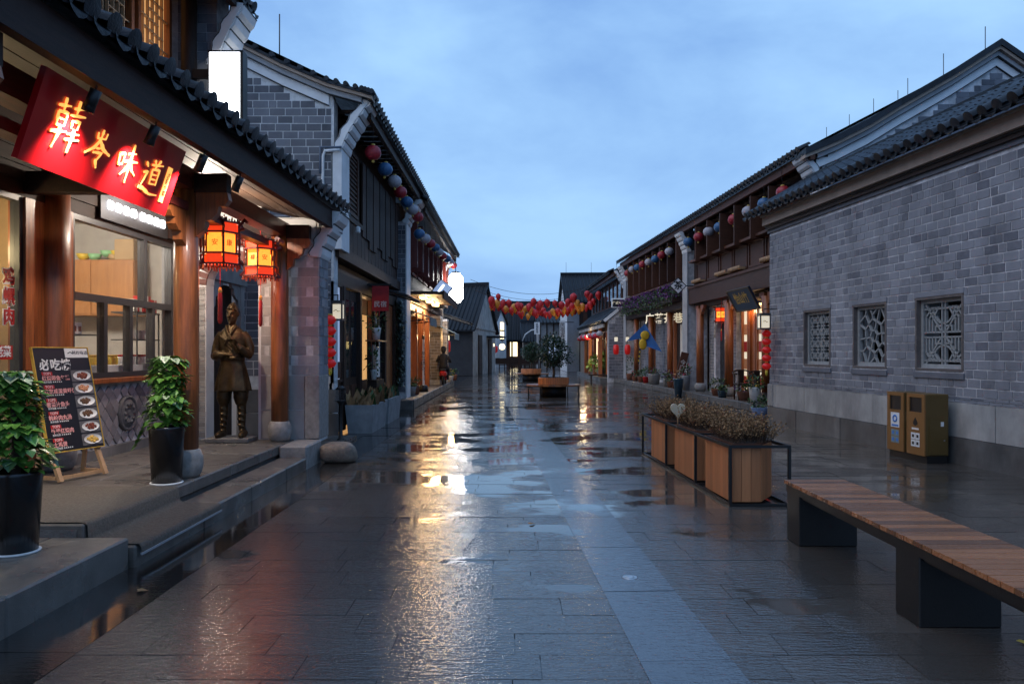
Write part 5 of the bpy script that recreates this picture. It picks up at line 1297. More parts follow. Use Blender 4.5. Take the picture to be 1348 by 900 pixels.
# ---- things along the timber house
fs = empty('flag_sign', (-2.80, 16.4, 2.2), 'small red cloth sign hanging over the timber house entrance', 'sign')
MB().box((-3.02, 16.39, 2.38), (-2.66, 16.405, 2.92)).build('cloth', 'cloth_red', fs); text_on('民宿', .14, 'menu_cream', fs, (-2.84, 16.384, 2.52), (1, 0, 0), (0, 0, 1))
aw = empty('small_awning', (-2.8, 17.3, 2.6), 'dark metal bracket awning above the timber house door', 'awning')
b = MB(TF); b.bar((16.6, .0, 2.95), (16.6, .85, 2.72), .04, .03); b.bar((18.8, .0, 2.95), (18.8, .85, 2.72), .04, .03); b.bar((16.6, .85, 2.72), (18.8, .85, 2.72), .04, .04); b.build('bracket', 'metal_black', aw)
MB(TF).prism([(0.0, 2.98), (.9, 2.72), (.9, 2.74), (0, 3.0)], 16.55, 18.85, 'vz').build('sheet', 'metal_dark', aw)
def stone_planter(y0, y1, lab, seed, dry):
    r = random.Random(seed); t = empty('stone_planter', (-2.8, (y0+y1)/2, 0), lab, 'planter', 'stone planters by the timber house')
    b = MB(); i = b.pts([(-3.02, y0+.03, 0), (-2.58, y0+.03, 0), (-2.58, y1-.03, 0), (-3.02, y1-.03, 0), (-3.07, y0, .52), (-2.54, y0, .52), (-2.54, y1, .52), (-3.07, y1, .52), (-3.03, y0+.05, .52), (-2.59, y0+.05, .52), (-2.59, y1-.05, .52), (-3.03, y1-.05, .52), (-3.03, y0+.05, .44), (-2.59, y0+.05, .44), (-2.59, y1-.05, .44), (-3.03, y1-.05, .44)])
    for q in ((0,3,2,1),(0,1,5,4),(1,2,6,5),(2,3,7,6),(3,0,4,7),(4,5,9,8),(5,6,10,9),(6,7,11,10),(7,4,8,11),(8,9,13,12),(9,10,14,13),(10,11,15,14),(11,8,12,15)): b.face([i+k for k in q])
    b.build('trough', 'pot_stone', t); MB().box((-3.03, y0+.05, .40), (-2.59, y1-.05, .445)).build('soil', 'soil', t)
    b = MB()
    for _ in range(130):
        x, y = r.uniform(-3.0, -2.62), r.uniform(y0+.08, y1-.08); h = r.uniform(.12, .4); d = Vector((r.gauss(0, .3), r.gauss(0, .3), 1))
        leaf_fan(b, Vector((x, y, .44)), d, Vector((r.gauss(0, 1), r.gauss(0, 1), .2)), h, 1 if r.random() < dry else 0, False)
    b.build('grasses', ['leaf_plant', 'leaf_dry'], t, kind='stuff', fix=False)
stone_planter(13.95, 15.5, 'nearer tapered grey stone planter with dry grass', 1, .8)
stone_planter(15.75, 17.4, 'farther tapered grey stone planter with green grass', 2, .35)
vp = empty('lamp_post', (-2.83, 12.55, 0), 'short black post lamp with glass head behind the restaurant pier', 'lamp post')
MB().lathe([(.07, .0), (.07, .05), (.035, .08), (.03, .62), (.05, .66), (.09, .70)], (-2.83, 12.55, 0), 12).build('post', 'metal_black', vp); MB().lathe([(.06, .70), (.09, .76), (.08, .88)], (-2.83, 12.55, 0), 12).build('glass_head', 'glass', vp); MB().lathe([(.10, .88), (.03, .94)], (-2.83, 12.55, 0), 12).build('cap', 'metal_black', vp)
def pot_plant(loc, lab, pot='pot_white', h=.3, r0=.12, leaf='leaf_plant', fr=(.2, .2, .2), n=90, ls=.09, flowers=None, seed=1, cat='potted plant', group=None, taper=.75):
    r = random.Random(seed); x, y, z = loc; t = empty('potted_plant', loc, lab, cat, group)
    MB().lathe([(r0*taper, 0), (r0, h*.92), (r0*1.05, h), (r0*.92, h), (r0*.9, h*.9), (.001, h*.9)], (x, y, z), 18).build('pot', pot, t)
    b = MB(); foliage(b, (x, y, z+h+fr[2]*.7), fr, n, ls, r, shell=.15)
    b.build('foliage', leaf, t, kind='stuff', fix=False)
    if flowers:
        b = MB(); foliage(b, (x, y, z+h+fr[2]*.9), tuple(v*1.02 for v in fr), n//2, ls*.6, r, shell=.8); b.build('flowers', flowers, t, kind='stuff', fix=False)
    return t
sh = empty('display_stand', (-2.95, 16.6, .0), 'narrow wooden display stand with framed pictures at the timber house', 'stand')
MB(TF).box((16.0, .10, .0), (16.9, .30, .9)).build('cabinet', 'timber_dark', sh); MB(TF).box((15.9, .08, 1.72), (17.0, .34, 1.75)).build('shelf', 'timber_varnish', sh)
for u in (15.95, 16.9): MB(TF).box((u, .12, .9), (u+.05, .18, 1.72)).build('upright', 'timber_dark', sh)
for i, (u, w, h, mm) in enumerate(((15.95, .3, .7, 'food_bg'), (16.45, .35, .66, 'menu_cream'))): MB(TF).bbox((u, .20, .95), (u+w, .23, .95+h), .008).build('picture', mm, sh)
MB(TF).bbox((17.15, .06, 1.05), (17.4, .09, 1.75), .005).build('poster', 'paint_white', None, 'narrow white vertical notice beside the timber house display', 'poster')
pot_plant((-2.93, 16.4, 1.755), 'white vase with a bushy plant on the display shelf', 'pot_white', .26, .10, fr=(.22, .22, .2), seed=2)
pot_plant((-2.9, 15.95, .92), 'leafy sprig in a vase on the display cabinet', 'pot_white', .2, .07, leaf='leaf_plant', fr=(.2, .2, .3), seed=3)
iv = empty('climbing_ivy', (-2.95, 19.9, 0.05), 'dark ivy climbing the corner before the lit shopfront', 'climbing plant')
b = MB()
r_ = random.Random(8)
for _ in range(700):
    z = r_.uniform(.6, 2.9); leaf_fan(b, Vector((-3.05+r_.gauss(0, .07), 20.45+r_.gauss(0, .14), z)), Vector((r_.uniform(.2, 1), r_.gauss(0, .7), -.6)), Vector((1, 0, 1)), r_.uniform(.06, .11))
b.build('leaves', 'leaf_tree', iv, kind='stuff', fix=False); MB().tube([(-3.1, 20.45, .05), (-3.06, 20.5, 1.2), (-3.1, 20.4, 2.9)], .02, 6).build('stem', 'bark', iv)

# ================================================================== left: house with the brightly lit shopfront
h3 = empty('lit_shop_house', (-3.0, 27, 0), 'timber house with brightly lit shopfront and small awnings farther down on the left', 'house')
T3 = frame((-3.15, 0), (0, 1), (1, 0)); A0, A1 = 21.47, 33.2
lp_ = MB().box((-9, 19.9, -.05), (-2.62, 34.2, .22)).build('pavement_left', 'stone_step', kind='structure')
for k in range(13): MB().bbox((-2.98, 20.0+k*1.08, .0), (-2.58, 21.07+k*1.08, .235), .012).build('kerb_stone', 'stone_step', lp_)
MB(T3).box((A0, -4, 3.0), (A1, -.02, 5.7)).build('upper_wall', 'timber_dark', h3)
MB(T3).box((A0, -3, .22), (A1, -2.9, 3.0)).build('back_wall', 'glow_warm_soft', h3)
for (ua, ub) in ((22.0, 23.3), (23.5, 24.8), (25.0, 26.3), (26.5, 27.8), (28.4, 29.7), (29.9, 31.2), (31.4, 32.7)):
    w_ = MB(T3).box((ua, -.02, 4.0), (ub, .0, 5.35)).build('upper_window', 'glass_dark', h3)
    b = MB(T3)
    for q in fr_(ua, ub, 3.9, 5.4, .08, .0, .06): b.box(q[:3], q[3:])
    for i in range(1, 5): b.box((ua+(ub-ua)*i/5-.012, .0, 3.98), (ua+(ub-ua)*i/5+.012, .03, 5.32))
    for i in range(1, 5): b.box((ua+.08, .0, 3.98+1.34*i/5-.012), (ub-.08, .028, 3.98+1.34*i/5+.012))
    b.build('frame', 'timber_red', w_)
    for sg, uu in ((-1, ua), (1, ub)):
        b = MB(T3); b.box((uu-.02, .0, 3.95), (uu+.02, .42, 5.35)); b.build('open_shutter', 'timber_red', w_)
MB(T3).box((A0, -.05, 3.0), (A1, .14, 3.3)).build('floor_beam', 'timber_dark', h3)
MB(T3).box((A0, -.2, 2.6), (A1, .0, 3.0)).build('lintel', 'timber_varnish', h3)
for u in (22.6, 24.4, 26.2, 28.0, 29.8, 31.0): MB(T3).bbox((u, -.1, .22), (u+.2, .1, 2.9), .02).build('post', 'timber_varnish', h3)
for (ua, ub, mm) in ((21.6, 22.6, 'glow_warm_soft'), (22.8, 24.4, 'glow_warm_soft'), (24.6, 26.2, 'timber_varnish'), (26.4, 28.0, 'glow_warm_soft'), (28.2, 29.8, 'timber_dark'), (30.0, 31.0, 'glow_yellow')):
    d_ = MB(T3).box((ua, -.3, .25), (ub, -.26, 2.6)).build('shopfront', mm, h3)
    b = MB(T3)
    for q in fr_(ua, ub, .25, 2.6, .07, -.26, -.2): b.box(q[:3], q[3:])
    b.box(((ua+ub)/2-.03, -.26, .3), ((ua+ub)/2+.03, -.2, 2.55)); b.box((ua+.07, -.255, .9), (ub-.07, -.21, .96))
    b.build('frame', 'timber_varnish', d_)
# fascia panel lit from the lamps below the canopy
MB(T3).box((22.0, .02, 2.62), (27.9, .05, 3.0)).build('fascia_panel', 'timber_pale', h3)
# tapering brick piers and end corbel
for (ua, ub) in ((29.6, 30.4), (32.6, 33.3)):
    MB(T3).box((ua, -.3, .2), (ub, .36, 2.9)).build('brick_pier', 'mortar', h3)
    lay_bricks(brick_rects(-3.4, -2.79, .4, 2.85, .24, .11, .014, r=random.Random(3)), h3, frame((0, ua), (1, 0), (0, -1)), 0, 0, .02, 'brick_tan', most=80)
    lay_bricks(brick_rects(ua, ub, .4, 2.85, .24, .11, .014, r=random.Random(3)), h3, frame((-2.79, 0), (0, 1), (1, 0)), R(90), 0, .02, 'brick_tan', most=80)
corbel(h3, frame((-3.0, 0), (0, 1), (1, 0)), 32.7, 33.25, .0, 4.5, 6, .1, .2)
MB().box((-3.5, 32.7, 2.9), (-3.0, 33.25, 5.7)).build('end_pier', 'brick_tan', h3)
tile_roof(h3, T3, 20.9, 33.5, .82, 5.72, -3.3, 7.6, 1, .25, True, name='roof', seg=0)
MB(T3).box((21.5, .62, 5.46), (33.4, .70, 5.66)).build('fascia', 'timber_beam', h3)
def tiled_hood(parent, u0, u1, z, dep, T=T3, name='hood_roof'):
    MB(T).prism([(0, z+.5), (dep, z+.06), (dep, z), (0, z+.4)], u0, u1, 'vz').build(name, 'roof_tile', parent)
    for k in range(int((u1-u0)/.24)+1):
        u = u0+.05+k*.24
        MB(T).tube([(u, .02, z+.53), (u, dep+.02, z+.08)], .05, 6).build('hood_tile', 'roof_tile', parent)
tiled_hood(h3, 33.35, 35.6, 2.7, 1.3)
# canopy, awnings, floodlights
def awning(u0, u1, v0, v1, z0, z1, lab, lights=()):
    t = empty('awning', T3 @ Vector(((u0+u1)/2, v0, z1)), lab, 'awning')
    MB(T3).prism([(v0, z0), (v1, z1), (v1, z1+.03), (v0, z0+.03)], u0, u1, 'vz').build('sheet', 'awning', t)
    MB(T3).box((u0, v1-.02, z1-.22), (u1, v1, z1)).build('valance', 'awning', t)
    for u in (u0+.05, u1-.05): MB(T3).bar((u, v0, z0-.35), (u, v1-.05, z1-.03), .025, .025).build('strut', 'metal_black', t)
    return t
awning(22.4, 24.2, .05, .75, 2.75, 2.5, 'pale grey awning at the near end of the lit shopfront')
awning(29.3, 31.6, .05, .95, 2.6, 2.2, 'pale grey awning at the far end of the lit shopfront')
cn = empty('shop_canopy', (-2.7, 25.6, 3.1), 'flat brown canopy with bright lamps under it over the lit shopfront', 'canopy')
MB(T3).box((22.2, .14, 3.18), (27.6, 1.15, 3.27)).build('roof_sheet', 'timber_dark', cn)
MB(T3).box((22.2, 1.12, 3.05), (27.6, 1.16, 3.30)).build('edge', 'timber_brown', cn)
for u in (23.2, 25.0, 26.8):
    MB(T3).box((u-.35, .35, 3.12), (u+.35, .55, 3.175)).build('lamp', 'glow_warm', cn)
    point('canopy_light', T3 @ Vector((u, .5, 3.0)), 75, (1.0, .64, .30), .10, cn)
point('pier_light', T3 @ Vector((30.6, .7, 2.1)), 38, (1.0, .62, .28), .1, cn)
fl_ = empty('floodlight', (-2.25, 27.0, 3.9), 'square floodlight with bright face above the canopy', 'floodlight')
Mf = Matrix.Translation((-2.5, 27.2, 3.72)) @ Matrix.Rotation(R(35), 4, 'Y') @ Matrix.Rotation(R(-20), 4, 'X')
MB().bbox((-.28, -.06, -.30), (.28, .06, .30), .02, M=Mf).build('housing', 'metal_black', fl_)
MB().box((-.24, -.072, -.26), (.24, -.061, .26), M=Mf).build('face', 'screen_blue', fl_); MB().box((-.08, -.08, -.2), (-.02, -.073, .16), M=Mf).build('glare', 'glow_white', fl_)
MB().box((-2.6, 27.15, 3.27), (-2.5, 27.25, 3.6)).build('yoke', 'metal_black', fl_)
fb = empty('window_box', (-2.6, 29, 3.3), 'window box of flowers on the beam of the lit shop house', 'window box')
MB(T3).box((27.6, .15, 3.3), (31.5, .5, 3.5)).build('trough', 'timber_dark', fb)
b = MB(); r_ = random.Random(9)
for k in range(10): foliage(b, T3 @ Vector((27.8+k*.38, .35, 3.62)), (.25, .25, .22), 60, .09, r_, m=1 if k % 3 == 0 else 0, shell=.2)
b.build('foliage', ['leaf_plant', 'flower_yellow'], fb, kind='stuff', fix=False)
# glowing white lantern on the far corner
wl = empty('white_lantern', (-2.28, 31.2, 3.5), 'tall bright white six-sided lantern at the far left eave corner', 'lantern')
Lw = (-2.30, 31.0, 4.1)
MB().lathe([(.16, -.60), (.29, -.44), (.295, -.05), (.28, 0), (.295, .05), (.29, .44), (.16, .60)], Lw, 6, smooth=False).build('shade', 'glow_lantern', wl)
MB().lathe([(.17, .60), (.15, .66)], Lw, 6, smooth=False).build('cap', 'metal_black', wl); MB().tube([(-2.30, 31.0, 4.75), (-2.30, 31.0, 5.6)], .015, 5).build('cord', 'cord', wl)
# cloth banner column, plants, red lantern at the end
bn = empty('banner_stand', (-2.85, 24.2, .22), 'tall narrow printed banner on a dark base before the lit shopfront', 'banner')
MB(T3).box((24.0, .32, .45), (24.25, .36, 2.0)).build('cloth', 'menu_cream', bn); MB(T3).box((23.98, .31, 1.9), (24.27, .37, 2.02)).build('top_bar', 'metal_black', bn); MB(T3).lathe([(.16, .22), (.13, .42), (.03, .47)], (24.12, .34, 0), 12).build('base', 'metal_black', bn)
text_on('百年老店手工糕点', .16, 'menu_black', bn, T3 @ Vector((24.12, .365, 1.2)), (0, 1, 0), (0, 0, 1), vertical=True); text_on('手工糕点', .16, 'menu_black', bn, T3 @ Vector((23.998, .34, 1.2)), (1, 0, 0), (0, 0, 1), vertical=True)
for i, (u, v, mm, lab) in enumerate(((21.9, .25, 'pot_stone', 'grey pot with low plants at the near corner of the lit shopfront'), (22.5, .28, 'pot_clay', 'clay pot with low plants second along the lit shopfront'), (32.0, .55, 'pot_white', 'white pot with yellow flowers at the far brick pier'), (33.6, .6, 'pot_clay', 'low clay pot at the far end of the lit shop house'))):
    q = T3 @ Vector((u, v, .22)); pot_plant((q.x, q.y, .236), lab, mm, .26, .14, fr=(.18, .18, .15), seed=20+i, flowers='flower_yellow' if i == 2 else None)
rl = empty('hanging_lantern', (-2.75, 36.2, 1.7), 'small red lantern with a square lamp on the dark wall at the lane', 'lantern')
MB().lathe([(.06, -.28), (.13, -.22), (.14, 0), (.13, .22), (.06, .28)], (-3.05, 36.0, 1.75), 14, rib=.03).build('globe', 'globe_bright', rl); MB().box((-3.12, 35.93, 2.06), (-2.98, 36.07, 2.26)).build('lamp', 'glow_window', rl); MB().lathe([(.01, -.38), (.05, -.3), (.05, -.28)], (-3.05, 36.0, 1.75), 8).build('tassel', 'tassel_gold', rl)
# person on a scooter by the shopfront
def person_scooter():
    t = empty('scooter', (-3.0, 30.6, .23), 'dark scooter with red body parked by the lit shopfront', 'scooter')
    x, y = -2.62, 29.3
    for dy in (-.45, .5): MB().lathe([(.10, -.04), (.19, -.045), (.21, 0), (.19, .045), (.10, .04)], (0, 0, 0), 18, M=Matrix.Translation((x, y+dy, .45)) @ Matrix.Rotation(R(90), 4, 'Y')).build('wheel', 'metal_black', t)
    b = MB(); b.bbox((x-.13, y-.6, .55), (x+.13, y-.05, .78), .06); b.bbox((x-.11, y-.1, .42), (x+.11, y+.35, .50), .03); b.bbox((x-.14, y+.28, .45), (x+.14, y+.40, 1.0), .05); b.build('body', 'paint_red', t)
    MB().bbox((x-.12, y-.6, .785), (x+.12, y-.02, .86), .04).build('seat', 'cloth_dark', t)
    MB().tube([(x-.28, y+.28, 1.10), (x, y+.36, 1.12), (x+.28, y+.28, 1.10)], .02, 6).build('handlebar', 'metal_black', t)
    MB().box((x-.06, y-.63, .62), (x+.06, y-.605, .70)).build('tail_light', 'paint_red', t)
    p = MB(); T_ = Matrix.Translation((x, y-.25, .86)); V = lambda *q: T_ @ Vector(q)
    p.lathe([(.13, -.02), (.16, .1), (.145, .25), (.18, .42), (.13, .53), (.05, .58)], V(0, 0, 0), 14, sy=.7)
    for s in (-1, 1):
        p.tube([V(s*.08, 0, .04), V(s*.13, .30, .02), V(s*.14, .38, -.18), V(s*.13, .30, -.40)], [.085, .08, .06, .05], 10)
        p.tube([V(s*.13, .26, -.39), V(s*.14, .42, -.41)], [.05, .04], 8)
        p.tube([V(s*.17, 0, .46), V(s*.24, .12, .28), V(s*.24, .42, .25)], [.06, .055, .04], 10)
        for k in range(4): p.tube([V(s*(.215+.018*k), .43, .255), V(s*(.215+.018*k), .50, .25), V(s*(.215+.018*k), .50, .22)], .010, 5)
        p.tube([V(s*.21, .42, .24), V(s*.19, .48, .23)], .011, 5)
    p.tube([V(0, 0, .55), V(0, .02, .64)], .05, 10); p.lathe([(.05, .60), (.085, .66), (.10, .74), (.09, .82), (.03, .86)], V(0, .02, 0), 14)
    p.build('person', 'cloth_dark', None, 'person in dark clothes sitting on the scooter by the lit shopfront', 'person')
person_scooter()

# ================================================================== the lane's far houses, left
def simple_house(name, lab, base, zt, apex, wall, roof, over=.25, gable_m=None, ridge_dir=None, door=True):
    """base: 4 ground corners (a, b, c, d) with gables on a-b and d-c; ridge runs from mid(a, b) to mid(d, c)"""
    a, b_, c, d = [Vector((x, y, 0)) for x, y in base]; up = Vector((0, 0, 1))
    t = empty(name, (a+b_+c+d)/4, lab, 'house')
    m1, m2 = (a+b_)/2+up*apex, (d+c)/2+up*apex
    w = MB(); w.poly([a, b_, b_+up*zt, m1, a+up*zt]); w.poly([d, c, c+up*zt, m2, d+up*zt]); w.quad(b_, c, c+up*zt, b_+up*zt, 1); w.quad(a, d, d+up*zt, a+up*zt, 1)
    w.build('wall', [gable_m or wall, wall], t)
    rd = (m2-m1).normalized()
    for (e1, e2, nm) in ((a, d, 'roof_slope'), (b_, c, 'roof_slope')):
        out = (e1-(a+b_)/2).normalized()
        s1 = e1+up*zt+out*over-up*over*(apex-zt)/((a-b_).length/2)-rd*.2; s2 = e2+up*zt+out*over-up*over*(apex-zt)/((a-b_).length/2)+rd*.2
        r1, r2 = m1-rd*.2+up*.02, m2+rd*.2+up*.02
        q = MB(); q.quad(s1+up*.1, s2+up*.1, r2+up*.1, r1+up*.1); q.quad(s1, s2, r2, r1); q.quad(s1, s2, s2+up*.1, s1+up*.1); q.quad(s1, r1, r1+up*.1, s1+up*.1); q.quad(s2, r2, r2+up*.1, s2+up*.1)
        so = q.build(nm, roof, t)
        n = int((s2-s1).length/.28); tr_ = MB()
        for k in range(n+1): f = k/max(1, n); tr_.tube([s1.lerp(s2, f)+up*.10, r1.lerp(r2, f)+up*.10], .055, 5)
        tr_.build('tile_rows', roof, so, kind='stuff')
    MB().bar(m1-rd*.25+up*.18, m2+rd*.25+up*.18, .22, .24).build('ridge', roof, t)
    return t, (a, b_, c, d, m1, m2)
g1, cs = simple_house('lane_house', 'low dark house with dirty pale gable at the bend of the street', ((-2.45, 47.5), (-1.25, 57.5), (-9.5, 60), (-10.7, 50)), 3.0, 6.0, 'render_dark', 'roof_far', .4, 'plaster_dirty')
def on_wall(a, b, s, z): d = (b-a).normalized(); return a+d*s+Vector((0, 0, z))
def wall_box(parent, a, b, s0, s1, z0, z1, dep, m, name, off=.0):
    d = (b-a).normalized(); n = Vector((d.y, -d.x, 0)); q = MB()
    c = [a+d*s0+n*off, a+d*s1+n*off, a+d*s1+n*(off+dep), a+d*s0+n*(off+dep)]
    i = q.pts([v+Vector((0, 0, z0)) for v in c]+[v+Vector((0, 0, z1)) for v in c])
    for k in ((0,3,2,1),(4,5,6,7),(0,1,5,4),(1,2,6,5),(2,3,7,6),(3,0,4,7)): q.face([i+j for j in k])
    return q.build(name, m, parent)
A_, B_ = cs[0], cs[1]
wall_box(g1, A_, B_, 2.0, 3.3, 0, 2.6, .08, 'timber_dark', 'door'); wall_box(g1, A_, B_, 6.3, 7.6, 0, 2.4, .08, 'timber_dark', 'door'); wall_box(g1, A_, B_, 5.6, 8.4, 2.5, 2.62, 1.0, 'roof_far', 'door_hood')
wall_box(g1, A_, B_, 0, 10, 3.0, 3.12, .06, 'plaster_dirty', 'string_course'); wall_box(g1, A_, B_, 8.9, 9.0, 1.9, 2.1, .08, 'glow_window', 'wall_lamp')
g2, cs = simple_house('white_house', 'small white gabled house with two lit windows at the end of the street', ((-1.5, 70), (-.55, 72), (-4, 80), (-6, 77)), 4.2, 5.4, 'plaster_white', 'roof_far', .2)
for z in (2.7, 3.55):
    w_ = wall_box(g2, cs[0], cs[1], .95, 1.6, z, z+.7, .06, 'glow_window', 'window')
    wall_box(g2, cs[0], cs[1], .88, 1.67, z-.08, z-.01, .10, 'timber_dark', 'sill')
g3, cs = simple_house('brown_house', 'long dark timber house closing the end of the street', ((-2.2, 86), (-2.2, 94), (6, 94), (6, 86)), 3.2, 7.2, 'timber_brown', 'roof_far', .6)
wl_a, wl_b = Vector((-2.2, 86, 0)), Vector((6, 86, 0))
for i, s in enumerate((.6, 2.0, 3.4, 4.8, 6.2)): wall_box(g3, wl_a, wl_b, s, s+.8, 1.0, 2.6, .06, 'glow_window' if i == 1 else 'glass_dark', 'window'); 
for i in range(9): wall_box(g3, wl_a, wl_b, .1+i, .3+i, 0, 3.1, .10, 'timber_dark', 'post')
wall_box(g3, wl_a, wl_b, 0, 8.2, 2.75, 2.9, 1.0, 'roof_far', 'hood')
wl2 = empty('round_lantern', (-1.0, 70, 2.3), 'round glowing lantern hanging by the white house', 'lantern')
MB().lathe([(.08, -.27), (.22, -.2), (.28, 0), (.22, .2), (.08, .27)], (-.88, 68, 1.95), 16).build('globe', 'glow_window', wl2); MB().tube([(-.88, 68, 2.37), (-.88, 68, 3.6)], .02, 5).build('cord', 'cord', wl2)
rl2 = empty('red_street_lantern', (-1.8, 62, 1.8), 'tiny red lantern on the corner of the bend', 'lantern'); MB().lathe([(.08, -.3), (.24, -.2), (.26, 0), (.24, .2), (.08, .3)], (-1.35, 58.5, 1.7), 12).build('globe', 'globe_bright', rl2); MB().tube([(-1.35, 58.5, 2.0), (-1.35, 58.5, 2.6)], .02, 5).build('cord', 'cord', rl2)
r_ = random.Random(17)
for k in range(9):      # cafe chairs in the distance
    x, y = -1.3+k*.42+r_.uniform(-.1, .1), 62+r_.uniform(-2, 3)
    t = empty('outdoor_chair', (x, y, 0), 'small dark outdoor chair among those at the far end of the street', 'chair', 'chairs at the end of the street')
    MB().box((x-.25, y-.25, .42), (x+.25, y+.25, .48)).build('seat', 'timber_dark', t); MB().box((x-.25, y+.21, .5), (x+.25, y+.25, .98)).build('backrest', 'timber_dark', t)
    for sx in (-1, 1):
        for sy in (-1, 1): MB().box((x+sx*.22-.025, y+sy*.22-.025, 0), (x+sx*.22+.025, y+sy*.22+.025, .42)).build('leg', 'timber_dark', t)

# ================================================================== right: grey brick wall with three lattice windows
TR = frame((7.0, 0), (-.095, 1), (-1, -.095)); AR = math.atan2(1, -.095)
gw = empty('brick_building', (6.2, 8, 0), 'low grey brick building with three lattice windows on the near right', 'building')
WN = ((13.62, 14.56), (11.92, 12.82), (10.17, 11.13))        # window openings along the wall
Wz0, Wz1 = 1.27, 2.25; UA, UB = -3.0, 16.1
core = MB(TR)
core.box((UA, -.35, 0), (UB, .007, Wz0)); core.box((UA, -.35, Wz1), (UB, .007, 4.3))
e = [UA] + [q for w in sorted(WN) for q in w] + [UB]
for i in range(0, len(e), 2): core.box((e[i], -.35, Wz0), (e[i+1], .007, Wz1))
core.build('wall', 'mortar', gw)
MB(TR).box((UB-.30, -3.5, 0), (UB, -.36, 4.3)).build('end_wall', 'mortar', gw)
holes = [(a-.035, b+.035, Wz0-.04, Wz1+.04) for a, b in WN]
rc = brick_rects(7.0, UB, .90, 4.0, .25, .122, .018, holes, r=random.Random(21), half=.22)
vis = [q for q in rc if q[0] > 8.7]; hid = [q for q in rc if q[0] <= 8.7]
vis.sort(key=lambda q: q[0])
lay_bricks(vis, gw, TR, AR, 0, .028, 'brick_grey', most=300, jit=.003)
lay_bricks(hid, gw, TR, AR, 0, .028, 'brick_grey', most=0)
lay_bricks(brick_rects(.0, 3.4, .2, 4.0, .25, .122, .011, r=random.Random(22)), gw, frame((7.0-.095*UB, UB), (1, .095), (0, -1)), 0, -.012, .03, 'brick_grey', most=0)
# thin brick courses over the stone base, stone blocks, dark footing
lay_bricks(brick_rects(7.0, UB, .82, .90, .22, .04, .008, r=random.Random(23)), gw, TR, AR, .004, .03, 'brick_grey', most=90, score=lambda q: abs(q[0]-11))
bl2 = []
u = 6.6
while u < UB: w = min(rng.uniform(1.1, 1.6), UB-u); bl2.append((u+w/2, .585, w-.008, .455)); u += w
lay_bricks(bl2, gw, TR, AR, .01, .05, 'stone_pale', name='stone_block')
bl2 = []; u = 6.3
while u < UB: w = min(rng.uniform(1.2, 1.8), UB-u); bl2.append((u+w/2, .17, w-.008, .36)); u += w
lay_bricks(bl2, gw, TR, AR, .025, .07, 'stone_base', name='footing_stone')
MB(TR).box((UA, -.01, .0), (6.3, .03, .82)).build('stone_base', 'stone_pale', gw)
MB(TR).bbox((UB-.22, -.04, .36), (UB+.02, .055, .82), .01).build('corner_stone', 'granite', gw)
# cornice
for (z0, z1, v, mm) in ((4.0, 4.07, .04, 'brick_dark'), (4.07, 4.13, .08, 'timber_dark'), (4.13, 4.16, .10, 'line_black'), (4.16, 4.34, .16, 'cornice_tan'), (4.34, 4.38, .20, 'plaster_dirty')):
    MB(TR).box((UA, -.3, z0), (UB+.04, v, z1)).build('cornice', mm, gw)
tile_roof(gw, TR, UB+.25, 5.0, .36, 4.43, -.95, 5.20, -1, .25, True, name='roof', seg=.28)
MB(TR).box((4.8, -1.10, 5.15), (UB+.3, -.93, 5.30)).build('ridge', 'roof_tile', gw)
# lattice windows
def seg_bars(b, segs, w, v0, v1, u0, z0, du, dz):
    for (a, c, d, f) in segs:
        p, q = Vector((u0+a*du, 0, z0+c*dz)), Vector((u0+d*du, 0, z0+f*dz)); t = (q-p)
        if t.length < 1e-4: continue
        t.normalize(); n = Vector((-t.z, 0, t.x))*w/2
        e_ = t*w*.3
        pl = []
        for v in (v0, v1):
            for k in (p-e_-n, q+e_-n, q+e_+n, p-e_+n): pl.append((k.x, v, k.z))
        i = b.pts(pl)
        for k in ((0,1,2,3),(7,6,5,4),(0,4,5,1),(1,5,6,2),(2,6,7,3),(3,7,4,0)): b.face([i+j for j in k])
def pat_cross():
    s = []; n = 4
    for i in range(n):
        for j in range(n):
            x, y, h = (i+.5)/n, (j+.5)/n, .5/n
            s += [(x-h, y, x-h*.45, y), (x+h*.45, y, x+h, y), (x, y-h, x, y-h*.45), (x, y+h*.45, x, y+h)]
            k = h*.45
            s += [(x-k, y-k, x+k, y-k), (x+k, y-k, x+k, y+k), (x+k, y+k, x-k, y+k), (x-k, y+k, x-k, y-k)]
    for i in range(1, n):
        s += [(i/n-.03, 0, i/n-.03, 1)] if i == 2 else []
        for j in range(n): s += [(i/n, (j+.25)/n, i/n, (j+.75)/n), ((j+.25)/n, i/n, (j+.75)/n, i/n)]
    return s
def pat_crackle():
    pts = [(.5, .5)] + [(.5+.2*math.cos(R(60*k+20)), .5+.2*math.sin(R(60*k+20))) for k in range(6)] + [(.5+.40*math.cos(R(30*k+8)), .5+.40*math.sin(R(30*k+8))) for k in range(12)] + [(.06, .06), (.94, .06), (.06, .94), (.94, .94), (.5, .02), (.5, .98)]
    s = []
    for i, (x, y) in enumerate(pts):
        poly = [(0, 0), (1, 0), (1, 1), (0, 1)]
        for j, (a, c) in enumerate(pts):
            if i == j: continue
            mx_, my_ = (x+a)/2, (y+c)/2; nx, ny = a-x, c-y; new = []
            for k in range(len(poly)):
                p, q = poly[k], poly[(k+1) % len(poly)]
                dp = (p[0]-mx_)*nx+(p[1]-my_)*ny; dq = (q[0]-mx_)*nx+(q[1]-my_)*ny
                if dp <= 0: new.append(p)
                if dp*dq < 0: t = dp/(dp-dq); new.append((p[0]+(q[0]-p[0])*t, p[1]+(q[1]-p[1])*t))
            poly = new
            if not poly: break
        for k in range(len(poly)):
            p, q = poly[k], poly[(k+1) % len(poly)]
            if (p[0], p[1]) < (q[0], q[1]): s.append((*p, *q))
    return s
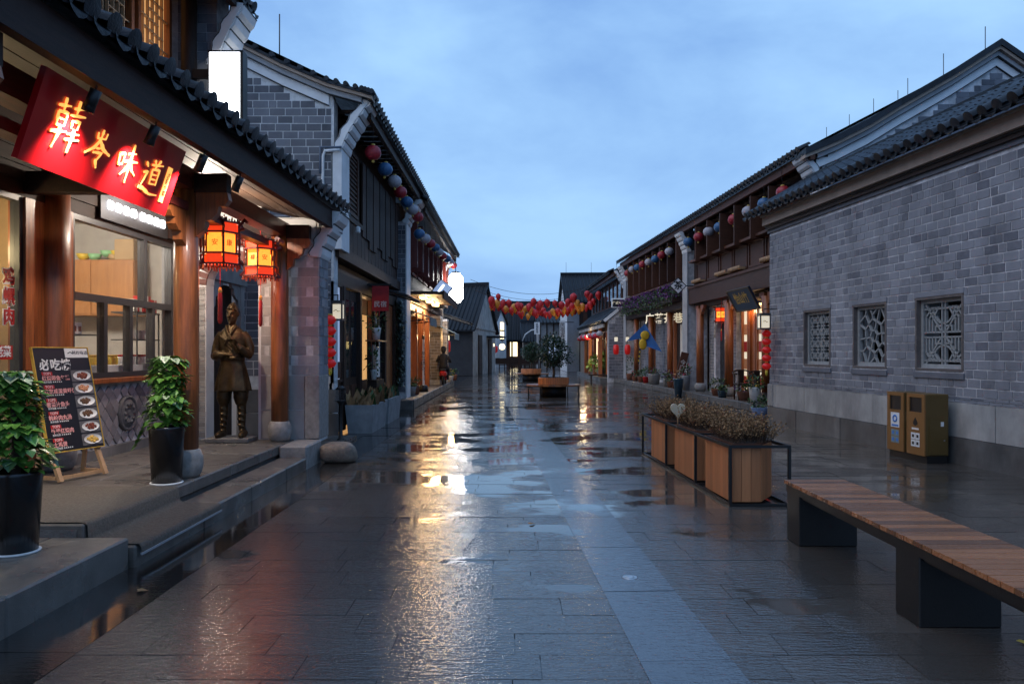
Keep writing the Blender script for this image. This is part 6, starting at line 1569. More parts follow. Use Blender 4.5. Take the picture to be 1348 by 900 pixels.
def pat_straight():
    s = [(0, .52, 1, .52), (0, .44, 1, .44), (.46, 0, .46, 1), (.54, 0, .54, 1), (0, .9, 1, .9), (0, .06, 1, .06)]
    for x in (.06, .14, .22): 
        for sx in (0, 1):
            X = lambda a: 1-a if sx else a
            s += [(X(x), .52, X(x), .80-x*.4), (X(x), .80-x*.4, X(x+.15), .92), (X(x), .44, X(x), .16+x*.4), (X(x), .16+x*.4, X(x+.15), .06)]
    for sx in (0, 1):
        X = lambda a: 1-a if sx else a
        s += [(X(.05), .97, X(.42), .55), (X(.05), .0, X(.42), .42), (X(.30), .52, X(.30), .62), (X(.30), .62, X(.46), .62), (X(.30), .44, X(.30), .34), (X(.30), .34, X(.46), .34)]
    for k in range(12):
        a0, a1 = R(180+15*k), R(195+15*k); s.append((.5+.26*math.cos(a0), .92+.26*math.sin(a0), .5+.26*math.cos(a1), .92+.26*math.sin(a1)))
        a0, a1 = R(15*k), R(15+15*k); s.append((.5+.26*math.cos(a0), .05+.26*math.sin(a0), .5+.26*math.cos(a1), .05+.26*math.sin(a1)))
    return s
for (ua, ub), pat, lab in zip(WN, (pat_cross, pat_crackle, pat_straight), ('lattice of small crosses and squares', 'lattice of crackled ice shapes', 'lattice of straight bars with half circles')):
    rev = MB(TR)
    for q in fr_(ua-.03, ub+.03, Wz0-.035, Wz1+.035, .034, -.16, .020): rev.box(q[:3], q[3:])
    wn_ = rev.build('window', 'frame_grey', gw); wn_['label'] = 'lattice window with a ' + lab
    b = MB(TR)
    for q in fr_(ua+.004, ub-.004, Wz0, Wz1, .055, -.12, -.05): b.box(q[:3], q[3:])
    b.build('stone_frame', 'lattice_stone', wn_)
    b = MB(TR); seg_bars(b, pat(), .024, -.105, -.065, ua+.05, Wz0+.05, ub-ua-.10, Wz1-Wz0-.10); b.build('lattice', 'lattice_stone', wn_, fix=False)
    MB(TR).box((ua-.06, -.1, Wz0-.14), (ub+.06, .035, Wz0-.06)).build('sill', 'brick_dark', wn_)
    MB(TR).box((ua-.05, -.1, Wz1+.037), (ub+.05, .026, Wz1+.108)).build('lintel', 'brick_grey', wn_)
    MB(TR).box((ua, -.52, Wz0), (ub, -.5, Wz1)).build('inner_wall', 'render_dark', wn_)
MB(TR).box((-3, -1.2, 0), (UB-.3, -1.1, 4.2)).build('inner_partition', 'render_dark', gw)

# ================================================================== right: two-storey shop house
T2 = frame((7.65, 0), (-.052, 1), (-1, -.052)); A2 = math.atan2(1, -.052)
pv = MB(T2).box((16.4, -6, -.05), (38.0, .62, .18)).build('pavement_right', 'stone_step', kind='structure')
for k in range(18): MB(T2).bbox((16.4+k*1.2, .30, .0), (17.594+k*1.2, .66, .20), .012).build('kerb_stone', 'stone_step', pv)
h2 = empty('shop_house', (6.6, 21, 0), 'two-storey timber shop house behind the grey brick building', 'house')
GY = 16.5; rk2 = [(6.30, 5.74), (6.6, 5.86), (7.03, 6.04), (7.7, 6.38), (8.35, 6.78), (9.5, 7.44), (10.5, 8.08)]; rk2r = [(10.5, 8.08), (11.2, 7.6), (12.2, 7.0), (14.5, 5.8)]
MB().prism([(6.74, 0), (14.5, 0), (14.5, 5.7)] + [(x, z-.02) for x, z in reversed(rk2r)][1:-1] + [(x, z-.02) for x, z in reversed(rk2)][:-2] + [(6.74, 5.8)], GY, GY+.3, 'uz').build('gable_wall', 'mortar', h2)
clip2 = [(6.74, 4.0), (14.4, 4.0), (14.4, 5.3)] + [(x, z-.36) for x, z in reversed(rk2r)][1:-1] + [(x, z-.36) for x, z in reversed(rk2)][:-2] + [(6.74, 5.5)]
rc = brick_rects(6.8, 12.2, 5.0, 7.8, .27, .134, .012, clip=clip2, r=random.Random(31), half=.1)
lay_bricks(rc, h2, frame((0, GY), (1, 0), (0, -1)), 0, 0, .024, 'brick_dark', most=150, score=lambda q: abs(q[0]-9))
for ln in (rk2, rk2r):
    L2 = ln if ln is rk2r else ln[1:]
    rake(h2, L2, GY-.035, GY, .20, .18, 'plaster_white', 'rake_band'); rake(h2, L2, GY-.04, GY-.005, .385, .016, 'line_black', 'rake_line')
    rake(h2, L2, GY-.10, GY, .08, .10, 'plaster_grey', 'rake_moulding'); rake(h2, L2, GY-.105, GY-.01, .182, .014, 'line_black', 'rake_line')
    rake(h2, ln, GY-.18, GY+.1, -.006, .08, 'cornice_tan', 'verge_board'); rake(h2, ln, GY-.22, GY+.4, -.14, .14, 'roof_tile', 'verge_tiles')
corbel(h2, frame((6.76, 0), (0, 1), (-1, 0)), GY-.02, GY+.6, .0, 4.95, 6, .075, .14)
MB().box((6.74, GY-.02, 3.6), (6.90, GY+.6, 4.95)).build('pilaster', 'plaster_white', h2)
U0, U1 = GY+.3, 26.35
MB(T2).box((U0, -.4, 3.1), (U1, -.04, 5.8)).build('upper_wall', 'timber_dark', h2)
MB(T2).box((U0, -.1, 3.14), (U1, .16, 3.66)).build('fascia_beam', 'timber_brown', h2)
MB(T2).box((U0, .0, 3.66), (U1, .20, 3.74)).build('string_beam', 'timber_brown', h2)
u = 18.6
while u < U1-.9:
    ue = u+1.22
    pn = MB(T2).box((u, -.03, 3.76), (ue-.06, .02, 4.55)).build('wall_panel', 'timber_brown', h2)
    b = MB(T2)
    for q in fr_(u+.02, ue-.08, 3.80, 4.52, .07, .02, .05): b.box(q[:3], q[3:])
    b.build('frame', 'timber_brown', pn)
    if (round((u-18.6)/1.22) % 3) != 1:
        lg = MB(T2).box((u+.08, .06, 3.80), (ue-.14, .22, 3.87)).build('bamboo_ledge', 'timber_pale', pn)
        for i in range(9): MB(T2).tube([(u+.12+i*.11, .225, 3.80), (u+.12+i*.11, .225, 3.91)], .028, 6).build('bamboo', 'timber_pale', lg)
    wn_ = MB(T2).box((u, -.035, 4.62), (ue-.06, -.02, 5.5)).build('upper_window', 'glass_dark', h2)
    b = MB(T2)
    for q in fr_(u, ue-.06, 4.58, 5.55, .06, -.02, .03): b.box(q[:3], q[3:])
    for i in range(1, 6): b.box((u+(ue-.06-u)*i/6-.01, -.018, 4.64), (u+(ue-.06-u)*i/6+.01, .015, 5.49))
    for i in range(1, 6): b.box((u+.06, -.017, 4.64+.85*i/6-.01), (ue-.12, .013, 4.64+.85*i/6+.01))
    b.build('lattice', 'timber_dark', wn_)
    b = MB(T2); b.box((u-.04, .0, 4.45), (u+.02, .42, 5.55)); b.build('open_shutter', 'timber_brown', wn_)
    MB(T2).box((u, .0, 4.50), (ue-.06, .30, 4.57)).build('sill', 'timber_brown', wn_)
    u = ue
def eaves(parent, u0, u1, z=5.92, v=.50):
    rf = tile_roof(parent, T2, u1, u0, v, z, -3.6, z+2.15, -1, .25, True, name='roof', seg=0)
    MB(T2).box((u0, v-.22, z-.28), (u1, v-.12, z-.06)).build('fascia', 'timber_brown', parent)
    n = int((u1-u0)/.4)
    for k in range(n): MB(T2).box((u0+.1+k*.4, -.05, z-.20), (u0+.17+k*.4, v-.22, z-.10)).build('rafter', 'timber_dark', parent)
    return rf
rf = eaves(h2, GY-.15, 26.9)
for (px, py, Y_) in ((1297, 62, 17.2), (1242, 95, 19), (1195, 125, 21), (1150, 150, 23), (1182, 140, 22), (1118, 170, 24), (1088, 186, 25)):
    p = P(px, py, Y_); b = MB().tube([p-Vector((0, 0, .6)), p+Vector((0, 0, .46))], .010, 5).build('lightning_rod', 'metal_dark', h2)
# ground floor
MB(T2).box((U0, -3, 3.0), (U1, -.1, 3.1)).build('ceiling', 'timber_dark', h2)
MB(T2).box((U0, -3.1, .18), (U1, -3.0, 3.0)).build('back_wall', 'room_warm', h2)
for uc in (19.7, 22.6, 25.45):
    MB(T2).lathe([(.13, .45), (.13, 2.95)], (uc, .02, 0), 16).build('column', 'timber_varnish', h2); MB(T2).lathe([(.15, .18), (.2, .28), (.19, .4), (.14, .46)], (uc, .02, 0), 16).build('column_base', 'granite', h2)
    for sg in (-1, 1): MB(T2).prism([(uc+sg*(.12+a*.8), 3.05+c*.8) for a, c in scroll], -.05, .05, 'uz').build('bracket', 'timber_varnish', h2)
# brick wall with an arched doorway between two columns
cu_, cz2, ra = 24.05, 1.95, .62
arc = [(cu_+ra*math.cos(R(a)), cz2+ra*math.sin(R(a))) for a in range(180, -1, -15)]
MB(T2).prism([(22.7, .18), (cu_-ra, .18), (cu_-ra, cz2)] + arc[1:-1] + [(cu_+ra, cz2), (cu_+ra, .18), (25.3, .18), (25.3, 3.0), (22.7, 3.0)], -.45, -.25, 'uz').build('arch_wall', 'mortar', h2)
for k in range(17):
    a = R(180*(k+.5)/17); q = T2 @ Vector((cu_+(ra+.09)*math.cos(a), -.25, cz2+(ra+.09)*math.sin(a)))
    o = put('brick', BRICK['brick_tan'], h2, q); o.rotation_euler = (Matrix.Rotation(A2, 3, 'Z') @ Matrix.Rotation(-a, 3, 'Y')).to_euler(); o.scale = (.16, .03, .11)
lay_bricks(brick_rects(22.75, cu_-ra-.16, .3, 2.9, .24, .1, .01, r=random.Random(5)) + brick_rects(cu_+ra+.16, 25.3, .3, 2.9, .24, .1, .01, r=random.Random(6)), h2, T2, A2, -.25, .02, 'brick_grey', most=120)
dr = MB(T2).prism([(cu_-ra, .18), (cu_+ra, .18), (cu_+ra, cz2)] + arc[::-1][1:-1] + [(cu_-ra, cz2)], -.42, -.40, 'uz').build('arched_door', 'glass_dark', h2)
MB(T2).box((cu_-.03, -.39, .2), (cu_+.03, -.36, 2.5)).build('mullion', 'timber_dark', dr)
for i in range(5): MB(T2).box((cu_-.1, -.385, .9+i*.2), (cu_+.02, -.375, 1.04+i*.2)).build('notice', 'awning', dr)
# lit door leaves
for (ua, ub, mm) in ((19.95, 20.6, 'timber_varnish'), (20.65, 21.2, 'glow_cream'), (21.25, 21.75, 'timber_varnish'), (21.8, 22.35, 'glow_cream')):
    d = MB(T2).box((ua, -.36, .22), (ub, -.32, 2.75)).build('door_leaf', mm, h2)
    b = MB(T2)
    for q in fr_(ua, ub, .2, 2.78, .08, -.32, -.26): b.box(q[:3], q[3:])
    b.build('frame', 'timber_varnish', d)
    if mm == 'glow_cream':
        for i in range(4): MB(T2).box((ua+.12, -.318, .5+i*.5), (ub-.12, -.30, .8+i*.5)).build('shelf_goods', 'food_tan' if i % 2 else 'cloth_red', d)
MB(T2).box((16.9, -.36, .2), (19.5, -.32, 2.9)).build('door_leaf', 'timber_dark', h2)
MB(T2).box((21.0, -.8, 2.86), (22.2, -.7, 2.92)).build('strip_lamp', 'glow_warm', h2)
point('door_light', T2 @ Vector((21.5, -.1, 2.7)), 16, (1.0, .62, .3), .1, h2)
# wing pier between the two houses
def wing(parent, u, seed):
    MB(T2).box((u, -.5, .18), (u+.55, .18, 5.0)).build('wing_wall', 'mortar', parent)
    q0 = T2 @ Vector((u, .18, 0)); lay_bricks(brick_rects(q0.x, q0.x+.65, .9, 4.95, .24, .12, .01, r=random.Random(seed)), parent, frame((0, q0.y-.02), (1, .052), (0, -1)), 0, 0, .03, 'brick_grey', most=120)
    MB(T2).box((u-.02, .18, .2), (u+.57, .215, 5.0)).build('wing_plaster', 'plaster_grey', parent)
    corbel(parent, frame(tuple(T2 @ Vector((0, .2, 0)))[:2], (-.052, 1), (-1, -.052)), u-.03, u+.57, .0, 4.95, 5, .06, .14)
wing(h2, 26.35, 41)

# ================================================================== right: tea house
h4 = empty('tea_house', (6.0, 32, 0), 'timber tea house with flower boxes and slim columns farther down on the right', 'house')
V0, V1 = 26.95, 36.9
MB(T2).box((V0, -.4, 3.1), (V1, -.04, 5.8)).build('upper_wall', 'timber_dark', h4)
MB(T2).box((V0, -.1, 3.05), (V1, .22, 3.3)).build('fascia_beam', 'timber_dark', h4)
for k in range(8):
    u = V0+.15+k*1.2; ue = u+1.15
    wn_ = MB(T2).box((u, -.035, 4.1), (ue, -.02, 5.5)).build('upper_window', 'glass_dark', h4)
    b = MB(T2)
    for q in fr_(u, ue, 4.0, 5.55, .06, -.02, .03): b.box(q[:3], q[3:])
    for i in range(1, 5): b.box((u+1.15*i/5-.012, -.018, 4.06), (u+1.15*i/5+.012, .015, 5.49))
    for i in range(1, 4): b.box((u+.06, -.017, 4.06+1.43*i/4-.012), (ue-.06, .013, 4.06+1.43*i/4+.012))
    b.build('lattice', 'timber_dark', wn_); MB(T2).box((u-.03, .0, 4.1), (u+.04, .40, 5.55)).build('open_shutter', 'timber_brown', wn_); MB(T2).box((u, .0, 4.0), (ue, .3, 4.07)).build('sill', 'timber_brown', wn_)
eaves(h4, 26.9, 37.5)
wing(h4, 36.9, 42)
for uc in (29.2, 32.3, 35.2): MB(T2).lathe([(.12, .4), (.12, 3.0)], (uc, .05, 0), 14).build('column', 'timber_varnish', h4); MB(T2).lathe([(.14, .18), (.18, .3), (.13, .41)], (uc, .05, 0), 14).build('column_base', 'granite', h4)
MB(T2).box((V0, -3, 3.0), (V1, -.1, 3.1)).build('ceiling', 'timber_dark', h4)
MB(T2).box((31.0, -.7, .18), (V1, -.55, 3.0)).build('shop_wall', 'mortar', h4); lay_bricks(brick_rects(31.0, V1, .3, 2.95, .28, .13, .012, r=random.Random(9)), h4, T2, A2, -.54, .03, 'brick_grey', most=140)
MB(T2).box((V0, -.8, .18), (31.0, -.7, 3.0)).build('shopfront', 'timber_dark', h4)
for uc in (28.4, 30.4, 33.9): MB(T2).bbox((uc, -.54, .2), (uc+.16, -.42, 3.0), .01).build('post', 'timber_varnish', h4)
MB(T2).box((29.5, -.68, .4), (30.3, -.64, 2.6)).build('poster_panel', 'menu_cream', h4)
b = MB(); r_ = random.Random(12)
for _ in range(30): foliage(b, T2 @ Vector((29.9+r_.gauss(0, .15), -.62, .6+abs(r_.gauss(0, .25)))), (.05, .01, .05), 4, .05, r_)
b.build('painted_blossom', 'flower_pink', h4, kind='stuff', fix=False)
MB(T2).box((27.2, -.69, .3), (28.2, -.66, 2.6)).build('lit_door', 'glow_warm_soft', h4)
text_on('广茗茶巷', .42, 'glow_cream', h4, T2 @ Vector((29.6, .20, 2.78)), (.75, -.66, 0), (0, 0, 1), name='shop_lettering', bold=.008)
sgp = empty('tea_sign', (5.6, 25.6, 3.4), 'white diamond sign with a black tea character on a bracket', 'sign')
cS = Vector((5.60, 25.6, 3.72))
MB().prism([(cS.x-.29, cS.z), (cS.x, cS.z-.29), (cS.x+.29, cS.z), (cS.x, cS.z+.29)], cS.y, cS.y+.06, 'uz').build('frame', 'metal_black', sgp)
MB().prism([(cS.x-.25, cS.z), (cS.x, cS.z-.25), (cS.x+.25, cS.z), (cS.x, cS.z+.25)], cS.y-.012, cS.y-.002, 'uz').build('face', 'paint_white', sgp)
text_on('茶', .30, 'paint_black', sgp, cS+Vector((0, -.016, 0)), (1, 0, 0), (0, 0, 1), bold=.006); MB().bar(cS+Vector((.29, .03, 0)), cS+Vector((.75, .03, 0)), .03, .03).build('bracket', 'metal_black', sgp)
nb = empty('black_name_board', (6.2, 20.8, 2.7), 'dark blue name board with gold characters tilted over the shop house door', 'sign')
M_ = Matrix.Translation(T2 @ Vector((20.6, .32, 2.92))) @ Matrix.Rotation(A2+math.pi, 4, 'Z') @ Matrix.Rotation(R(28), 4, 'X')
MB().bbox((-.85, -.03, -.33), (.85, .03, .33), .01, M=M_).build('board', 'paint_navy', nb); b = MB()
for q in ((-.85, -.33, .85, -.29), (-.85, .29, .85, .33), (-.85, -.29, -.81, .29), (.81, -.29, .85, .29)): b.box((q[0], -.045, q[1]), (q[2], -.031, q[3]), M=M_)
b.build('rim', 'bin_olive', nb)
text_on('怡山竹', .34, 'paint_gold', nb, M_ @ Vector((0, -.034, .03)), M_.to_3x3() @ Vector((1, 0, 0)), M_.to_3x3() @ Vector((0, 0, 1)), bold=.004)
hl = palace_lantern(tuple(T2 @ Vector((23.2, .05, 2.42))), .8, 'unlit-looking red palace lantern over the arched doorway', R(10))
for c in hl.children:
    if c.type == 'LIGHT': c.data.energy = 2
hl['label'] = 'dim red palace lantern hanging before the arched doorway'
# flower boxes of the tea house
for k, (ua, ub) in enumerate(((27.2, 30.2), (30.4, 33.4), (33.6, 36.6))):
    t = empty('flower_box', T2 @ Vector(((ua+ub)/2, .35, 3.3)), ('nearest', 'middle', 'farthest')[k] + ' balcony box of purple flowers on the tea house', 'flower box', 'flower boxes on the tea house')
    MB(T2).box((ua, .22, 3.30), (ub, .50, 3.52)).build('trough', 'timber_dark', t); b = MB(); b2 = MB(); r_ = random.Random(50+k)
    for j in range(9):
        c = T2 @ Vector((ua+.15+j*(ub-ua-.3)/8, .40, 3.62+r_.uniform(-.05, .08))); foliage(b, c, (.26, .26, .24), 80, .10, r_, shell=.2); foliage(b2, c+Vector((0, 0, .05)), (.27, .27, .25), 90 if r_.random() < .75 else 15, .085, r_, shell=.85)
        foliage(b, c-Vector((0.12, 0, .28)), (.15, .18, .2), 30, .08, r_, shell=.2)
    b.build('foliage', 'leaf_plant', t, kind='stuff', fix=False); b2.build('flowers', 'flower_purple', t, kind='stuff', fix=False)
# kite on the columns
kt = empty('kite', (5.35, 31.3, 2.0), 'blue delta kite with a yellow patch and striped tail hung on the tea house', 'kite')
kc = Vector((5.42, 31.3, 2.1)); b = MB(Matrix.Translation(kc) @ Matrix.Scale(1.15, 4) @ Matrix.Translation(-kc))
for (p, q, s_) in (((-.62, -.15), (.05, .48), (.0, -.02)), ((.05, .48), (.66, -.52), (.0, -.02)), ((.66, -.52), (.05, -.3), (.0, -.02))):
    i = b.pts([kc+Vector((x, .06 if k == 2 else 0, z)) for k, (x, z) in enumerate((p, q, s_))] + [kc+Vector((x, (.06 if k == 2 else 0)+.012, z)) for k, (x, z) in enumerate((p, q, s_))])
    b.face((i, i+1, i+2)); b.face((i+5, i+4, i+3))
    for c in range(3): b.face((i+c, i+(c+1) % 3, i+3+(c+1) % 3, i+3+c))
b.build('sail', 'cloth_blue', kt)
b = MB(); b.lathe([(.001, -.035), (.16, -.02), (.19, 0), (.16, .02), (.001, .035)], (0, 0, 0), 16, M=Matrix.Translation(kc+Vector((.06, -.02, .08))) @ Matrix.Rotation(R(90), 4, 'X'))
b.lathe([(.001, -.03), (.12, -.02), (.16, 0), (.12, .02), (.001, .03)], (0, 0, 0), 14, M=Matrix.Translation(kc+Vector((-.03, -.02, -.28))) @ Matrix.Rotation(R(90), 4, 'X'), sy=1.5); b.build('patch', 'cloth_yellow', kt)
for k in range(7): MB().box(tuple(kc+Vector((-.15-.01*k-.03, -.01, -.55-k*.09))), tuple(kc+Vector((-.15-.01*k+.03, .01, -.47-k*.09)))).build('tail_band', 'cloth_yellow' if k % 2 else 'cloth_dark', kt)
# pots along the tea house
pots = ((829, 'pot_clay', .3, .16, 'leaf_plant', (.2, .2, .55), None, 'tall leafy plant in a clay pot at the far corner of the tea house'), (836, 'pot_clay', .22, .15, 'leaf_plant', (.2, .2, .12), 'flower_pink', 'low clay trough with pink flowers at the tea house corner'), (844, 'pot_clay', .24, .16, 'leaf_plant', (.2, .2, .16), None, 'clay pot with green herbs left of the kite tail'), (850, 'cloth_red', .26, .13, 'leaf_plant', (.17, .17, .26), None, 'red and white pot with an upright plant under the kite'), (861, 'pot_stone', .42, .26, 'leaf_plant', (.26, .26, .14), 'flower_purple', 'big grey urn with purple flowers between the tea house columns'), (878, 'pot_stone', .3, .16, 'leaf_plant', (.18, .18, .16), 'flower_purple', 'grey pot with purple flowers behind the third column'), (883, 'pot_clay', .22, .14, 'leaf_plant', (.18, .18, .14), 'flower_purple', 'small clay pot with purple flowers near the blue vase'), (903, 'pot_stone', .5, .15, 'leaf_plant', (.17, .17, .18), 'flower_pink', 'tall dark pot with pink flowers before the wing pier'))
for i, (px, mm, h, r0, lf, fr2_, fl2, lab) in enumerate(pots):
    Yp = 7.25/((px-674)/1000+.052); q = Vector(((px-674)*Yp/1000, Yp, .20)); pot_plant(tuple(q), lab, mm, h, r0, lf, fr2_, 90, .10, fl2, 60+i)
pot_plant((5.52, 25.2, 0), 'tall dark blue vase with twigs standing on the street', 'pot_blue', .62, .17, 'leaf_dry', (.12, .12, .2), 40, .1, None, 70, taper=.6)
lb2 = empty('leaning_board', (5.62, 26.0, .2), 'narrow lettered board leaning beside the blue vase', 'board')
M_ = Matrix.Translation((5.75, 26.0, .75)) @ Matrix.Rotation(R(14), 4, 'Y'); MB().bbox((-.13, -.02, -.55), (.13, .02, .75), .008, M=M_).build('board', 'timber_brown', lb2); text_on('今日好茶', .2, 'menu_cream', lb2, M_ @ Vector((0, -.023, .1)), M_.to_3x3() @ Vector((1, 0, 0)), M_.to_3x3() @ Vector((0, 0, 1)), vertical=True)
for i, (px, Yp, z, mm, h, r0, fr2_, fl2, lab) in enumerate(((945, 22.6, .2, 'pot_clay', .2, .2, (.34, .3, .22), None, 'wide clay trough of green plants before the arched doorway'), (951, 21.6, .2, 'pot_blue', .2, .14, (.1, .1, .06), None, 'small dark blue bowl beside the clay trough'), (980, 20.4, .2, 'pot_clay', .25, .2, (.25, .22, .1), 'flower_purple', 'clay pot of purple leaves left of the white pot'), (994, 18.9, .2, 'pot_white', .42, .15, (.24, .24, .16), 'flower_yellow', 'tall white pot with leafy plant by the brick corner'), (1001, 17.0, 0, 'basket_blue', .26, .20, (.26, .22, .14), None, 'pale blue basket planter at the foot of the brick corner'))):
    pot_plant(((px-674)*Yp/1000, Yp, z), lab, mm, h, r0, 'leaf_plant', fr2_, 100, .10, fl2, 80+i)
MB().lathe([(.06, 0), (.1, .12), (.11, .2), (.06, .3)], (5.25, 16.9, 0), 10)
for i, (Yc, Xo, lab) in enumerate(((20.6, .28, 'dark bentwood armchair by the lit doors, left one'), (19.5, .25, 'dark bentwood armchair by the lit doors, right one'))):
    c = T2 @ Vector((Yc, Xo, .20)); t = empty('armchair', c, lab, 'chair', 'armchairs by the lit doors'); x, y, z = c
    MB().bbox((x-.24, y-.24, z+.40), (x+.24, y+.24, z+.45), .01).build('seat', 'timber_dark', t)
    for sx in (-1, 1):
        for sy in (-1, 1): MB().tube([(x+sx*.21, y+sy*.21, z), (x+sx*.21, y+sy*.21, z+(.68 if sy < 0 else .72))], .02, 6).build('leg', 'timber_dark', t)
    MB().tube([(x+.28*math.cos(R(a)), y+.1+.24*math.sin(R(a)), z+.70+.1*max(0, math.sin(R(a)))) for a in range(-40, 221, 20)], .022, 6).build('arm_rail', 'timber_dark', t); MB().bbox((x-.08, y+.30, z+.45), (x+.08, y+.33, z+.80), .006).build('splat', 'timber_dark', t)

# ================================================================== right: house with lit porch, and beyond
T5 = frame((6.06, 0), (-.012, 1), (-1, -.012)); A5 = math.atan2(1, -.012)
h5 = empty('porch_house', (5.7, 45, 0), 'dark timber house with small tiled porch and lit front beyond the tea house', 'house')
MB(T5).box((38.2, -6, 2.6), (52.0, 0, 5.4)).build('upper_wall', 'timber_dark', h5)
for k in range(9): MB(T5).box((38.5+k*1.5, 0, 3.6), (38.7+k*1.5, .06, 5.2)).build('stud', 'timber_brown', h5)
for k in range(8): w_ = MB(T5).box((38.8+k*1.5, .0, 4.0), (39.9+k*1.5, .02, 5.0)).build('upper_window', 'glass_dark', h5); MB(T5).box((38.75+k*1.5, .02, 3.92), (39.95+k*1.5, .08, 4.0)).build('sill', 'timber_brown', w_)
tile_roof(h5, T5, 52.3, 38.0, .7, 5.55, -3.2, 7.5, -1, .28, True, name='roof', seg=0, most=60)
MB(T5).box((38.0, .45, 5.3), (52.2, .53, 5.5)).build('fascia', 'timber_brown', h5)
corbel(h5, T5, 37.9, 38.4, .0, 4.7, 5, .1, .17); MB(T5).box((37.9, -.6, .2), (38.4, 0, 4.7)).build('wing_wall', 'brick_grey', h5)
MB(T5).box((38.4, -6, .0), (52.0, -.9, 2.6)).build('ground_wall', 'brick_tan', h5)
# porch: brick gable end, tiled roof, posts and lit glass
MB().prism([(4.75, .0), (6.0, .0), (6.0, 4.1), (4.75, 3.05)], 37.6, 37.85, 'uz').build('porch_gable', 'mortar', h5)
lay_bricks(brick_rects(4.8, 5.95, .2, 3.95, .3, .15, .014, clip=[(4.7, 0), (6.0, 0), (6.0, 3.95), (4.75, 2.95)], r=random.Random(2)), h5, frame((0, 37.6), (1, 0), (0, -1)), 0, 0, .03, 'brick_grey', most=120)
b = MB(); b.bar((4.55, 37.5, 3.02), (6.0, 37.5, 4.2), .1, .14); b.build('porch_rake', 'plaster_white', h5)
tile_roof(h5, T5, 50.0, 37.5, 1.15, 3.0, .05, 3.9, -1, .28, True, name='porch_roof', seg=.35, most=60)
MB(T5).box((37.85, 1.0, 2.72), (49.8, 1.08, 2.9)).build('porch_beam', 'plaster_dirty', h5)
for u in (40.2, 42.6, 45.0, 47.2): MB(T5).bbox((u, .8, .2), (u+.2, 1.0, 2.75), .02).build('post', 'timber_varnish', h5)
MB(T5).box((47.4, -.2, .1), (49.6, 1.0, 2.75)).build('brick_pier', 'brick_tan', h5)
for (ua, ub, mm) in ((38.2, 40.2, 'glow_cream'), (40.4, 42.6, 'glass_dark'), (42.8, 45.0, 'glow_window'), (45.2, 47.2, 'timber_dark')):
    d = MB(T5).box((ua, .5, .2), (ub, .53, 2.6)).build('shopfront', mm, h5); b = MB(T5)
    for q in fr_(ua, ub, .2, 2.6, .08, .53, .6): b.box(q[:3], q[3:])
    b.box(((ua+ub)/2-.04, .53, .28), ((ua+ub)/2+.04, .6, 2.52)); b.build('frame', 'timber_varnish', d)
MB(T5).box((37.85, -.5, -.02), (50, 1.2, .2)).build('porch_step', 'stone_step', h5)
point('porch_light', T5 @ Vector((43, 1.5, 2.3)), 45, (1.0, .72, .4), .15, h5)
for i, (px, Y_) in enumerate(((811, 36.9), (826, 36.6))):
    q = P(px, 460, Y_); t = empty('red_lantern', q, ('left', 'right')[i] + ' long red lantern under a small lamp on the porch gable', 'lantern', 'red lanterns on the porch gable')
    MB().lathe([(.08, -.24), (.13, -.19), (.15, 0), (.13, .19), (.08, .24)], q, 14, rib=.03).build('globe', 'globe_bright', t); MB().box((q.x-.07, q.y-.07, q.z+.40), (q.x+.07, q.y+.07, q.z+.6)).build('lamp', 'glow_cream', t); MB().tube([(q.x, q.y, q.z+.26), (q.x, q.y, q.z+.40)], .012, 5).build('cord', 'cord', t)
    MB().bar((q.x, q.y, q.z+.68), (q.x+.1, q.y+.75, q.z+.72), .03, .03).build('bracket', 'metal_black', t)
gar = empty('porch_garland', (4.7, 43, 2.3), 'row of small pink and white lanterns along the lit porch', 'garland')
for i in range(14):
    q = T5 @ Vector((38.3+i*.75, 1.18, 2.42-.12*math.sin(i*1.1)**2)); MB().lathe([(.05, -.13), (.17, -.07), (.18, .05), (.06, .13)], q, 10).build('lantern', ('globe_white', 'globe_scarlet', 'flower_pink')[i % 3], gar)
bsn = empty('black_sign', P(814, 399, 36.5), 'white framed black sign with white lettering beside the tea house', 'sign'); q = P(814, 399, 37.0)
MB().bbox((q.x-.34, q.y-.04, q.z-.24), (q.x+.34, q.y+.04, q.z+.24), .05).build('frame', 'paint_white', bsn); MB().box((q.x-.28, q.y-.05, q.z-.17), (q.x+.28, q.y-.041, q.z+.17)).build('face', 'paint_black', bsn); text_on('广式餐饮', .15, 'glow_cream', bsn, q+Vector((0, -.054, 0)), (1, 0, 0), (0, 0, 1)); MB().bar(q+Vector((.34, 0, 0)), q+Vector((.8, .2, 0)), .04, .04).build('bracket', 'metal_black', bsn)
pot_plant((4.85, 41.0, .2), 'yellow green spiky plant glowing before the lit porch', 'pot_stone', .35, .3, 'leaf_lime', (.45, .45, .5), 120, .35, None, 95)
pot_plant((4.8, 44.5, .2), 'smaller yellow green plant farther along the lit porch', 'pot_stone', .3, .25, 'leaf_lime', (.4, .4, .35), 90, .3, None, 96)
bench2 = empty('low_plank', (4.45, 38.6, 0), 'low wooden plank bench on the street before the porch', 'bench'); MB().bbox((3.95, 39.0, .28), (5.0, 39.35, .34), .01).build('seat', 'timber_dark', bench2)
for x in (4.05, 4.85): MB().box((x, 39.02, 0), (x+.06, 39.33, .28)).build('leg', 'timber_dark', bench2)
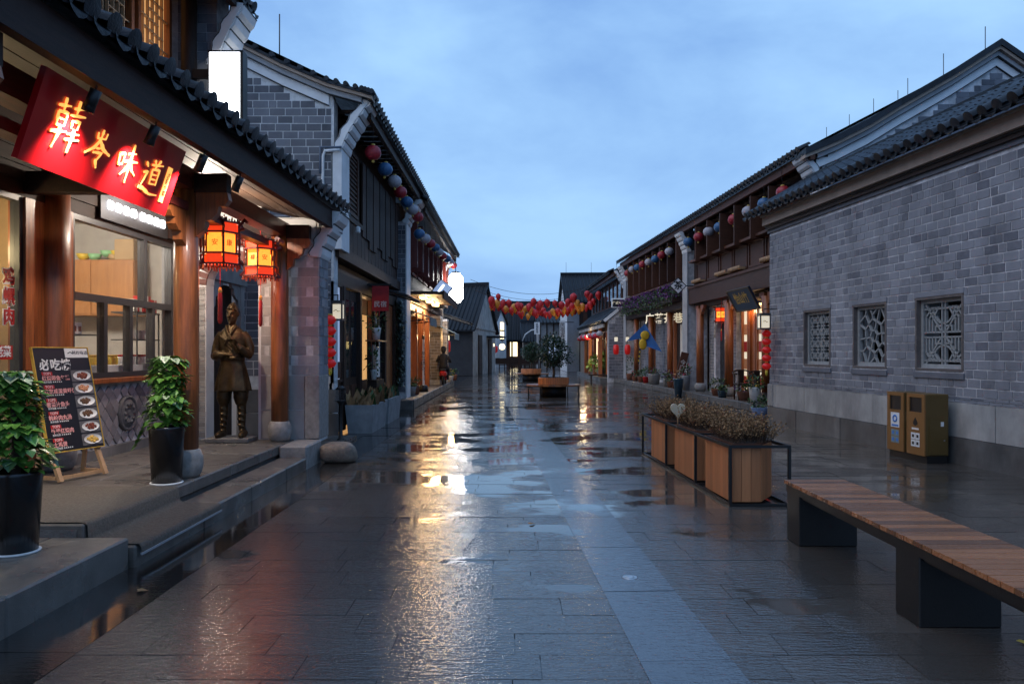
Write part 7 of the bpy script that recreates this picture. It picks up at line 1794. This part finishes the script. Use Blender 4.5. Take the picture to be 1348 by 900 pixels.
# house with white gable and passage, seen above and behind
g5, cs = simple_house('white_gable_house', 'tall house with white gable end and dark tiled roof beyond the lit porch', ((4.1, 56.5), (4.1, 64.5), (13.5, 64), (13.5, 56)), 5.4, 7.5, 'timber_dark', 'roof_far', .5, 'plaster_white')
wa, wb = Vector((4.1, 56.5, 0)), Vector((13.5, 56, 0))
wall_box(g5, wa, wb, 0, .9, 0, 5.2, .08, 'brick_grey', 'brick_panel'); wall_box(g5, wa, wb, 1.2, 4.2, 3.4, 4.9, .08, 'timber_brown', 'board_panel')
wall_box(g5, wa, wb, .9, 4.6, 2.9, 3.1, .9, 'roof_far', 'hood'); wall_box(g5, wa, wb, 1.4, 4.2, 0, 2.9, .05, 'glass_dark', 'passage')
for i in range(5): wall_box(g5, wa, wb, 1.5+i*.6, 1.9+i*.6, 4.0, 4.6, .12, 'glass_dark', 'window')
rods(g5, [(4.3, 60.4, 7.6), (6.3, 60.4, 7.6), (8.3, 60.4, 7.6)], 1.0)
gg = empty('passage_gate', (6.0, 56, 0), 'dark gate with yellow chains and a lit yellow sign above', 'gate')
MB().box((5.5, 55.9, 0), (8.0, 55.98, 1.7)).build('gate_panel', 'metal_black', gg); MB().box((5.4, 55.85, 1.75), (7.6, 55.9, 2.3)).build('sign', 'glow_yellow', gg)
for x in (5.8, 6.5, 7.2): MB().tube([(x+.25*math.cos(R(a)), 55.85, 1.4+.9*math.sin(R(a))) for a in range(180, 361, 20)], .03, 5).build('chain', 'paint_yellow', gg)
MB().lathe([(.001, -.08), (.08, 0), (.001, .08)], (5.3, 55.8, 1.6), 10).build('green_lamp', 'glow_green', gg)
g6, cs = simple_house('blue_grey_house', 'blue grey boarded house between the trees and the white gable', ((2.3, 66), (2.3, 72), (5.2, 72), (5.2, 66)), 4.0, 4.7, 'pot_stone', 'roof_far', .3)
for i in range(5): wall_box(g6, Vector((2.3, 66, 0)), Vector((5.2, 66, 0)), .1+i*.58, .2+i*.58, 0, 4.0, .08, 'timber_dark', 'batten')
wall_box(g6, Vector((2.3, 66, 0)), Vector((5.2, 66, 0)), .9, 1.8, .8, 2.4, .06, 'screen_blue', 'window')
g7, cs = simple_house('curved_coping_house', 'low brick house with white curved coping at the end of the street', ((1.1, 74), (1.1, 80), (4.6, 80), (4.6, 74)), 2.6, 4.4, 'brick_tan', 'roof_far', .3)
b = MB(); b.tube([(1.0, 73.8, 2.5), (1.3, 73.8, 3.2), (1.9, 73.8, 3.6), (2.8, 73.8, 3.75), (3.6, 73.8, 4.2)], .06, 6); b.build('coping', 'plaster_white', g7); wall_box(g7, Vector((1.1, 74, 0)), Vector((4.6, 74, 0)), 1.9, 2.2, 3.1, 3.4, .2, 'glow_window', 'lamp')
for i, (px, py0, py1, Y_) in enumerate(((740.5, 422, 454, 52.0), (707, 424, 440, 62.0))):
    a, c = P(px-3.6, py1, Y_), P(px+3.6, py0, Y_); t = empty('hanging_sign', a, ('white vertical sign with dark lettering near the white gable', 'smaller white vertical sign above the far trees')[i], 'sign')
    MB().box((a.x, a.y, a.z), (c.x, c.y+.12, c.z)).build('panel', 'paint_white', t); text_on('民宿客栈', (c.z-a.z)*.22, 'paint_navy', t, ((a.x+c.x)/2, a.y-.01, (a.z+c.z)/2), (1, 0, 0), (0, 0, 1), vertical=True); MB().bar((c.x, c.y+.06, c.z-.1), (c.x+.6, c.y+.3, c.z-.1), .05, .05).build('bracket', 'metal_black', t)

# ================================================================== balloon lanterns strung across the far street
wires = []
for k, (y0, dz) in enumerate(((42.0, .2), (44.0, .0), (46.0, -.05), (48.0, .1))):
    pa, pb = Vector((-2.3, y0, 5.3+dz)), Vector((5.0, y0+.5, 5.2+dz)); n = 16; pts_ = []
    for i in range(n+1): f = i/n; p = pa.lerp(pb, f); p.z -= 1.0*4*f*(1-f)*.75; pts_.append(p)
    MB().tube(pts_, .014, 4).build('wire', 'cord', None, f'{("nearest", "second", "third", "farthest")[k]} sagging wire of lanterns across the far street', 'wire', 'wires across the street'); wires.append((pa, pb))
def balloon_proto(mm):
    t = empty('balloon_lantern', (0, 0, 0), 'x', 'lantern'); MB().lathe([(.03, -.36), (.10, -.28), (.19, -.10), (.23, .06), (.20, .18), (.10, .27), (.03, .30)], (0, 0, 0), 14, rib=.03).build('balloon', mm, t); MB().tube([(0, 0, .29), (0, 0, .42)], .012, 4).build('cord', 'cord', t); return t
BP = {k: [balloon_proto('globe_'+k), False] for k in ('scarlet', 'orange')}; r_ = random.Random(33)
for k in range(72):
    c = 'orange' if r_.random() < .32 else 'scarlet'; wi = k % 4; pa, pb = wires[wi]; f = (k//4+.5)/18 + r_.uniform(-.02, .02); f = .13 + .87*f
    p = pa.lerp(pb, f); p.z -= 1.0*4*f*(1-f)*.75 + .38 + r_.uniform(0, .45); q = BP[c]
    o = q[0] if not q[1] else copy_tree(q[0]); q[1] = True
    o.location = p; o.rotation_euler = (R(r_.uniform(-12, 12)), R(r_.uniform(-12, 12)), r_.uniform(0, 6)); s = r_.uniform(.64, .88); o.scale = (s*r_.uniform(.9, 1.05), s, s)
    o['label'] = ('orange' if c == 'orange' else 'red') + ' balloon lantern in the dense cluster strung across the far street'; o['group'] = 'balloon lanterns across the far street'

# ================================================================== street furniture
# ---- round benches with trees
def tree_bench(c, lab1, lab2, seed, s=1.0):
    r = random.Random(seed); x, y = c
    t = empty('tree_bench', (x, y, 0), lab1, 'bench', 'round benches with trees')
    MB().lathe([(.44*s, 0), (.44*s, .36)], (x, y, 0), 32).build('drum', 'metal_black', t)
    for k in range(40):       # slatted upper rim
        a = 2*math.pi*k/40; M = Matrix.Translation((x, y, 0)) @ Matrix.Rotation(a, 4, 'Z'); MB().bbox((.49*s, -.036*s, .415), (.515*s, .036*s, .64), .004, M=M).build('rim_slat', 'planter_slat', t)
    MB().lathe([(.48*s, .41), (.48*s, .645), (.44*s, .645), (.44*s, .56), (.001, .56)], (x, y, 0), 32).build('tub', 'metal_black', t)
    for k in range(28):
        a0, a1 = 2*math.pi*(k+.03)/28, 2*math.pi*(k+.97)/28; q = MB(); pl = [(x+rr*math.cos(a), y+rr*math.sin(a)) for rr, a in ((.50*s, a0), (.92*s, a0), (.92*s, a1), (.50*s, a1))]; q.prism(pl, .365, .408, 'uv'); q.build('seat_slat', 'bench_slat', t)
    for k in range(6):
        a = 2*math.pi*k/6+.0; MB().tube([(x+.84*s*math.cos(a), y+.84*s*math.sin(a), 0), (x+.84*s*math.cos(a), y+.84*s*math.sin(a), .362)], .022, 6).build('leg', 'metal_black', t)
    tr_ = empty('camellia_tree', (x, y, .56), lab2, 'tree', 'clipped trees in the round benches')
    q = MB()
    q.tube([(x, y, .56), (x+.015, y, .8), (x-.01, y, 1.05), (x, y, 1.5)], [.05, .042, .036, .015], 8)
    for k in range(9):
        a = 2*math.pi*k/9; h = .95+.06*(k % 3); q.tube([(x, y, h), (x+.2*math.cos(a), y+.2*math.sin(a), h+.2), (x+.42*math.cos(a), y+.42*math.sin(a), h+.42)], [.022, .015, .006], 5)
    q.build('trunk', 'bark', tr_)
    q = MB(); foliage(q, (x, y, 1.52), (.56*s, .56*s, .54), 2700, .088, r, shell=.25, lump=.38, droop=.1); q.build('crown', 'leaf_tree', tr_, kind='stuff', fix=False)
tree_bench((1.40, 25.6), 'nearer round slatted bench around a tree planter', 'nearer round clipped evergreen tree in the bench planter', 5)
tree_bench((.98, 39.0), 'farther round slatted bench around a tree planter', 'farther round clipped evergreen tree in the bench planter', 6)
# ---- long planter with three timber boxes in a black frame
lpn = empty('box_planter', (2.35, 9.3, 0), 'long planter of three orange timber boxes in a black metal frame', 'planter')
TB = frame((2.497, 0), (-.051, 1), (1, 0))       # u along the street, v to the right
Lf, Wf = (7.37, 11.2), .575
fm = MB(TB)
for (v) in (0, Wf):
    for z in (.0, .565): fm.box((Lf[0], v-.0125, z), (Lf[1], v+.0125, z+.028))
for u in (Lf[0], 8.52, 9.82, Lf[1]-.025):
    for v in (0, Wf): fm.box((u, v-.0135, .028), (u+.028, v+.0135, .565))
    for z in (.001, .566): fm.box((u, .0125, z), (u+.027, Wf-.0125, z+.026))
fm.build('frame', 'metal_black', lpn)
ps = cube_mesh('slat', 'planter_slat'); ATB = math.atan2(1, -.051)
tubs = ((7.42, 8.24), (8.66, 9.50), (9.90, 10.74))
for (ua, ub) in tubs:
    o8 = [(ua, .03), (ua, Wf-.27), (ua+.34, Wf-.035), (ub-.34, Wf-.035), (ub, Wf-.27), (ub, .03)]
    MB(TB).prism([(u+(.012 if u < (ua+ub)/2 else -.012), v+(.012 if v < .2 else -.012)) for u, v in o8], .03, .575, 'uv').build('tub', 'timber_dark', lpn)
    for k in range(len(o8)):
        p, q = Vector((*o8[k], 0)), Vector((*o8[(k+1) % len(o8)], 0)); L_ = (q-p).length; n = max(2, round(L_/.082))
        for j in range(n):
            c = p.lerp(q, (j+.5)/n); w = TB @ Vector((c.x, c.y, .31)); d3 = (TB.to_3x3() @ (q-p))
            put('slat', ps, lpn, w, math.atan2(d3.y, d3.x), (L_/n-.004, .018, .545))
    MB(TB).prism(o8, .576, .600, 'uv').build('rim', 'timber_brown', lpn)
    MB(TB).prism([(u+(.05 if u < (ua+ub)/2 else -.05), v+(.04 if v < .2 else -.04)) for u, v in o8], .6005, .604, 'uv').build('soil', 'soil', lpn)
def dry_shrub(ua, ub, seed, lab):
    r = random.Random(seed); c0_ = TB @ Vector(((ua+ub)/2, Wf/2, .60)); t = empty('dry_shrub', c0_, lab, 'shrub', 'dry shrubs in the long planter')
    st_ = MB(TB); lv = MB(TB)
    for _ in range(420):
        u, v = r.uniform(ua+.06, ub-.06), r.uniform(.07, Wf-.10); d = Vector((r.gauss(0, .36)+(u-(ua+ub)/2)*.55, r.gauss(0, .36)+(v-Wf/2)*.9, 1)).normalized(); h = r.uniform(.12, .30)
        p0 = Vector((u, v, .602)); p1 = p0+d*h*.5+Vector((r.gauss(0, .015), r.gauss(0, .015), 0)); p2 = p0+d*h
        st_.tube([p0, p1, p2], [.0028, .0022, .001], 3, smooth=False)
        for k in range(14):
            f = r.uniform(.35, 1.05); p = p0+(p2-p0)*f; leaf_fan(lv, p, Vector((r.gauss(0, 1), r.gauss(0, 1), r.uniform(0, 1))), Vector((r.gauss(0, 1), r.gauss(0, 1), 1)), r.uniform(.014, .030), 0, False)
    st_.build('twigs', 'twig_dry', t, kind='stuff', fix=False); lv.build('leaves', 'leaf_dry', t, kind='stuff', fix=False)
dry_shrub(*tubs[0], 1, 'dry brown shrub in the nearest planter box'); dry_shrub(*tubs[1], 2, 'dry brown shrub in the middle planter box'); dry_shrub(*tubs[2], 3, 'dry brown shrub in the farthest planter box')
ht = empty('heart_ornament', TB @ Vector((9.20, -.02, .6)), 'cream heart-shaped ornament with little lights stuck among the dry shrubs', 'ornament')
Hc = TB @ Vector((9.20, -.02, .80)); hp = []
for k in range(28):
    a = 2*math.pi*k/28; hp.append((Hc.x+.0062*16*math.sin(a)**3*.9, Hc.z+.0062*(13*math.cos(a)-5*math.cos(2*a)-2*math.cos(3*a)-math.cos(4*a))))
MB().prism(hp, Hc.y-.018, Hc.y+.018, 'uz').build('heart', 'heart_cream', ht); MB().tube([(Hc.x, Hc.y, .597), (Hc.x, Hc.y, .74)], .008, 5).build('stake', 'timber_pale', ht)
for k in range(0, 28, 3): MB().lathe([(.001, -.005), (.006, 0), (.001, .005)], (Hc.x+(hp[k][0]-Hc.x)*.72, Hc.y-.02, Hc.z+(hp[k][1]-Hc.z)*.72), 6).build('bulb', 'tassel_gold', ht)
# ---- slatted bench
bn = empty('slatted_bench', (2.44, 4.4, 0), 'long slatted timber bench on black block legs in the right foreground', 'bench')
for yc in (5.86, 4.13, 2.40): MB().bbox((2.215, yc, 0), (2.665, yc+.26, .40), .006).build('leg', 'metal_black', bn)
for x in (2.212, 2.648): MB().box((x, 2.30, .385), (x+.02, 6.13, .438)).build('side_rail', 'metal_black', bn)
MB().box((2.24, 2.4, .36), (2.64, 6.1, .40)).build('under_plate', 'metal_black', bn)
k = 0; y = 6.14
bs = unit_mesh('seat_slat', 'bench_slat', .02)
while y > 2.3:
    put('seat_slat', bs, bn, (2.44+rng.uniform(-.0012, .0012), y-.045, .456), rng.uniform(-.004, .004), (.485, .088, .028), rot=(R(rng.gauss(0, .25)), R(rng.gauss(0, .08)), 0)); y -= .094
# ---- litter bins
lt = empty('litter_bin', (5.68, 10.6, 0), 'brown twin litter bin with recycling stickers against the brick wall', 'litter bin')
TBn = frame((6.50, 0), (-.095, 1), (-1, -.095))     # bin front plane; u = Y, v = towards the street
MB(TBn).box((10.18, -.32, .0), (11.03, -.03, .10)).build('base', 'metal_black', lt)
for (ua, ub, nm) in ((10.18, 10.57, 1), (10.64, 11.03, 2)):
    b = MB(TBn); b.bbox((ua, -.34, .10), (ub, -.012, .93), .008); cab = b.build('cabinet', 'bin_olive', lt)
    hz0, hz1 = .68, .88; hu0, hu1 = ua+.06, ub-.06
    d = MB(TBn)
    d.box((ua, -.012, .10), (ub, .006, hz0)); d.box((ua, -.012, hz1), (ub, .006, .93)); d.box((ua, -.012, hz0), (hu0, .006, hz1)); d.box((hu1, -.012, hz0), (ub, .006, hz1)); d.build('front_panel', 'bin_brown', lt)
    MB(TBn).box((hu0, -.0115, hz0), (hu1, -.009, hz1)).build('opening', 'paint_black', lt)
    q = 'paint_blue' if nm == 2 else 'paint_black'; um = (ua+ub)/2
    if nm == 2:
        MB(TBn).box((um-.10, .0065, .43), (um+.10, .009, .64)).build('sticker', 'paint_white', lt); MB(TBn).lathe([(.055, 0), (.055, .004), (.03, .004), (.03, 0)], (0, 0, 0), 16, M=Matrix.Translation((um, .0095, .555)) @ Matrix.Rotation(R(-90), 4, 'X'), cap=False).build('recycling_mark', 'paint_blue', lt); MB(TBn).box((um-.08, .0092, .445), (um+.08, .011, .47)).build('recycling_text', 'paint_blue', lt)
    else:
        MB(TBn).prism([(um, .61), (um-.045, .545), (um-.045, .515), (um, .49), (um+.045, .515), (um+.045, .545)], .0065, .009, 'uz').build('waste_mark', 'paint_black', lt); MB(TBn).box((um-.075, .0065, .44), (um+.075, .009, .465)).build('waste_text', 'menu_cream', lt)
    for i in range(2):
        for j in range(2):
            s_ = MB(TBn).box((um-.092+i*.096, .0065, .21+j*.098), (um-.004+i*.096, .009, .30+j*.098)).build('pictogram', 'awning' if nm == 2 else 'paint_white', lt); MB(TBn).box((um-.072+i*.096, .0092, .235+j*.098), (um-.028+i*.096, .011, .275+j*.098)).build('mark', q, s_)
MB(TBn).box((10.575, -.3, .10), (10.635, -.06, .92)).build('divider', 'metal_black', lt); MB(TBn).box((10.572, -.058, .55), (10.638, -.05, .66)).build('sticker', 'paint_white', lt)
MB(TBn).box((10.172, -.31, .12), (10.179, -.06, .60)).build('side_door', 'bin_olive', lt); MB(TBn).box((10.165, -.26, .50), (10.171, -.22, .56)).build('keyhole_plate', 'paint_white', lt); MB(TBn).box((10.165, -.28, .30), (10.171, -.26, .32)).build('bolt', 'steel', lt)
# ---- small litter on the ground
for i, (x, y) in enumerate(((2.62, 3.9), (-2.34, 4.75), (.15, 6.6))):
    b = MB(); leaf_fan(b, Vector((x, y, .008)), Vector((1, .4, .05)), Vector((0, 0, 1)), .06, 0, True); b.build('fallen_leaf', 'flower_yellow' if i == 0 else 'leaf_dry', None, ('yellow fallen leaf on the paving under the bench', 'brown fallen leaf in the gutter below the steps', 'brown fallen leaf near the smooth paving strip')[i], 'leaf')
